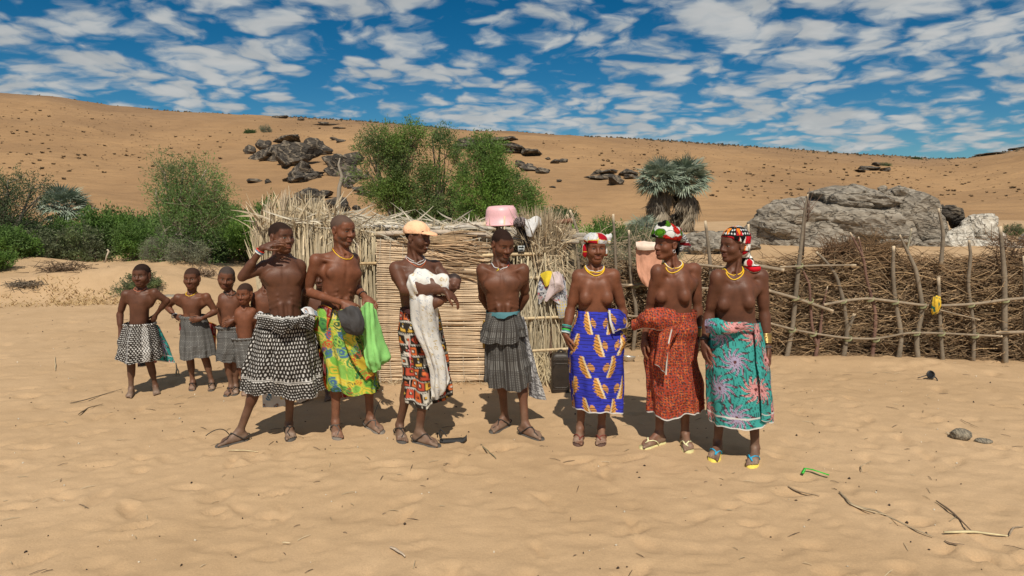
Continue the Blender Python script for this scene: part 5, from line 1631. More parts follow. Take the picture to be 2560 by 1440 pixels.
def skirt(I_, rows, pat, folds=9, amp=.018, seed=0, res=.0075, dY=0.0, name='skirt', depth=.80, top_ruffle=0.0, hem_wave=.012, twist=0.0, pleat=0.0, off=(0.0, 0.0), arc=(0.0, 1.0), thick=.003):
    """rows: (photo y, left x, right x) from waistband to hem, measured at the wearer's distance"""
    rng = np.random.RandomState(seed)
    Y = I_['Y0'] + dY
    rows = np.array(rows, float)
    L = np.array([P(x, y, Y) for y, x, _ in rows]); Rr = np.array([P(x, y, Y) for y, _, x in rows])
    c = (L + Rr) / 2; a = (Rr[:, 0] - L[:, 0]) / 2
    zlen = np.concatenate([[0], np.cumsum(np.linalg.norm(np.diff(c, axis=0), axis=1))])
    H = zlen[-1]; n = max(int(H / res), 8)
    per = 2 * np.pi * a.max() * .9
    m = max(int(per / res), 24)
    t = np.linspace(0, H, n)
    ci = np.stack([np.interp(t, zlen, c[:, k]) for k in range(3)], 1)
    ai = np.interp(t, zlen, a)
    ker = np.ones(9) / 9
    ai = np.convolve(np.pad(ai, 4, mode='edge'), ker, 'valid')
    bmin = np.interp(t / H, [0, .25, 1], [.112, .135, .150]) * I_['s']
    bi = np.maximum(np.minimum(ai * depth, .21), bmin)
    full = arc == (0.0, 1.0)
    th = np.linspace(arc[0], arc[1], m, endpoint=not full) * 2 * np.pi - np.pi / 2        # starts at the front
    T, TH = np.meshgrid(t / H, th, indexing='ij')
    ph = rng.uniform(0, 6.28, 6)
    fold = np.zeros_like(T)
    tw = twist * T
    for k, (mul, w) in enumerate(((1.0, .5), (1.63, .3), (2.3, .2), (.55, .35))):
        fk = max(round(folds * mul), 1)
        fold += w * np.sin(fk * TH + ph[k] + tw * fk + .8 * np.sin(3 * T + ph[k]) * (1 if full else 1))
    fold = np.sign(fold) * np.abs(fold) ** .8
    A = amp * (0.12 + .88 * np.clip(T, 0, 1) ** .9)
    cr = 1 - np.abs(vnoise(TH * 2.2 + 1.7 * T + seed, T * 3.5 - TH * .8, 0, seed + 3))
    disp = A * fold + amp * (.55 * fbm(TH * 1.6, T * 4.0, 0, 3, seed) + .45 * (cr ** 4 - .25)) * (.35 + .65 * T) + pleat * np.sin(TH * 60) * (.4 + .6 * T)
    if top_ruffle:
        disp += top_ruffle * np.exp(-((T - .03) / .035) ** 2) * (1 + .6 * np.sin(TH * 17 + 2) + .4 * np.sin(TH * 29))
    e = 2.25
    ct, st_ = np.cos(TH), np.sin(TH)
    den = (np.abs(ct) ** e + np.abs(st_) ** e) ** (-1 / e)
    X = ci[:, 0][:, None] + den * ct * (ai[:, None] + disp)
    Yv = ci[:, 1][:, None] + den * st_ * (bi[:, None] + disp)
    Z = ci[:, 2][:, None] + (hem_wave * np.sin(TH * 2 + ph[4]) + hem_wave * .6 * np.sin(TH * 5 + ph[5])) * np.clip((T - .55) / .45, 0, 1) + .004 * np.sin(TH * 13) * (T > .9)
    v = np.stack([X, Yv, Z], -1).reshape(-1, 3)
    v = pushed(I_, v, .010)
    g3 = v.reshape(n, m, 3)
    for _ in range(2):
        if full:
            g3 = (g3 * 2 + np.roll(g3, 1, 1) + np.roll(g3, -1, 1)) / 4
        g3[1:-1] = (g3[1:-1] * 2 + g3[:-2] + g3[2:]) / 4
    v = g3.reshape(-1, 3)
    tho = TH + np.pi / 2
    tho = np.where(tho > np.pi, tho - 2 * np.pi, tho)
    u = tho * a.max() * .95 + off[0]
    vv = T * H + off[1]
    col = pat(u.ravel(), vv.ravel(), H)
    return fabric(name, v, n, m, col, I_, wrap=full, thick=thick)


def patch(I_, ctrl, pat, name='cloth', res=.0075, amp=.006, seed=0, base=None, parent=None, Y=None, freq=18, off=(0, 0), thick=.003, mat='cloth', folds=0, fold_amp=.0, **props):
    """ctrl: rows of (photo x, photo y, metres behind the wearer's middle); a smooth sheet through them, wrinkled"""
    Yc = I_['Y0'] if Y is None else Y
    C = np.array([[P(x, y, Yc + d) for (x, y, d) in row] for row in ctrl])
    nr, nc = C.shape[:2]
    H = np.linalg.norm(np.diff(C, axis=0), axis=2).sum(0).max(); Wd = np.linalg.norm(np.diff(C, axis=1), axis=2).sum(1).max()
    n, m = max(int(H / res), 6), max(int(Wd / res), 6)

    def interp(C, k, axis):
        C = np.moveaxis(C, axis, 0); N = len(C)
        t = np.linspace(0, N - 1, k); i = np.clip(np.floor(t).astype(int), 0, N - 2); f = (t - i)[:, None, None]
        p0, p1, p2, p3 = C[np.maximum(i - 1, 0)], C[i], C[i + 1], C[np.minimum(i + 2, N - 1)]
        r = .5 * (2 * p1 + (p2 - p0) * f + (2 * p0 - 5 * p1 + 4 * p2 - p3) * f ** 2 + (3 * p1 - p0 - 3 * p2 + p3) * f ** 3)
        return np.moveaxis(r, 0, axis)
    V = interp(interp(C, n, 0), m, 1)
    U, Vv = np.meshgrid(np.linspace(0, Wd, m), np.linspace(0, H, n))
    du = np.gradient(V, axis=1); dv = np.gradient(V, axis=0)
    nn = np.cross(du, dv); nn /= np.linalg.norm(nn, axis=2)[:, :, None] + 1e-9
    w = amp * fbm(U * freq, Vv * freq * .45, 0, 3, seed)
    if folds:
        w = w + fold_amp * np.sin(U / Wd * 2 * np.pi * folds + 1.2 * np.sin(Vv * 5 + seed) + seed) * (.3 + .7 * Vv / H)
    V = V + nn * w[:, :, None]
    col = pat((U - Wd / 2 + off[0]).ravel(), (Vv + off[1]).ravel(), H)
    b = base if base is not None else (I_['base'] if I_ is not None else V.reshape(-1, 3).mean(0))
    o = fabric(name, V.reshape(-1, 3), n, m, col, I_, base=b, parent=parent, thick=thick, mat=mat, **props)
    return o


# ---- printed and woven patterns: pigment by position on the cloth (u across, v down, metres)
def _full(n, c):
    return np.tile(np.array(c, float), (n, 1))


def plain(c, var=.06, seed=0):
    def f(u, v, H):
        return np.clip(_full(len(u), c) * (1 + var * fbm(u * 20, v * 20, 0, 3, seed))[:, None], 0, .95)
    return f


def white_edge(c, v, H, w=.012):
    c[v > H - w] = (.75, .74, .70)
    return c


BLK, WHT = (.008, .008, .010), (.72, .71, .68)


def pat_dots(u, v, H, border=.11):
    c = _full(len(u), BLK)
    r_ = v / .030; k = np.floor(r_); du = np.mod(u / .027 + .5 * (k % 2), 1) - .5; dv = r_ - k - .5
    d = (np.abs(du + dv * .18) / .19) ** 2 + (dv / .34) ** 2
    c[d < 1] = WHT
    b = v > H - border
    du = np.mod(u / .021 + .5 * (np.floor(v / .021) % 2), 1) - .5; dv = np.mod(v / .021, 1) - .5
    cb = _full(len(u), BLK); cb[(du ** 2 + dv ** 2) < .06] = WHT
    c[b] = cb[b]
    for e in (H - border, H - border - .012):
        c[np.abs(v - e) < .004] = WHT
    return c


def pat_dash(u, v, H):
    c = _full(len(u), BLK)
    k = np.floor(v / .018); du = np.mod(u / .029 + .5 * (k % 2), 1) - .5; dv = np.mod(v / .018, 1) - .5
    c[((du / .30) ** 2 + (dv / .22) ** 2) < 1] = WHT
    st = np.abs(u - .13) < .032
    z = st & (np.mod(u * 40 + np.abs(np.mod(v / .05, 1) - .5) * 2, 1) < .5)
    c[st] = (.05, .05, .05); c[z] = WHT
    c[np.abs(np.abs(u + .03) - .002) < .003] = (.3, .3, .3)
    return c


def pat_check(u, v, H):
    c = _full(len(u), (.062, .064, .066))
    k = np.floor(u / .014)
    dash = (np.mod(u / .014, 1) < .50) & (np.mod(v / .014 + .5 * (k % 2), 1) < .55)
    c[dash] = (.27, .275, .27)
    return c


def pat_columns(u, v, H):
    c = _full(len(u), (.040, .041, .043))
    dash = (np.mod(u / .0165, 1) < .42) & (np.mod(v / .012, 1) < .6)
    c[dash] = (.23, .23, .22)
    c[np.mod(u / .095, 1) < .08] = (.03, .03, .032)
    return c


def cells(u, v, size, seed, jit=.85):
    """nearest and second-nearest jittered cell: (distance gap, cell random numbers, local offsets)"""
    x, y = u / size, v / size
    ix, iy = np.floor(x), np.floor(y)
    d1 = np.full(len(u), 9.0); d2 = np.full(len(u), 9.0); idd = np.zeros(len(u)); ox = np.zeros(len(u)); oy = np.zeros(len(u))
    for a in (-1, 0, 1):
        for b in (-1, 0, 1):
            cx, cy = ix + a, iy + b
            px = cx + .5 + jit * (_hash(cx, cy, cx * 0, seed) - .5); py = cy + .5 + jit * (_hash(cx, cy, cx * 0 + 1, seed) - .5)
            d = np.hypot(x - px, y - py); n = d < d1
            d2 = np.where(n, d1, np.minimum(d2, d)); d1 = np.where(n, d, d1)
            idd = np.where(n, _hash(cx, cy, cx * 0 + 2, seed), idd); ox = np.where(n, x - px, ox); oy = np.where(n, y - py, oy)
    return d2 - d1, idd, ox, oy, d1


def pat_swirl(u, v, H):
    """green, yellow, red and blue patchwork of swirling shapes"""
    wu = u + .03 * fbm(u * 9, v * 9, 0, 2, 5); wv = v + .03 * fbm(u * 9, v * 9, 3, 2, 6)
    g, i, ox, oy, d = cells(wu, wv, .075, 11)
    pal = np.array([srgb(120, 190, 60), srgb(225, 200, 40), srgb(70, 150, 70), srgb(215, 70, 35), srgb(60, 110, 160), srgb(230, 215, 90), srgb(140, 200, 80), srgb(35, 95, 60)])
    c = pal[(i * 7.99).astype(int)].copy()
    ringy = np.mod(d * 3.2, 1) < .35
    c[ringy] = pal[((i * 57) % 8).astype(int)][ringy]
    c[g < .06] = srgb(200, 210, 70)
    return c


def pat_redblack(u, v, H):
    c = _full(len(u), srgb(165, 28, 32))
    k = np.floor(v / .14); m = np.mod(v / .14, 1)
    c[(k % 3) == 1] = srgb(225, 95, 25); c[(k % 3) == 2] = srgb(40, 22, 26)
    c[np.abs(m) < .08] = srgb(228, 175, 45)
    du = np.mod(u / .055, 1) - .5; dv = m - .55
    sign = (np.abs(np.abs(du) - np.abs(dv) * .8) < .07) & (np.abs(dv) < .28) & ((k % 3) != 1)
    c[sign] = (.55, .42, .36)
    return c


def pat_tribal(u, v, H):
    """black ground with orange, yellow and white geometric blocks"""
    k = np.floor(v / .085); uu = u + .028 * (k % 2); x = np.floor(uu / .062)
    a = np.mod(uu / .062, 1) - .5; b = np.mod(v / .085, 1) - .5
    r = _hash(x, k, x * 0, 21); r2 = _hash(x, k, x * 0 + 1, 22)
    c = _full(len(u), (.010, .009, .009))
    pal = np.array([srgb(222, 105, 35), srgb(232, 185, 60), srgb(225, 220, 205), srgb(200, 70, 40)])
    c1 = pal[(r * 3.99).astype(int)]; c2 = pal[((r * 3.99).astype(int) + 1 + (r2 * 2.9).astype(int)) % 4]
    sq = (np.abs(a) < .38) & (np.abs(b) < .36)
    tri = sq & (b > np.abs(a) * 1.9 - .36)
    dia = np.abs(a) + np.abs(b) < .40
    m = np.where(r2 < .3, tri, np.where(r2 < .55, dia, sq))
    c[m] = c1[m]
    inn = m & (np.abs(a) < .19) & (np.abs(b) < .17)
    c[inn] = (.012, .011, .010)
    inn2 = m & (np.abs(a) < .10) & (np.abs(b) < .09)
    c[inn2] = c2[inn2]
    st = (np.abs(b) > .42) & (np.mod(uu / .016, 1) < .55)
    c[st] = (.6, .58, .52)
    return c


def pat_floral(u, v, H):
    g, i, ox, oy, d = cells(u, v, .05, 31)
    pal = np.array([srgb(210, 60, 80), srgb(235, 150, 150), srgb(60, 30, 40), srgb(240, 215, 200)])
    c = pal[(i * 3.99).astype(int)].copy()
    an = np.arctan2(oy, ox); c[d < .22 + .12 * np.cos(an * 5)] = srgb(240, 200, 195)
    return c


def pat_feather(u, v, H):
    """royal blue with fine dark lines and orange feather motifs"""
    c = _full(len(u), srgb(14, 40, 190))
    c[np.mod(v / .016 + .15 * np.sin(u * 15), 1) < .20] = srgb(6, 18, 105)
    u, v0 = u / 1.32, v; v = v / 1.32
    row = np.floor(v / .125); sx = .150
    uu = u + (row % 2) * sx / 2; k = np.floor(uu / sx)
    a = (np.mod(uu / sx, 1) - .5) * sx; b = (np.mod(v / .125, 1) - .5) * .125
    fl = np.where((k + row) % 2 == 0, 1, -1)
    a = a * fl + b * .32
    t = (b + .068) / .136
    w = .030 * np.sin(np.clip(t, 0, 1) * np.pi) ** .7 * (.55 + .55 * t)
    sc = 1 + .18 * np.sin(t * 42)
    leaf = (t > 0) & (t < 1) & (a > -.010) & (a < w * 1.25 * sc)
    c[leaf] = srgb(228, 160, 62)
    rib = leaf & (np.mod(t * 7 + a * 26, 1) < .26)
    c[rib] = srgb(70, 45, 28)
    edge = (t > 0) & (t < 1) & (np.abs(a + .010) < .0055)
    c[edge] = srgb(235, 215, 170)
    a2 = a + .034; t2 = (b - .00) / .06 + .5
    w2 = .017 * np.sin(np.clip(t2, 0, 1) * np.pi)
    l2 = (t2 > 0) & (t2 < 1) & (np.abs(a2) < w2)
    c[l2] = srgb(215, 150, 70); c[l2 & (np.mod(t2 * 5, 1) < .3)] = srgb(50, 35, 60)
    return white_edge(c, v0, H)


def pat_redspot(u, v, H):
    c = _full(len(u), srgb(178, 58, 30))
    g, i, ox, oy, d = cells(u, v, .021, 41, .45)
    m = np.maximum(np.abs(ox), np.abs(oy))
    c[(m < .30)] = srgb(85, 32, 24)
    c[(m < .14)] = srgb(95, 100, 115)
    c[(g < .10) & (i > .5)] = srgb(226, 120, 50)
    return white_edge(c, v, H, .009)


def pat_star(u, v, H, base=(38, 168, 162)):
    """turquoise with fine dark veins and large pink and lilac starburst flowers"""
    c = _full(len(u), srgb(*base))
    w = np.mod((u * 42 + 2.4 * fbm(u * 8, v * 8, 0, 2, 51)), 1) < .16
    c[w] = srgb(10, 85, 92)
    row = np.floor((v + .03) / .195); sx = .26
    uu = u + (row % 2) * sx / 2 + .05; k = np.floor(uu / sx)
    j1 = (_hash(k, row, k * 0, 61) - .5) * .05
    a = (np.mod(uu / sx, 1) - .5) * sx + j1; b = (np.mod((v + .03) / .195, 1) - .5) * .195
    r = np.hypot(a, b); an = np.arctan2(b, a) + k + .25 * np.sin(r * 40)
    pet = np.abs(np.mod(an / (2 * np.pi) * 11, 1) - .5) * 2
    rad = .122 * (1 - .80 * pet ** .85)
    f = r < rad
    pink = np.where(((k + row) % 2 == 0)[:, None], np.array([srgb(222, 150, 150)]), np.array([srgb(168, 158, 190)]))
    c[(r < rad * 1.13 + .003) & ~f] = srgb(25, 25, 40)
    c[f] = pink[f]
    c[f & (pet < .12) & (r > .02)] = srgb(120, 60, 75)
    c[r < .012] = srgb(90, 40, 45)
    c = white_edge(c, v, H, .009)
    c[np.abs(v - (H - .075)) < .006] = (.72, .71, .68)
    return c


def pat_paisley(u, v, H):
    c = _full(len(u), (.74, .75, .76))
    row = np.floor(v / .085); uu = u + (row % 2) * .05; k = np.floor(uu / .10)
    a = np.mod(uu / .10, 1) * .10 - .05; b = np.mod(v / .085, 1) * .085 - .045
    a = a + .25 * b
    d = np.hypot(a / .018, b / np.where(b < 0, .036, .020))
    r = _hash(k, row, k * 0, 71)[:, None]
    colr = np.where(r < .4, [srgb(50, 130, 185)], np.where(r < .7, [srgb(150, 110, 90)], [srgb(225, 190, 70)]))
    m = d < 1; c[m] = colr[m]
    c[(d < .55)] = srgb(210, 225, 235); c[(d < .28)] = srgb(30, 90, 120)
    return c


def pat_baby(u, v, H):
    c = _full(len(u), (.76, .75, .71))
    g, i, ox, oy, d = cells(u, v, .045, 81, .5)
    an = np.arctan2(oy, ox)
    m = (np.abs(d - .26 - .08 * np.cos(an * 3 + i * 6)) < .045) & (i > .25)
    pal = np.array([srgb(190, 165, 110), srgb(165, 175, 190), srgb(205, 185, 140)])
    c[m] = pal[(i * 2.99).astype(int)][m]
    return c


def pat_grey_squares(u, v, H):
    c = _full(len(u), (.16, .16, .17))
    g, i, ox, oy, d = cells(u, v, .045, 91, .4)
    m = np.maximum(np.abs(ox), np.abs(oy))
    c[m < .40] = (.62, .62, .62); c[m < .27] = (.12, .12, .13); c[m < .13] = (.6, .6, .6)
    return c


def pat_scarf_red(u, v, H):
    c = _full(len(u), (.66, .66, .66))
    c[vnoise(u * 260, v * 260, 0, 5) > .45] = (.32, .32, .33)
    g, i, ox, oy, d = cells(u, v, .085, 101, .7)
    c[i > .74] = srgb(170, 22, 40)
    c[(g < .05) & (i > .5)] = srgb(215, 190, 60)
    return c


def pat_scarf_leaf(u, v, H):
    c = _full(len(u), (.70, .69, .66))
    g, i, ox, oy, d = cells(u, v, .062, 111, .6)
    o = np.hypot(ox / 1.2, oy)
    pal = np.array([srgb(195, 40, 30), srgb(75, 125, 25), srgb(200, 45, 35), srgb(15, 15, 15)])
    m = (o < .44) & (i > .12); c[m] = pal[(i * 3.99).astype(int)][m]
    ri = m & (np.abs(o - .30) < .045); c[ri] = c[ri] * .35
    c[(o > .44) & (o < .50)] = (.03, .03, .03)
    return c


def pat_scarf_tri(u, v, H):
    x, y = u / .050, v / .055
    k = np.floor(y); a = np.mod(x + .5 * (k % 2), 1) - .5; b = np.mod(y, 1)
    upt = np.abs(a) * 2 < (1 - b)
    idx = np.floor(x + .5 * (k % 2)) * 2 + upt; r = _hash(idx, k, idx * 0, 121)
    pal = np.array([srgb(190, 25, 40), srgb(230, 130, 40), srgb(235, 232, 225), srgb(235, 232, 225), srgb(205, 30, 45), srgb(18, 18, 18)])
    c = pal[(r * 5.99).astype(int)].copy()
    e = np.minimum(np.abs(np.abs(a) * 2 - (1 - b)), np.minimum(b, 1 - b)) < .07
    c[e] = (.012, .012, .012)
    blk = (v < .055) & (r > .3)
    c[blk] = (.012, .012, .012)
    du = np.mod(u / .024, 1) - .5; dv = np.mod(v / .026, 1) - .5
    c[blk & (du ** 2 + dv ** 2 < .07)] = (.72, .72, .70)
    return c


def wrap_shell(I_, name, build, pat, h=.005, mat='cloth', uvscale=1.0, parent=None, off=(0, 0)):
    """a head cloth as a solid wrap round the head; build(V, hl, HA) lays it out in head measures"""
    hc, hs, HA = I_['hc'], I_['hs'], I_['HA']
    r = .24 * hs
    V = Vox(hc - [r, r, r * 1.1], hc + [r, r, r], h)
    E = lambda c, r_, k_=.01, sub=False, cut=None: V.ell(I_['hl'](c), np.array(r_) * hs, HA, k_, sub, cut)
    Cn = lambda a, b, ra, rb, k_=.008, sub=False: V.cone(I_['hl'](a), I_['hl'](b), ra * hs, rb * hs, k_, sub)

    def plane(nv, d):
        """keeps the side of a plane in head measures: n.p > d"""
        nv = nrm(nv); w = HA.T @ nv; o = hc @ w + d * hs
        return lambda X, Y, Z: -(X * w[0] + Y * w[1] + Z * w[2] - o)
    build(V, E, Cn, plane)
    v, f = V.surface(1)
    q = (v - hc) @ HA.T / hs
    an = np.arctan2(q[:, 0], q[:, 1])
    n = fbm(v[:, 0] * 30, v[:, 1] * 30, v[:, 2] * 30, 3, 7)
    nv = v + (q / (np.linalg.norm(q, axis=1)[:, None] + 1e-6)) @ HA * (n * .0035)[:, None]
    col = pat(an * .095 * uvscale + off[0], (.13 - q[:, 2]) * uvscale + off[1], .3)
    return obj(name, mesh(name, nv - I_['base'], f, None, col, M[mat]), I_['root'] if parent is None else parent)
# ------------------------------------------------------------------ the people, left to right
DARK, MID, RED = (.104, .041, .022), (.130, .049, .025), (.170, .061, .030)
SOLE, STRAP = (.085, .075, .065), (.030, .028, .026)
YEL, WBEAD = srgb(235, 190, 30), (.6, .6, .58)

# 1 -- leftmost, barefoot, hand on hip
a = figure('person at far left in black and white dashed skirt, one hand on hip, barefoot', (354, 689), .06, (350, 728), [(314, 736), (386, 732)],
           [(300, 786, .02), (417, 752, .05)], [(301, 836, -.03), (389, 788, .07)], [(298, 868, -.05), (380, 806, .06)], (347, 832), [((331, 984), (314, 1003)), ((389, 978), (396, 998))],
           s=.74, hs=.94, skin=DARK, child=True, thin=1.0, belly=.012, curl=(.5, .5), palm=(None, (-.3, .9, 0)), smile=.6, seed=1, hairline=.052)
skirt(a, [(806, 318, 383), (822, 309, 390), (850, 302, 396), (880, 298, 402), (896, 297, 402)], pat_dash, 8, .016, 1, name='skirt', top_ruffle=.014, res=.006)
patch(a, [[(384, 808, .02), (394, 812, .07), (398, 816, .10)], [(392, 846, .05), (410, 852, .12), (416, 856, .16)], [(380, 900, .04), (415, 905, .12), (438, 908, .18)]], lambda u, v, H: pat_star(u * 1.1, v, H), 'cloth_flap', amp=.008, seed=3)
patch(a, [[(345, 890, .10), (372, 892, .10), (392, 894, .09)], [(344, 918, .12), (368, 915, .12), (392, 906, .11)]], lambda u, v, H: pat_star(u, v, H, (50, 40, 60)), 'underskirt', amp=.006, seed=4)
necklace(a, srgb(200, 120, 90), .0028)

# 2 -- second, yellow necklace, both hands at the waist
b = figure('person with yellow necklace and grey checked skirt, both hands at the waist', (480, 697), .10, (478, 739), [(444, 745), (516, 743)],
           [(417, 766, .07), (539, 779, .03)], [(440, 792, -.02), (504, 797, -.11)], [(456, 800, -.09), (470, 802, -.14)], (483, 822), [((484, 966), (474, 986)), ((530, 966), (528, 986))],
           s=.74, hs=.92, skin=MID, child=True, belly=.0, curl=(.35, .2), palm=((0.2, .8, -.2), (0, 1, 0)), hair=(.035, .022, .017), hairline=.05, seed=2)
skirt(b, [(788, 456, 510), (800, 452, 516), (830, 454, 526), (860, 452, 534), (890, 450, 538)], pat_check, 8, .014, 2, top_ruffle=.016, pleat=.003, res=.006)
patch(b, [[(512, 800, .03), (528, 806, .06), (542, 812, .10)], [(520, 840, .06), (532, 845, .09), (540, 850, .11)], [(524, 880, .07), (536, 886, .10), (542, 890, .12)]], pat_redblack, 'cloth_flap', amp=.008, seed=5)
patch(b, [[(449, 806, .02), (456, 808, .0)], [(449, 826, .03), (456, 830, .01)]], pat_redblack, 'cloth_tie', amp=.004, seed=6)
necklace(b, YEL, .0034, .01)
band(b, 0, .86, (.7, .7, .7), 1, .006)
for q in (0, 1):
    sandal(b, q, 'cord', SOLE, STRAP)

# 3 -- third, head tilted, hand on belly
c3 = figure('person with tilted head in grey checked skirt, hand on belly, beside the smallest one', (566, 696), .30, (576, 738), [(557, 744, -.02), (604, 748, .05)],
            [(552, 786, .06), (598, 788, .05)], [(556, 824, .08), (584, 800, -.09)], [(560, 850, .06), (562, 812, -.13)], (576, 832), [((583, 978), (560, 992)), ((592, 976), (582, 999))],
            s=.74, hs=.95, roll=.14, pitch=.12, skin=MID, child=True, belly=.022, curl=(.3, .3), palm=((0, 1, 0), (0.1, 1, 0)), torso_yaw=.35, hair=(.05, .045, .042), hairline=.058, seed=3)
skirt(c3, [(814, 546, 602), (824, 546, 606), (850, 545, 610), (880, 544, 606), (900, 544, 600)], lambda u, v, H: pat_check(v, u, H), 8, .013, 3, top_ruffle=.018, res=.006)
necklace(c3, (.03, .03, .028), .004, .005)
for q in (0, 1):
    sandal(c3, q, 'cord', SOLE, STRAP)

# 4 -- the smallest one on foot
d4 = figure('smallest standing person in short grey checked skirt, arm hanging, half hidden', (612, 735), -.12, (611, 771), [(597, 780, .0), (632, 779, .03)],
            [(595, 816, .02), (640, 815, .06)], [(600, 846, -.02), (640, 846, .08)], [(604, 866, -.03), (640, 866, .08)], (614, 870), [((611, 982), (609, 997)), ((632, 982), (634, 997))],
            s=.62, hs=.86, skin=RED, child=True, belly=.02, curl=(.5, .4), pitch=.08, hair=(.025, .02, .017), hairline=.055, seed=4)
skirt(d4, [(842, 584, 632), (852, 584, 640), (880, 592, 646), (916, 597, 650)], lambda u, v, H: pat_check(v, u, H), 7, .012, 4, top_ruffle=.022, res=.006)

# 5, 6 -- two more stand behind the front row
e5 = figure('person mostly hidden behind the one shading their eyes, only an arm with bracelets showing', (668, 688), .3, (662, 730), [(638, 742, .0), (692, 742, .06)],
            [(633, 790, .02), (704, 790, .06)], [(630, 832, -.04), (704, 830, .06)], [(632, 858, -.06), (704, 856, .06)], (664, 836), [((652, 972), (650, 988)), ((688, 972), (690, 988))],
            s=.76, hs=.92, skin=MID, child=True, curl=(.4, .4), seed=5)
skirt(e5, [(814, 634, 694), (840, 632, 700), (890, 630, 704)], pat_check, 8, .014, 5, top_ruffle=.012)
band(e5, 0, .80, [YEL, (.03, .03, .03), srgb(60, 120, 60)], 3, .005, .010)
f6 = figure('person mostly hidden between the one shading their eyes and the one in a patchwork skirt', (806, 694), -.1, (800, 738), [(774, 748, .0), (828, 748, .0)],
            [(766, 796, .02), (838, 796, .02)], [(770, 838, -.02), (836, 838, .0)], [(772, 862, -.03), (836, 862, .0)], (798, 842), [((778, 994), (752, 1006)), ((820, 990), (822, 1008))],
            s=.78, hs=.93, skin=DARK, child=True, curl=(.4, .4), seed=6)
skirt(f6, [(820, 768, 830), (850, 764, 834), (900, 762, 838)], pat_dash, 8, .014, 6, top_ruffle=.012)

# 7 -- shading the eyes with a raised hand
g7 = figure('person shading their eyes with a raised hand, in black skirt with white dots', (703, 594), .98, (705, 648), [(660, 668, -.06), (750, 666, .08)],
            [(606, 692, -.14), (764, 738, .18)], [(656, 620, -.15), (752, 806, .22)], [(708, 599, -.13), (735, 840, .18)], (716, 818), [((616, 1098), (540, 1116)), ((722, 1078), (731, 1107))],
            s=.97, hs=1.02, skin=DARK, thin=.92, belly=.012, curl=(.25, .3), palm=((.25, .6, -.9), (0, -1, 0)), torso_yaw=.35, knees=((655, 930, -.08), (728, 930, -.02)), seed=7, hairline=.056, navel=True)
skirt(g7, [(786, 655, 776), (800, 648, 782), (830, 640, 782), (880, 628, 790), (930, 614, 800), (975, 606, 806)], pat_dots, 9, .030, 7, top_ruffle=.010, res=.0055, hem_wave=.02)
patch(g7, [[(646, 782, -.10), (675, 786, -.17), (705, 792, -.20), (735, 790, -.19), (768, 784, -.14), (786, 790, -.06)], [(640, 800, -.12), (675, 806, -.21), (704, 812, -.25), (735, 806, -.22), (765, 800, -.17), (784, 812, -.08)],
           [(644, 818, -.13), (676, 824, -.20), (704, 836, -.24), (736, 818, -.21), (762, 820, -.17), (778, 832, -.09)]], pat_dots, 'knotted_waistband', amp=.014, seed=8, res=.005, freq=26)
patch(g7, [[(644, 782, -.04), (654, 778, -.06), (664, 786, -.10)], [(634, 796, -.02), (646, 798, -.05), (656, 800, -.08)]], pat_paisley, 'cloth_tie', amp=.008, seed=9)
patch(g7, [[(752, 772, -.08), (772, 768, -.04), (790, 780, .04)], [(762, 784, -.12), (782, 788, -.06), (794, 792, .02)]], pat_paisley, 'cloth_tie', amp=.008, seed=10)
patch(g7, [[(656, 930, .16), (690, 930, .18), (724, 930, .18)], [(655, 975, .18), (690, 975, .20), (722, 972, .20)], [(657, 1018, .20), (690, 1018, .22), (724, 1014, .22)]], pat_paisley, 'cloth_flap', amp=.008, seed=11)
patch(g7, [[(740, 930, .16), (768, 930, .15), (796, 925, .12)], [(742, 970, .18), (770, 970, .17), (796, 965, .14)], [(742, 1010, .20), (768, 1000, .18), (795, 992, .15)]], pat_paisley, 'cloth_flap', amp=.008, seed=12)
necklace(g7, (.14, .10, .06), .0022, .0)
band(g7, 0, .84, [(.7, .7, .7), (.10, .25, .35), srgb(200, 60, 40)], 3, .0052, .010)
for q in (0, 1):
    sandal(g7, q, 'cord', SOLE, STRAP)
m = MB(); h = g7['ank'][0][1]; dd = g7['ank'][0][2]
m.tube(arc3(h + dd * .13 + [0, 0, .07], h + dd * .18 + [0, 0, .17], h + dd * .30 + [0, 0, .10], 14), .0035, 5, STRAP)
child_part('loose_strap_end', m.build('strap', M['rubber'], org=g7['base']), g7)

# 8 -- patchwork skirt, holding a dark garment and a green cloth
h8 = figure('bald person in green and yellow patchwork skirt over red cloth, looking right', (857, 576), .95, (858, 640), [(790, 652, -.09), (884, 650, .12)],
            [(768, 730, -.06), (892, 722, .13)], [(856, 757, -.24), (912, 742, -.02)], [(904, 776, -.27), (936, 764, -.10)], (838, 800), [((838, 1074), (847, 1107)), ((918, 1064), (975, 1090))],
            s=1.03, hs=1.04, pitch=.10, skin=RED, thin=.93, curl=(.42, .40), palm=((.3, .6, -.8), (.0, .3, -1)), torso_yaw=.62, old=True, beard=True, hair=(.085, .062, .05), hairline=.062, smile=.7, seed=8,
            knees=((842, 915, -.06), (920, 912, -.02)))
skirt(h8, [(768, 800, 888), (785, 796, 902), (830, 800, 912), (880, 806, 926), (930, 812, 938), (972, 818, 944)], pat_swirl, 8, .026, 12, top_ruffle=.008, hem_wave=.015)
patch(h8, [[(796, 764, -.04), (812, 762, -.12), (830, 772, -.17)], [(794, 790, -.03), (806, 800, -.10), (822, 806, -.16)], [(792, 850, .02), (804, 855, -.05), (815, 860, -.10)], [(796, 930, .06), (806, 935, .0), (814, 940, -.05)], [(792, 968, .09), (803, 972, .04), (816, 975, .0)]],
      pat_redblack, 'cloth_panel', amp=.010, seed=13)
patch(h8, [[(845, 930, .14), (895, 930, .15), (938, 926, .12)], [(848, 965, .15), (895, 965, .17), (942, 958, .14)], [(852, 995, .16), (897, 988, .18), (946, 978, .15)]], pat_redblack, 'cloth_flap', amp=.008, seed=14, off=(0, .3))
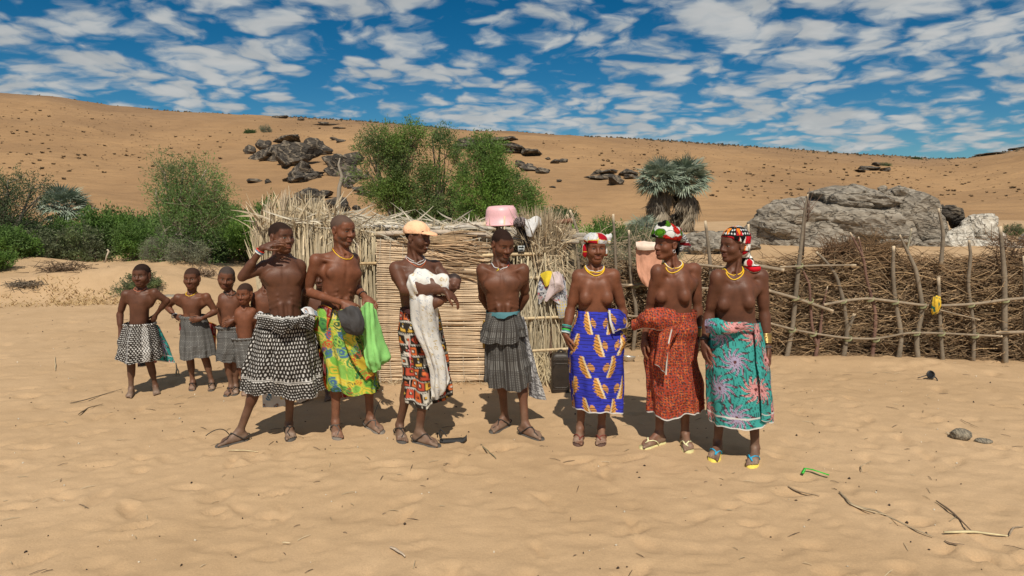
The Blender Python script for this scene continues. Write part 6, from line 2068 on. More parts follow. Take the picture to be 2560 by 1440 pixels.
patch(h8, [[(846, 775, -.20), (868, 790, -.24)], [(856, 840, -.22), (884, 830, -.25)], [(880, 900, -.20), (905, 890, -.22)], [(915, 950, -.14), (935, 935, -.14)]], lambda u, v, H: pat_swirl(v, u, H), 'skirt_overlap', amp=.010, seed=15)
necklace(h8, YEL, .0034, .035, 1.1)
necklace(h8, srgb(150, 85, 60), .003, .01)
band(h8, 1, .78, (.012, .012, .012), 1, .004)
for q in (0, 1):
    sandal(h8, q, 'cord', (.20, .17, .14), (.10, .09, .08))
m = MB(); h = h8['ank'][1][1]; dd = h8['ank'][1][2]
m.tube(arc3(h + dd * .10 + [0, 0, .07], h + dd * .12 + [0, 0, .16], h + dd * .20 + [0, .05, .25], 12), .003, 5, STRAP)
child_part('loose_strap_end', m.build('strap', M['rubber'], org=h8['base']), h8)
# things held in the two hands
grey = patch(None, [[(846, 778, -.30), (866, 770, -.33), (880, 764, -.33), (896, 768, -.30)], [(850, 800, -.33), (872, 800, -.37), (892, 795, -.36), (908, 796, -.31)], [(858, 818, -.32), (878, 826, -.36), (896, 828, -.35), (910, 815, -.31)],
                    [(868, 832, -.30), (886, 838, -.32), (900, 838, -.31), (909, 826, -.29)]], plain((.050, .053, .060), .3, 3), 'dark_garment', amp=.010, seed=16, Y=h8['Y0'], res=.006, freq=24,
             label='dark grey garment held bunched in front of the patchwork skirt', category='garment')
patch(None, [[(850, 786, -.27), (872, 776, -.27), (892, 776, -.26)], [(854, 806, -.27), (876, 804, -.28), (900, 804, -.27)], [(872, 832, -.26), (888, 834, -.26), (903, 826, -.26)]], plain((.016, .016, .018), .3, 4), 'lining', amp=.006, seed=17, Y=h8['Y0'], base=np.array(grey.location), parent=grey)
grn = patch(None, [[(904, 770, -.20), (918, 756, -.24), (930, 760, -.22), (940, 774, -.16)], [(906, 800, -.20), (920, 802, -.26), (934, 806, -.24), (948, 812, -.16)], [(909, 845, -.20), (924, 848, -.26), (940, 850, -.24), (958, 850, -.15)],
                   [(914, 890, -.20), (930, 892, -.26), (948, 890, -.24), (970, 876, -.15)], [(918, 912, -.20), (936, 915, -.25), (952, 908, -.23), (975, 895, -.15)], [(926, 925, -.19), (940, 930, -.23), (950, 918, -.21), (960, 902, -.15)]],
            plain(srgb(150, 228, 125), .05, 5), 'green_cloth', amp=.014, seed=18, Y=h8['Y0'], res=.006, freq=14, folds=3, fold_amp=.012,
            label='light green cloth hanging from the hand of the bald person', category='cloth')

# 9 -- peach cap, carrying a baby
i9 = figure('person in peach cap and orange black geometric skirt cradling a baby, looking right', (1044, 594), 1.1, (1040, 656), [(990, 672, -.06), (1090, 668, .10)],
            [(1012, 726, -.20), (1132, 716, -.02)], [(1112, 726, -.32), (1110, 748, -.26)], [(1146, 752, -.30), (1058, 772, -.30)], (1048, 812), [((998, 1082), (1008, 1112)), ((1036, 1102), (1108, 1117))],
            s=1.02, hs=1.0, pitch=.12, skin=DARK, thin=.95, curl=(.40, .18), palm=((-.2, .3, -.9), (.2, .9, .2)), torso_yaw=.45, smile=.9, seed=9, hairline=.05, knees=((1028, 935, -.05), (1066, 935, -.12)))
skirt(i9, [(772, 1004, 1094), (790, 1002, 1100), (840, 1004, 1110), (890, 1012, 1116), (940, 1018, 1120), (998, 1020, 1122)], pat_tribal, 7, .026, 19, hem_wave=.02)
patch(i9, [[(1001, 778, -.02), (1010, 780, -.09), (1020, 784, -.13)], [(1001, 830, -.01), (1012, 835, -.09), (1024, 840, -.13)], [(1008, 900, .0), (1016, 905, -.08), (1026, 910, -.12)], [(1012, 980, .02), (1018, 990, -.06), (1026, 980, -.11)]], pat_floral, 'cloth_panel', amp=.008, seed=20)
patch(i9, [[(1001, 768, -.02), (1012, 770, -.12), (1030, 776, -.16)], [(1001, 780, -.02), (1012, 782, -.125), (1030, 788, -.165)]], plain((.05, .012, .018)), 'waistband', amp=.003, seed=21)
necklace(i9, WBEAD, .0032, .035, 1.05); necklace(i9, srgb(190, 90, 40), .003, .05, 1.0); necklace(i9, WBEAD, .003, .0)
band(i9, 1, .78, (.010, .010, .011), 3, .0055, .009)
for q in (0, 1):
    sandal(i9, q, 'cord', SOLE, STRAP)


def cap_build(V, E, Cn, plane):
    E((0, -.014, .046), (.086, .108, .080), cut=plane((0, -.10, 1), .030))
    E((0, -.014, .040), (.079, .100, .074), .004, True)


def visor_build(V, E, Cn, plane):
    E((0, .070, .030), (.078, .100, .034), cut=plane((0, 1, .2), .078))
    E((0, .066, .020), (.090, .110, .036), .002, True)


cap = wrap_shell(i9, 'cap', cap_build, plain(srgb(250, 200, 160), .04), .0048)
wrap_shell(i9, 'visor', visor_build, plain(srgb(248, 190, 150), .04), .0042, parent=cap)
m = MB(); q = i9['hl']
for sg in (-1, 1):
    pts = [q((sg * .084 * math.sin(t), .098 * math.cos(t) - .014, .050 - .006 * math.cos(t))) for t in np.linspace(.2, 2.9, 14)]
    m.tube(pts, .0022, 5, srgb(235, 150, 110))
obj('cap_seam', m.build('cap_seam', M['cloth'], org=i9['base']), cap)

# the baby on the arm
by = i9['Y0']


def baby():
    hc = P(1134, 707, by - .24); s = .60
    HA = rot(.9, .1, .5); HR = HA.T
    hl = lambda p: hc + HR @ (np.asarray(p, float) * s)
    b0, b1 = P(1060, 705, by - .25), P(1085, 735, by - .26)
    V = Vox(np.minimum(b0, hc) - .16, np.maximum(b1, hc) + .16, .005)
    E = lambda c, r_, k_=.008, sub=False: V.ell(hl(c), np.array(r_) * s, HA, k_, sub)
    E((0, -.014, .030), (.082, .100, .085)); E((0, .022, -.030), (.062, .066, .068), .015)
    E((0, .085, -.022), (.014, .014, .012), .008); E((0, .080, -.058), (.020, .012, .012), .006)
    for sg in (-1, 1):
        E((sg * .031, .096, .000), (.020, .018, .013), .006, True); E((sg * .045, .050, -.030), (.030, .030, .026), .012); E((sg * .082, -.005, -.008), (.010, .018, .026), .004)
    V.cone(hl((0, -.02, -.06)), P(1100, 715, by - .25), .032, .045, .02); V.cone(P(1100, 716, by - .25), P(1050, 712, by - .24), .062, .075, .03)
    V.cone(P(1060, 725, by - .25), P(1045, 770, by - .24), .05, .035, .03)
    v, f = V.surface(1)
    q = (v - hc) @ HR / s
    c = np.tile(np.array((.125, .056, .036)), (len(v), 1))
    hw = (q[:, 2] > .055 - np.clip(.05 - q[:, 1], 0, .2) * .6) & (np.abs(q) < .15).all(1)
    c[hw] = (.035, .02, .015)
    root = thing('person', 'baby bundled in white cloth in the arms of the person wearing a cap', 'person', hc)
    obj('body', mesh('body', v - hc, f, None, c, M['skin']), root)
    return root, hc


bb, bh = baby()
V = Vox(P(1015, 660, by - .25) - [.05, .22, .65], P(1120, 660, by - .25) + [.05, .18, .12], .007)
V.cone(P(1104, 712, by - .25), P(1050, 708, by - .22), .064, .080, .03)
V.cone(P(1050, 704, by - .22), P(1052, 690, by - .20), .075, .055, .04)
V.cone(P(1052, 712, by - .22), P(1050, 790, by - .19), .084, .055, .04)
V.cone(P(1104, 700, by - .26), P(1112, 722, by - .25), .05, .05, .02)
v, f = V.surface(1)
n = fbm(v[:, 0] * 16, v[:, 1] * 16, v[:, 2] * 9, 3, 4) + .6 * np.sin(v[:, 0] * 70 + v[:, 2] * 50 + 3 * fbm(v[:, 0] * 6, v[:, 1] * 6, v[:, 2] * 6, 2, 8))
ctr = P(1060, 720, by - .2); dv = v - ctr; dv /= np.linalg.norm(dv, axis=1)[:, None] + 1e-6
v = v + dv * (n * .0075)[:, None]
obj('wrap_cloth', mesh('wrap_cloth', v - bh, f, None, pat_baby(v[:, 0] + v[:, 1] * .5, v[:, 2], 1), M['cloth']), bb)
patch(None, [[(1024, 722, -.16), (1046, 724, -.26), (1072, 726, -.26), (1090, 724, -.20)], [(1022, 748, -.19), (1046, 752, -.31), (1072, 756, -.315), (1092, 750, -.25)], [(1024, 790, -.20), (1048, 800, -.30), (1074, 802, -.30), (1096, 790, -.22)], [(1036, 830, -.24), (1056, 845, -.30), (1080, 850, -.29), (1102, 840, -.20)],
             [(1058, 875, -.25), (1074, 890, -.29), (1094, 895, -.27), (1114, 885, -.20)], [(1072, 920, -.24), (1086, 935, -.27), (1104, 940, -.25), (1122, 930, -.19)], [(1076, 960, -.22), (1090, 972, -.25), (1108, 970, -.23), (1124, 952, -.18)], [(1082, 990, -.21), (1092, 996, -.23), (1102, 984, -.22), (1108, 975, -.19)]],
      pat_baby, 'hanging_cloth', amp=.013, seed=22, Y=by, base=bh, parent=bb, res=.007, freq=12, folds=3, fold_amp=.012)

# 10 -- hands behind the back
j10 = figure('person with hands behind back in dark grey dotted two tier skirt', (1256, 612), .52, (1252, 672), [(1206, 676, .0), (1308, 676, .03)],
             [(1207, 742, .11), (1312, 742, .13)], [(1236, 792, .20), (1284, 796, .20)], [(1262, 812, .19), (1262, 812, .22)], (1260, 812), [((1270, 1062), (1226, 1081)), ((1302, 1082), (1358, 1099))],
             s=1.0, hs=1.03, pitch=.26, skin=MID, thin=.95, curl=(.3, .3), palm=((0, 1, 0), (0, 1, 0)), hairline=.054, beard=True, hair=(.008, .007, .007), seed=10, torso_yaw=.06, knees=((1250, 905, -.03), (1302, 915, -.03)))
skirt(j10, [(784, 1222, 1298), (820, 1214, 1304), (870, 1214, 1314), (920, 1214, 1322), (958, 1214, 1328)], pat_columns, 9, .018, 23, pleat=.003, res=.006, hem_wave=.022)
skirt(j10, [(779, 1226, 1296), (790, 1220, 1302), (815, 1208, 1312), (845, 1200, 1314)], pat_columns, 11, .016, 24, name='overskirt', pleat=.003, res=.006, depth=.95, hem_wave=.022)
skirt(j10, [(775, 1228, 1296), (784, 1226, 1297)], plain(srgb(70, 130, 140)), 8, .002, 25, name='waistband', depth=.9)
patch(j10, [[(1296, 790, .02), (1306, 792, .07), (1312, 796, .10)], [(1308, 850, .03), (1318, 855, .09), (1326, 860, .12)], [(1318, 920, .04), (1332, 925, .10), (1344, 930, .13)], [(1322, 990, .05), (1344, 998, .11), (1366, 1000, .14)]], pat_grey_squares, 'cloth_flap', amp=.008, seed=26)
patch(j10, [[(1206, 800, .04), (1213, 802, .0)], [(1206, 870, .05), (1214, 870, .01)]], plain(srgb(215, 170, 60)), 'cloth_panel', amp=.006, seed=27)
patch(j10, [[(1280, 938, .10), (1295, 945, .12), (1312, 945, .13)], [(1285, 965, .12), (1300, 975, .13), (1316, 975, .14)]], pat_grey_squares, 'underskirt', amp=.006, seed=28)
necklace(j10, [srgb(190, 70, 40)] * 3 + [(.6, .6, .6)] * 3 + [(.05, .05, .05)] * 2, .0036, .012, pend=srgb(225, 200, 40))
for q in (0, 1):
    sandal(j10, q, 'cord', SOLE, STRAP)

# 11 -- blue leaf-print wrap
k11 = figure('person facing us in blue wrap skirt with orange leaf print and red white headscarf', (1489, 621), .10, (1487, 678), [(1446, 692, .0), (1534, 690, .0)],
             [(1426, 776, .03), (1556, 778, .03)], [(1414, 836, -.04), (1557, 842, -.05)], [(1432, 890, -.07), (1545, 898, -.08)], (1488, 820), [((1452, 1089), (1440, 1119)), ((1503, 1089), (1503, 1119))],
             s=.97, hs=.97, skin=RED, bust=.92, thin=1.0, curl=(.28, .30), smile=.5, seed=11, hairline=.05, torso_yaw=.0)
skirt(k11, [(774, 1446, 1536), (790, 1440, 1546), (830, 1430, 1556), (880, 1420, 1558), (940, 1424, 1558), (1018, 1430, 1560)], pat_feather, 6, .016, 30, res=.006, top_ruffle=.006)
patch(k11, [[(1520, 772, -.13), (1545, 774, -.12), (1564, 785, -.06)], [(1524, 800, -.16), (1550, 802, -.15), (1570, 808, -.08)], [(1532, 832, -.15), (1552, 824, -.14), (1570, 820, -.08)]], pat_feather, 'knotted_corner', amp=.006, seed=31, res=.006)
patch(k11, [[(1521, 775, -.145), (1526, 775, -.15)], [(1524, 805, -.175), (1529, 805, -.178)], [(1532, 834, -.165), (1537, 834, -.168)]], plain((.7, .7, .68)), 'hem_edge', amp=.002, seed=32)
necklace(k11, YEL, .0042, .03, 1.12); necklace(k11, WBEAD, .0034, .015, 1.05); necklace(k11, YEL, .0042, .045, 1.15)
band(k11, 0, .66, [srgb(50, 150, 140), (.10, .16, .16), (.03, .03, .03), srgb(60, 190, 60), srgb(90, 150, 160), (.5, .6, .6)], 6, .0058, .0105)
band(k11, 1, .70, [(.50, .36, .14)] * 6, 6, .0052, .009, mat='brass')


def scarf1(V, E, Cn, plane):
    E((0, -.012, .060), (.092, .112, .072), cut=plane((.12, .0, 1), .040))
    E((0, -.030, .020), (.088, .100, .090), .008, cut=plane((0, -1.0, .25), .030))
    E((0, .0, .150), (.085, .10, .022), .03, True)
    E((.095, -.02, .075), (.020, .018, .034), .012); E((.120, -.02, .090), (.016, .020, .026), .008); E((.112, -.02, .050), (.014, .018, .022), .008)
    E((-.082, -.020, -.020), (.020, .030, .060), .010); E((.088, -.030, -.030), (.016, .024, .035), .008)
    E((0, .022, -.040), (.066, .090, .085), .006, True)


wrap_shell(k11, 'headscarf', scarf1, pat_scarf_red)
for q in (0, 1):
    sandal(k11, q, 'thong', (.10, .055, .04), srgb(120, 60, 50))

# 12 -- rust-red wrap, tall head cloth, in profile
l12 = figure('person in rust red spotted wrap and tall white red green headscarf, looking left', (1668, 612), -1.12, (1682, 670), [(1644, 680, -.06), (1736, 676, .06)],
             [(1624, 776, .02), (1744, 774, .06)], [(1612, 842, -.03), (1744, 846, .02)], [(1604, 896, -.06), (1738, 908, -.01)], (1686, 820), [((1658, 1105), (1603, 1119)), ((1709, 1103), (1727, 1135))],
             s=1.0, hs=.97, skin=(.148, .053, .027), bust=.85, thin=1.0, curl=(.35, .35), seed=12, hairline=.075, torso_yaw=-.28, pitch=-.03)
skirt(l12, [(776, 1640, 1738), (795, 1632, 1738), (840, 1616, 1732), (900, 1612, 1738), (960, 1614, 1752), (1026, 1622, 1756)], pat_redspot, 6, .022, 40, res=.006, hem_wave=.02, top_ruffle=.004)
patch(l12, [[(1582, 800, -.08), (1610, 778, -.16), (1645, 770, -.20), (1690, 776, -.18)], [(1580, 816, -.08), (1610, 800, -.20), (1650, 798, -.26), (1692, 800, -.21)], [(1584, 828, -.07), (1612, 822, -.17), (1652, 826, -.23), (1690, 826, -.20)]], pat_redspot, 'knotted_corner', amp=.014, seed=41, res=.006, freq=20)
patch(l12, [[(1650, 822, -.21), (1680, 815, -.24), (1706, 806, -.21)], [(1644, 860, -.21), (1668, 860, -.25), (1680, 850, -.24)], [(1638, 910, -.20), (1655, 925, -.23), (1664, 935, -.23)]], pat_redspot, 'hanging_end', amp=.008, seed=42, res=.006, folds=2, fold_amp=.008)
patch(l12, [[(1678, 824, -.245), (1681, 824, -.25)], [(1668, 870, -.255), (1671, 872, -.26)], [(1663, 938, -.238), (1667, 938, -.24)]], plain((.7, .68, .62)), 'hem_edge', amp=.002, seed=43)
patch(l12, [[(1700, 980, .10), (1735, 975, .09), (1758, 968, .03)], [(1704, 1010, .11), (1735, 1008, .10), (1760, 1000, .04)], [(1708, 1026, .11), (1735, 1024, .10), (1764, 1008, .04)]], pat_redspot, 'cloth_flap', amp=.008, seed=44)
necklace(l12, YEL, .004, .02, 1.1); necklace(l12, WBEAD, .0034, .02, 1.0); necklace(l12, YEL, .004, .045, 1.15)
band(l12, 1, .62, [srgb(90, 180, 175)], 1, .005)
band(l12, 1, .70, [(.50, .36, .14)] * 6, 6, .0052, .009, mat='brass')


def scarf2(V, E, Cn, plane):
    E((0, .004, .078), (.100, .128, .078), cut=plane((0, -.14, 1), .040))
    E((0, .030, .135), (.060, .080, .034), .02); E((.02, .045, .165), (.030, .030, .022), .012); E((-.01, .01, .160), (.025, .020, .026), .010); E((.0, .08, .150), (.030, .022, .020), .010)
    E((0, -.115, .050), (.060, .050, .045), .02); E((0, -.155, .010), (.045, .040, .050), .012); E((0, -.185, -.010), (.030, .045, .022), .008); E((0, -.130, -.020), (.028, .025, .040), .008)


def pat_s2(u, v, H):
    c = pat_scarf_leaf(u, v, H)
    back = np.abs(u) > .23
    st = _full(len(u), (.62, .62, .6)); st[np.mod((v * .8 + u * .5) / .012, 1) < .5] = (.03, .02, .03); st[np.mod(v / .11, 1) < .22] = srgb(120, 22, 32)
    c[back] = st[back]
    return c


wrap_shell(l12, 'headscarf', scarf2, pat_s2)
th = np.linspace(0, 2 * np.pi, 16, endpoint=False)
for sg in (-1, 1):
    m = MB(); m.tube(np.array([l12['hl']((sg * .080, -.004 + .012 * math.cos(t), -.045 + .012 * math.sin(t))) for t in th]), .0022, 5, (.6, .6, .6), closed=True)
    child_part('earring', m.build('earring', M['metal'], org=l12['base']), l12)
for k_ in range(14):                     # plaited hair at the nape
    t = (k_ - 6.5) / 6.5
    m = MB(); m.tube(arc3(l12['hl']((t * .060, -.075 + .02 * t * t, .02)), l12['hl']((t * .064, -.098 + .03 * t * t, -.03)), l12['hl']((t * .05, -.066, -.075)), 9), [.009, .009, .009, .008, .008, .008, .007, .006, .005], 6, (.012, .010, .009))
    child_part('plait', m.build('plait', M['cloth'], org=l12['base']), l12)
for q in (0, 1):
    sandal(l12, q, 'thong', srgb(205, 195, 140), srgb(220, 215, 170))

# 13 -- turquoise starburst wrap
m13 = figure('person in turquoise wrap with pink starburst flowers and triangle print headscarf', (1834, 615), -1.15, (1832, 686), [(1794, 694, -.05), (1902, 692, .05)],
             [(1774, 788, .02), (1911, 788, .05)], [(1760, 854, -.04), (1918, 866, .0)], [(1762, 910, -.08), (1928, 932, -.04)], (1842, 838), [((1796, 1126), (1778, 1156)), ((1888, 1140), (1878, 1173))],
             s=1.0, hs=.98, skin=(.115, .044, .024), bust=.80, thin=1.03, curl=(.35, .32), seed=13, hairline=.06, torso_yaw=-.18)
skirt(m13, [(802, 1772, 1896), (820, 1766, 1900), (860, 1764, 1908), (920, 1764, 1918), (990, 1766, 1926), (1050, 1770, 1928)], pat_star, 6, .014, 50, res=.006, hem_wave=.014)
patch(m13, [[(1764, 800, -.10), (1790, 796, -.17), (1820, 804, -.19), (1880, 806, -.16)], [(1762, 816, -.11), (1790, 818, -.20), (1822, 820, -.21), (1884, 818, -.17)], [(1766, 832, -.10), (1792, 836, -.18), (1824, 832, -.195), (1884, 828, -.165)]], lambda u, v, H: pat_star(u, v, 9.0), 'rolled_waistband', amp=.010, seed=51, res=.006, freq=22)
patch(m13, [[(1884, 808, -.165), (1890, 808, -.155), (1896, 808, -.14)], [(1892, 900, -.19), (1902, 900, -.17), (1912, 900, -.14)], [(1900, 980, -.20), (1912, 985, -.175), (1922, 985, -.14)], [(1904, 1052, -.20), (1916, 1056, -.18), (1927, 1052, -.14)]], lambda u, v, H: pat_star(u + .1, v, 9.0 if H < .1 else H), 'wrap_edge', amp=.006, seed=52)
necklace(m13, YEL, .004, .02, 1.05); necklace(m13, YEL, .0038, .045, 1.1)
band(m13, 1, .60, [(.50, .36, .14)] * 8, 8, .0052, .009, mat='brass')
band(m13, 0, .88, (.012, .012, .012), 2, .005, .01)
band(m13, 1, 1.0, [(.12, .09, .08)], 2, .003, .01)


def scarf3(V, E, Cn, plane):
    E((0, -.020, .048), (.092, .114, .096), cut=plane((0, -.42, 1), .028))
    E((0, -.060, -.010), (.080, .062, .075), .012)
    E((0, -.095, -.070), (.050, .042, .040), .012); E((.012, -.118, -.120), (.056, .044, .055), .010); E((.03, -.160, -.165), (.060, .055, .034), .008); E((-.02, -.105, -.165), (.030, .030, .045), .008)


wrap_shell(m13, 'headscarf', scarf3, pat_scarf_tri)
for q in (0, 1):
    sandal(m13, q, 'thong', srgb(225, 205, 90), srgb(40, 160, 200))
for I_ in FIG:
    I_.pop('V')
# ------------------------------------------------------------------ small things
def lathe(prof, n=48, col=(1, 1, 1), squash=1.0):
    pr = np.array(prof, float); th = np.linspace(0, 2 * np.pi, n, endpoint=False)
    v = np.stack([pr[:, :1] * np.cos(th)[None], pr[:, :1] * np.sin(th)[None] * squash, np.repeat(pr[:, 1:], n, 1)], -1).reshape(-1, 3)
    return v, grid_faces(len(pr), n, True)


# pink basin upside down on the roof
b0 = P(1254, 561, 6.98); s = 6.98 / FPX
R_ = 43 * s; H_ = 45 * s
m = MB(); v, q = lathe([(R_ * 1.02, 0), (R_ * 1.03, .006), (R_ * 1.0, .010), (R_ * .96, .012), (R_ * .90, H_ * .55), (R_ * .86, H_ * .80), (R_ * .82, H_ * .88), (R_ * .80, H_ * .90), (R_ * .76, H_ * .965), (R_ * .73, H_ * .99), (R_ * .70, H_), (R_ * .66, H_ * .985), (R_ * .62, H_ * .975), (.001, H_ * .975)])
m.add(v, q, None, srgb(228, 178, 182))
o = thing('basin', 'pale pink plastic basin turned upside down on the hut roof', 'basin', b0, me=m.build('basin', M['plastic'])); o.rotation_euler = (0.05, -.04, 0)
o.modifiers.new('t', 'SOLIDIFY').thickness = .004
m = MB(); th = np.linspace(0, 2 * np.pi, 48, endpoint=False); m.tube(np.stack([np.cos(th) * R_ * 1.02, np.sin(th) * R_ * 1.02, 0 * th + .004], 1), .007, 6, srgb(222, 170, 174), closed=True)
obj('rim', m.build('rim', M['plastic']), o)

# washing on the hut corner
YW = 6.72
def cloth_thing(name, label, cat, ctrl, pat, Y, **k):
    o = patch(None, ctrl, pat, name, Y=Y, label=label, category=cat, **k)
    return o


def recentre(o):
    """origin to the thing's own middle"""
    return o


cloth_thing('white_garment', 'white garment hanging over the straw sheaf beside the basin', 'garment', [[(1305, 543, .06), (1322, 548, -.02), (1340, 540, -.02), (1352, 546, .06)], [(1308, 556, .0), (1322, 560, -.05), (1338, 558, -.05), (1353, 562, .02)], [(1314, 574, -.02), (1323, 578, -.06), (1335, 576, -.06), (1340, 572, .0)], [(1318, 588, -.02), (1324, 592, -.05), (1331, 592, -.05), (1334, 586, -.02)]], plain((.80, .80, .80), .03), YW, amp=.006, seed=60, res=.006)
cloth_thing('black_garment', 'black garment hanging behind the white one at the hut corner', 'garment', [[(1286, 552, .06), (1300, 548, .02), (1318, 552, .04)], [(1290, 568, .02), (1306, 572, .0), (1324, 574, .02)], [(1304, 590, .02), (1312, 592, .0), (1326, 592, .02)], [(1310, 616, .02), (1318, 620, .0), (1326, 618, .02)]], plain((.012, .012, .016), .2), YW + .02, amp=.008, seed=61, res=.006)
cloth_thing('lace_garment', 'dark patterned garment bunched beside the pink basin', 'garment', [[(1284, 550, .02), (1296, 542, -.03), (1312, 546, .0)], [(1284, 558, -.02), (1298, 556, -.06), (1312, 558, -.03)], [(1288, 566, .0), (1298, 566, -.04), (1310, 566, -.01)]], lambda u, v, H: np.where((vnoise(u * 160, v * 160, 0, 3) > .1)[:, None], [(.30, .24, .24)], [(.03, .025, .03)]), YW - .02, amp=.012, seed=62, res=.006, freq=30)


def pat_print(u, v, H):
    c = _full(len(u), (.66, .67, .70))
    g, i, ox, oy, d = cells(u + .01 * np.sin(v * 60), v, .05, 131, .7)
    m_ = np.abs(np.hypot(ox, oy) - .30 + .1 * np.sin(np.arctan2(oy, ox) * 3)) < .10
    pal = np.array([srgb(60, 75, 120), srgb(220, 90, 100), srgb(40, 45, 60), srgb(190, 195, 200)]); c[m_] = pal[(i * 3.99).astype(int)][m_]
    return c


cloth_thing('printed_cloth', 'white cloth with red and blue loop print hung on the hut corner post', 'cloth', [[(1352, 690, .04), (1375, 680, .0), (1400, 684, .0), (1412, 694, .06)], [(1346, 715, .0), (1376, 715, -.05), (1402, 715, -.04), (1416, 716, .03)], [(1344, 742, .0), (1374, 738, -.05), (1404, 740, -.04), (1418, 738, .03)], [(1347, 762, .01), (1372, 745, -.03), (1402, 764, -.03), (1416, 760, .03)]], pat_print, YW, amp=.010, seed=63, res=.006)
cloth_thing('yellow_cloth', 'bright yellow cloth over the printed washing at the hut corner', 'cloth', [[(1350, 686, .0), (1366, 678, -.05), (1384, 680, -.05)], [(1356, 700, -.04), (1368, 698, -.08), (1382, 696, -.07)], [(1362, 716, -.05), (1368, 716, -.08), (1376, 708, -.07)]], plain(srgb(245, 215, 20), .05), YW, amp=.007, seed=64, res=.006)
cloth_thing('pale_pink_top', 'pale pink top draped over the printed washing at the hut corner', 'garment', [[(1380, 682, -.06), (1394, 678, -.09), (1406, 688, -.05)], [(1374, 705, -.08), (1394, 704, -.12), (1410, 708, -.07)], [(1370, 722, -.08), (1390, 720, -.11), (1408, 724, -.07)], [(1360, 752, -.07), (1368, 754, -.08), (1376, 740, -.07)]], plain((.74, .60, .60), .06), YW, amp=.008, seed=65, res=.006)
cloth_thing('dotted_cloth', 'narrow white cloth with yellow spots hanging below the printed washing', 'cloth', [[(1388, 742, -.03), (1402, 746, -.03), (1416, 744, .0)], [(1392, 770, -.03), (1404, 772, -.03), (1416, 770, .0)], [(1398, 796, -.02), (1406, 796, -.02), (1414, 790, .0)]], lambda u, v, H: np.where(((np.mod(u / .03, 1) - .5) ** 2 + (np.mod(v / .03, 1) - .5) ** 2 < .07)[:, None], [srgb(230, 200, 50)], [(.55, .55, .56)]), YW, amp=.008, seed=66, res=.006)
# small printed packet tucked behind the pole
m = MB(); b0 = P(1303, 622, 6.73); v = np.array([(x, y, z) for x in (-.032, .032) for y in (-.02, .02) for z in (-.028, .030)])
bx = [(0, 1, 3, 2), (4, 6, 7, 5), (0, 4, 5, 1), (2, 3, 7, 6), (0, 2, 6, 4), (1, 5, 7, 3)]
m.add(v, bx, None, (.55, .58, .56)); pk = thing('packet', 'small grey printed packet tucked above the pole beside a head', 'packet', b0, me=m.build('packet', M['plastic'], smooth=False))
m = MB(); m.add(v * [.8, 1.06, .28] + [0, 0, .016], bx, None, (.05, .06, .06)); m.add(v * [.55, 1.06, .3] + [0, 0, -.012], bx, None, (.06, .07, .07))
obj('print', m.build('print', M['plastic'], smooth=False), pk, kind='stuff')

# towel on the fence
cloth_thing('towel', 'salmon pink towel folded over the fence behind the tall headscarf', 'towel', [[(1592, 604, .05), (1620, 606, .03), (1660, 612, .05)], [(1590, 612, -.02), (1618, 614, -.04), (1658, 618, -.02)], [(1590, 640, -.03), (1618, 642, -.05), (1655, 644, -.03)], [(1594, 680, -.03), (1618, 684, -.05), (1650, 690, -.03)], [(1606, 706, -.02), (1622, 718, -.05), (1645, 712, -.03)]], plain(srgb(228, 165, 135), .08, 4), 8.1, amp=.010, seed=67, thick=.012)
cloth_thing('pale_towel', 'pale cream cloth laid on top of the salmon towel', 'towel', [[(1590, 606, .04), (1612, 604, .02), (1638, 606, .04)], [(1590, 614, -.05), (1612, 614, -.07), (1640, 614, -.05)], [(1594, 624, -.05), (1614, 626, -.075), (1638, 624, -.05)]], plain(srgb(238, 215, 195), .05, 5), 8.08, amp=.006, seed=68, thick=.012)
# yellow rag on a fence post
cloth_thing('yellow_rag', 'yellow and green rag knotted to a fence post', 'rag', [[(2332, 742, .0), (2342, 738, -.03), (2350, 742, .0)], [(2330, 758, -.03), (2342, 756, -.06), (2354, 758, -.02)], [(2328, 772, -.02), (2340, 776, -.04), (2350, 772, -.02)], [(2328, 784, .0), (2336, 787, -.02), (2344, 782, .0)]], lambda u, v, H: np.where((vnoise(u * 40, v * 30, 0, 9) > .35)[:, None], [srgb(30, 110, 90)], [srgb(238, 195, 30)]), 7.72, amp=.012, seed=69, res=.006, freq=28)

# dark jerrycan by the hut corner
g = G(1402, 984); s = g[1] / FPX
w_, h_, d_ = 24 * s, 104 * s, 16 * s
b0 = np.array([g[0], g[1] + d_, 0.0])
zz = np.array([0, .01, .03, .10, .5, .86, .93, .97, 1.0]) * h_
sc = np.array([.90, .97, 1.0, 1.0, 1.0, 1.0, .93, .78, .55])
th = np.linspace(0, 2 * np.pi, 48, endpoint=False); e = 6.0
den = (np.abs(np.cos(th)) ** e + np.abs(np.sin(th)) ** e) ** (-1 / e)
v = np.stack([sc[:, None] * (den * np.cos(th))[None] * w_, sc[:, None] * (den * np.sin(th))[None] * d_, np.repeat(zz[:, None], 48, 1)], -1).reshape(-1, 3)
v = np.vstack([v, [(0, 0, h_), (0, 0, 0)]])
tri = [(8 * 48 + k, 8 * 48 + (k + 1) % 48, 9 * 48) for k in range(48)]
m = MB(); m.add(v, grid_faces(9, 48, True), tri, (.032, .024, .019))
jc = thing('jerrycan', 'dark brown dusty jerrycan standing on the sand by the hut corner', 'jerrycan', b0, me=m.build('jerrycan', M['dirty_plastic']))
m = MB()
for zc, hh in ((.45 * h_, .30 * h_),):
    pr = [(-w_ * .78, zc - hh), (w_ * .78, zc - hh), (w_ * .78, zc + hh), (-w_ * .78, zc + hh)]
    pts = []
    for k in range(4):
        a_, b_ = np.array(pr[k]), np.array(pr[(k + 1) % 4]); pts += [a_ + (b_ - a_) * t for t in np.linspace(.08, .92, 8)]
    m.tube(np.array([(p[0], -d_ * 1.0, p[1]) for p in pts]), .006, 6, (.040, .030, .024), closed=True)
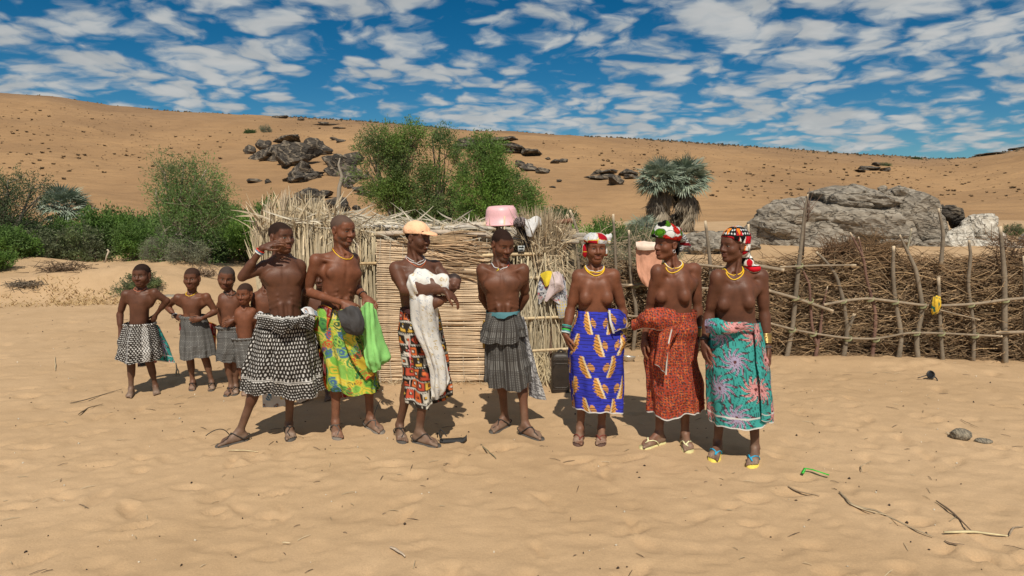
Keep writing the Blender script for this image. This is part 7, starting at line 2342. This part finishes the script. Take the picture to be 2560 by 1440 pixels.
obj('panel_rib', m.build('panel_rib', M['dirty_plastic']), jc)
for zc in (.84, .10):
    m = MB()
    for k in range(9):
        x = (k - 4) * w_ * .18
        m.tube([(x - .010, -d_ * 1.0, zc * h_ - .012), (x, -d_ * 1.02, zc * h_ + .010), (x + .010, -d_ * 1.0, zc * h_ - .012)], .003, 4, (.07, .055, .045))
    obj('raised_pattern', m.build('raised_pattern', M['dirty_plastic']), jc, kind='stuff')
m = MB(); m.tube(arc3(np.array([-w_ * .4, 0, h_ * .97]), np.array([0, 0, h_ * 1.16]), np.array([w_ * .4, 0, h_ * .97]), 12), .010, 8, (.030, .024, .020)); obj('handle', m.build('handle', M['dirty_plastic']), jc)

# tin bowl on the sand
g = G(1574, 908); s = g[1] / FPX; r = 18 * s
m = MB(); v, q = lathe([(.001, .004), (r * .55, .004), (r * .75, .02), (r * .95, .055), (r, .062), (r * .98, .064), (r * .93, .055), (r * .72, .024), (.001, .010)])
m.add(v, q, None, (.55, .52, .46)); o = thing('bowl', 'shallow tin bowl lying on the sand between two wraps', 'bowl', (g[0], g[1] + r, .0), me=m.build('bowl', M['metal'])); o.rotation_euler = (-.12, .08, 0)

# stones
def stone(label, x, y, hw, hh, seed, name='stone', sink=.25):
    g = G(x, y + hh); s = g[1] / FPX
    v, f = rock((hw * s, hw * s * .8, hh * s * 1.25), seed, 4, facets=6, rough=.05, bite=.12)
    thing(name, label, 'stone', (g[0], g[1] + hw * s * .5, hh * s * (1 - sink)), me=mesh(name, v, None, f, None, M['pebble']))


stone('smooth grey oval stone on the sand at right', 2411, 1087, 27, 13, 3)
stone('small half buried pinkish stone beside the oval stone', 2466, 1104, 21, 5, 5)
# broken black eyewear-like frame near the fence
b0 = G(2326, 952) + [0, 0, .012]
m = MB(); th = np.linspace(0, 2 * np.pi, 20, endpoint=False)
m.tube(np.stack([.036 * np.cos(th), .012 * np.sin(th), .052 + .036 * np.sin(th)], 1), .008, 6, (.012, .013, .015), closed=True)
v, f = rock((.040, .020, .040), 4, 3, facets=5, rough=.08); m.add(v + [.0, .018, .045], None, f, (.012, .012, .014))
m.tube(arc3(np.array([-.03, 0, .05]), np.array([-.07, -.03, .05]), np.array([-.14, -.01, .02]), 8), .005, 5, (.014, .014, .015)); m.tube(arc3(np.array([.03, 0, .04]), np.array([.05, -.03, .02]), np.array([.04, -.05, .0]), 8), .006, 5, (.014, .014, .015))
thing('black_plastic_scrap', 'piece of black plastic litter on the sand before the fence', 'litter', b0, me=m.build('scrap', M['plastic']))
# bent green plastic strip
b0 = G(2008, 1182)
m = MB(); pts = np.array([G(2006, 1186) + [0, 0, .008], G(2012, 1177) + [0, 0, .018], G(2030, 1180) + [0, 0, .018], G(2072, 1191) + [0, 0, .010]]) - b0
m.tube(pts, .011, 4, srgb(40, 165, 40), flat=.4)
thing('green_strip', 'bent bright green plastic strip lying on the sand at right', 'litter', b0, me=m.build('green_strip', M['plastic'], smooth=False))
# worn sandal lying behind the walking foot
b0 = G(1133, 1104); s = b0[1] / FPX
t = np.linspace(0, 1, 16); wd = np.interp(t, [0, .1, .5, .8, 1], [.010, .032, .030, .042, .016])
L_ = np.stack([(t - .5) * .21, wd, .018 + .03 * (t > .9) * (t - .9) * 10], 1); R2 = L_ * [1, -1, 1]
v = np.vstack([L_, R2[::-1]]); v2 = v - [0, 0, .014]
m = MB(); n = len(v); m.add(np.vstack([v2, v]), [(k, (k + 1) % n, n + (k + 1) % n, n + k) for k in range(n)] + [(n + k, n + k + 1, n + n - 2 - k, n + n - 1 - k) for k in range(15)], None, (.030, .030, .030))
sa = thing('lost_sandal', 'worn dark sandal lying empty behind the person in the cap', 'sandal', b0, me=m.build('lost_sandal', M['rubber'], smooth=False)); sa.rotation_euler = (0, 0, .1)
m = MB(); m.tube(arc3(np.array([-.10, .02, .02]), np.array([-.12, .06, .14]), np.array([-.05, -.02, .05]), 14), .0045, 5, STRAP); m.tube(arc3(np.array([-.08, -.03, .02]), np.array([-.13, .0, .13]), np.array([-.12, .05, .02]), 14), .0045, 5, STRAP)
obj('strap', m.build('strap', M['rubber']), sa)


# dry stalks, leaves and sticks strewn on the sand
def strew(name, label, pts, r, col, cat='stick', lift=.013, group=None, flat=.6):
    p = [G(x, y) for x, y in pts]; p = np.array([[q[0], q[1], gz(q[0], q[1]) + lift + (pt[2] if len(pt) > 2 else 0)] for q, pt in zip(p, [(*a_, 0) for a_ in pts])])
    t_ = np.linspace(0, 1, 4 * len(p)); tt_ = np.linspace(0, 1, len(p)); q = np.stack([np.interp(t_, tt_, p[:, i]) for i in range(3)], 1)
    q += np.stack([vnoise(t_ * 5, len(pts), 0, 3), vnoise(t_ * 5, 7, 0, 4), 0 * t_], 1) * .003
    zz_ = np.array([gz(a_[0], a_[1]) + lift for a_ in q]); q[:, 2] = np.convolve(np.pad(zz_, 3, mode='edge'), np.ones(7) / 7, 'valid')
    m = MB(); m.tube(q - q[0], np.interp(t_, [0, .3, 1], [r * .6, r, r * .4]), 5, np.array(col) * (1 + .2 * vnoise(t_ * 8, 3, 0, 2))[:, None], flat=flat)
    thing(name, label, cat, q[0], group, me=m.build(name, M['straw']))


strew('dry_stalk', 'long split dry palm stalk lying at the right foreground', [(2098, 1234), (2128, 1262), (2190, 1276), (2240, 1304), (2300, 1334), (2332, 1347)], .009, (.36, .28, .18))
strew('dry_stalk', 'thin pale strip peeling beside the long split stalk', [(2126, 1262), (2160, 1272), (2215, 1292)], .007, (.55, .44, .28))
strew('dry_leaf', 'dark dried leaf slanting to the pale reed at lower right', [(2340, 1258), (2370, 1280), (2400, 1306), (2432, 1336)], .008, (.13, .09, .06), 'leaf')
strew('reed_piece', 'pale yellow reed piece lying level at lower right', [(2360, 1336), (2440, 1338), (2518, 1345)], .012, (.62, .52, .30))
strew('dry_twig', 'curled twig at the lower right edge', [(2524, 1345), (2530, 1328), (2560, 1322)], .006, (.34, .26, .18))
strew('dry_leaf', 'dark narrow dry leaf left of the leftmost person', [(175, 1010), (230, 995), (305, 976)], .008, (.13, .10, .07), 'leaf')
strew('dry_leaf', 'short curved dark leaf below the longer one at left', [(196, 1040), (220, 1024), (258, 1014)], .009, (.14, .10, .06), 'leaf')
strew('dry_leaf', 'dark split leaf piece right of the green strip', [(1970, 1219), (2000, 1226), (2048, 1240)], .008, (.30, .22, .14), 'leaf')
strew('bent_stalk', 'thin bent stalk above the long split stalk', [(2178, 1152), (2152, 1164), (2156, 1178), (2172, 1184)], .005, (.42, .32, .2))
strew('dry_twig', 'pale knobbly twig in the middle foreground', [(974, 1374), (990, 1378), (1004, 1388), (1014, 1398)], .010, (.50, .40, .30))
strew('straw_piece', 'pale straw lying before the forward foot', [(570, 1127), (610, 1126), (645, 1128)], .006, (.66, .55, .33))
strew('dry_leaf', 'small split leaf between the two middle standing people', [(1202, 1118), (1222, 1134), (1240, 1152)], .007, (.24, .20, .12), 'leaf')
strew('dry_twig', 'thin forked twig right of the small split leaf', [(1108, 1168), (1116, 1160), (1126, 1158)], .004, (.28, .2, .13))
strew('straw_piece', 'short straw piece in the lower middle foreground', [(704, 1352), (725, 1356)], .005, (.66, .55, .35))
strew('straw_piece', 'pale straw beside the oval stone', [(2364, 1083), (2392, 1098)], .006, (.7, .6, .42))
strew('dry_twig', 'thin dark twigs behind the oval stone', [(2402, 1056), (2430, 1068), (2446, 1074)], .004, (.22, .16, .1))
strew('dry_stalk', 'pale stalk stuck in the sand at far left', [(138, 930), (139, 912), (138, 895)], .006, (.6, .48, .3))
strew('dry_twig', 'thin dark stalk below the pale reed piece', [(2362, 1358), (2390, 1368), (2410, 1374)], .005, (.2, .14, .1))
for k, (x, y) in enumerate(((447, 905), (440, 925))):
    pass
m = MB(); b0 = G(442, 938); pts = [(440, 938, 0), (442, 922, 0), (440, 908, 0)]
m.tube(np.array([P(x, y, b0[1]) for x, y, _ in pts]) - b0, [.010, .009, .006], 6, (.62, .50, .34)); m.tube(np.array([P(442, 920, b0[1]), P(447, 928, b0[1]), P(446, 938, b0[1])]) - b0, [.007, .006, .006], 5, (.6, .48, .32))
thing('forked_stick', 'pale forked stick standing in the sand right of the leftmost person', 'stick', b0, me=m.build('forked_stick', M['wood']))
# fine litter: droppings, chips, straw ends
rng = np.random.RandomState(91); m = MB()
v0, f0_ = ICO[2]
for _ in range(520):
    y = rng.uniform(2.9, 11) ** 1.0; x = rng.uniform(-.85, .85) * y; z = gz(x, y); r = rng.uniform(.003, .009)
    dk = rng.rand() < .65
    m.add(v0[:12] * 0 + 0, None, None) if False else None
    o8 = np.array([(1, 0, 0), (-1, 0, 0), (0, 1, 0), (0, -1, 0), (0, 0, 1), (0, 0, -1)]) * r * rng.uniform(.6, 1.6, (1, 3)) + [x, y, z + r * .4]
    m.add(o8, None, [(0, 2, 4), (2, 1, 4), (1, 3, 4), (3, 0, 4), (2, 0, 5), (1, 2, 5), (3, 1, 5), (0, 3, 5)], np.array((.045, .030, .022)) if dk else np.array((.66, .58, .45)) * rng.uniform(.7, 1.1))
for _ in range(420):
    y = rng.uniform(3, 11.5); x = rng.uniform(-.85, .85) * y; z = gz(x, y); a_ = rng.uniform(0, 6.28); L_ = rng.uniform(.02, .11)
    d = np.array([math.cos(a_), math.sin(a_), 0]) * L_; c = np.array([x, y, z + .005])
    m.tube([c - d / 2, c + [0, 0, .004], c + d / 2], [.0018, .0024, .0012], 3, (np.array((.52, .42, .27)) if rng.rand() < .45 else np.array((.14, .10, .07))) * rng.uniform(.7, 1.2), cap=False)
obj('sand_litter', m.build('sand_litter', M['straw'], smooth=False), None, kind='stuff', label='tiny droppings, chips and straw ends strewn over the sand', category='litter')
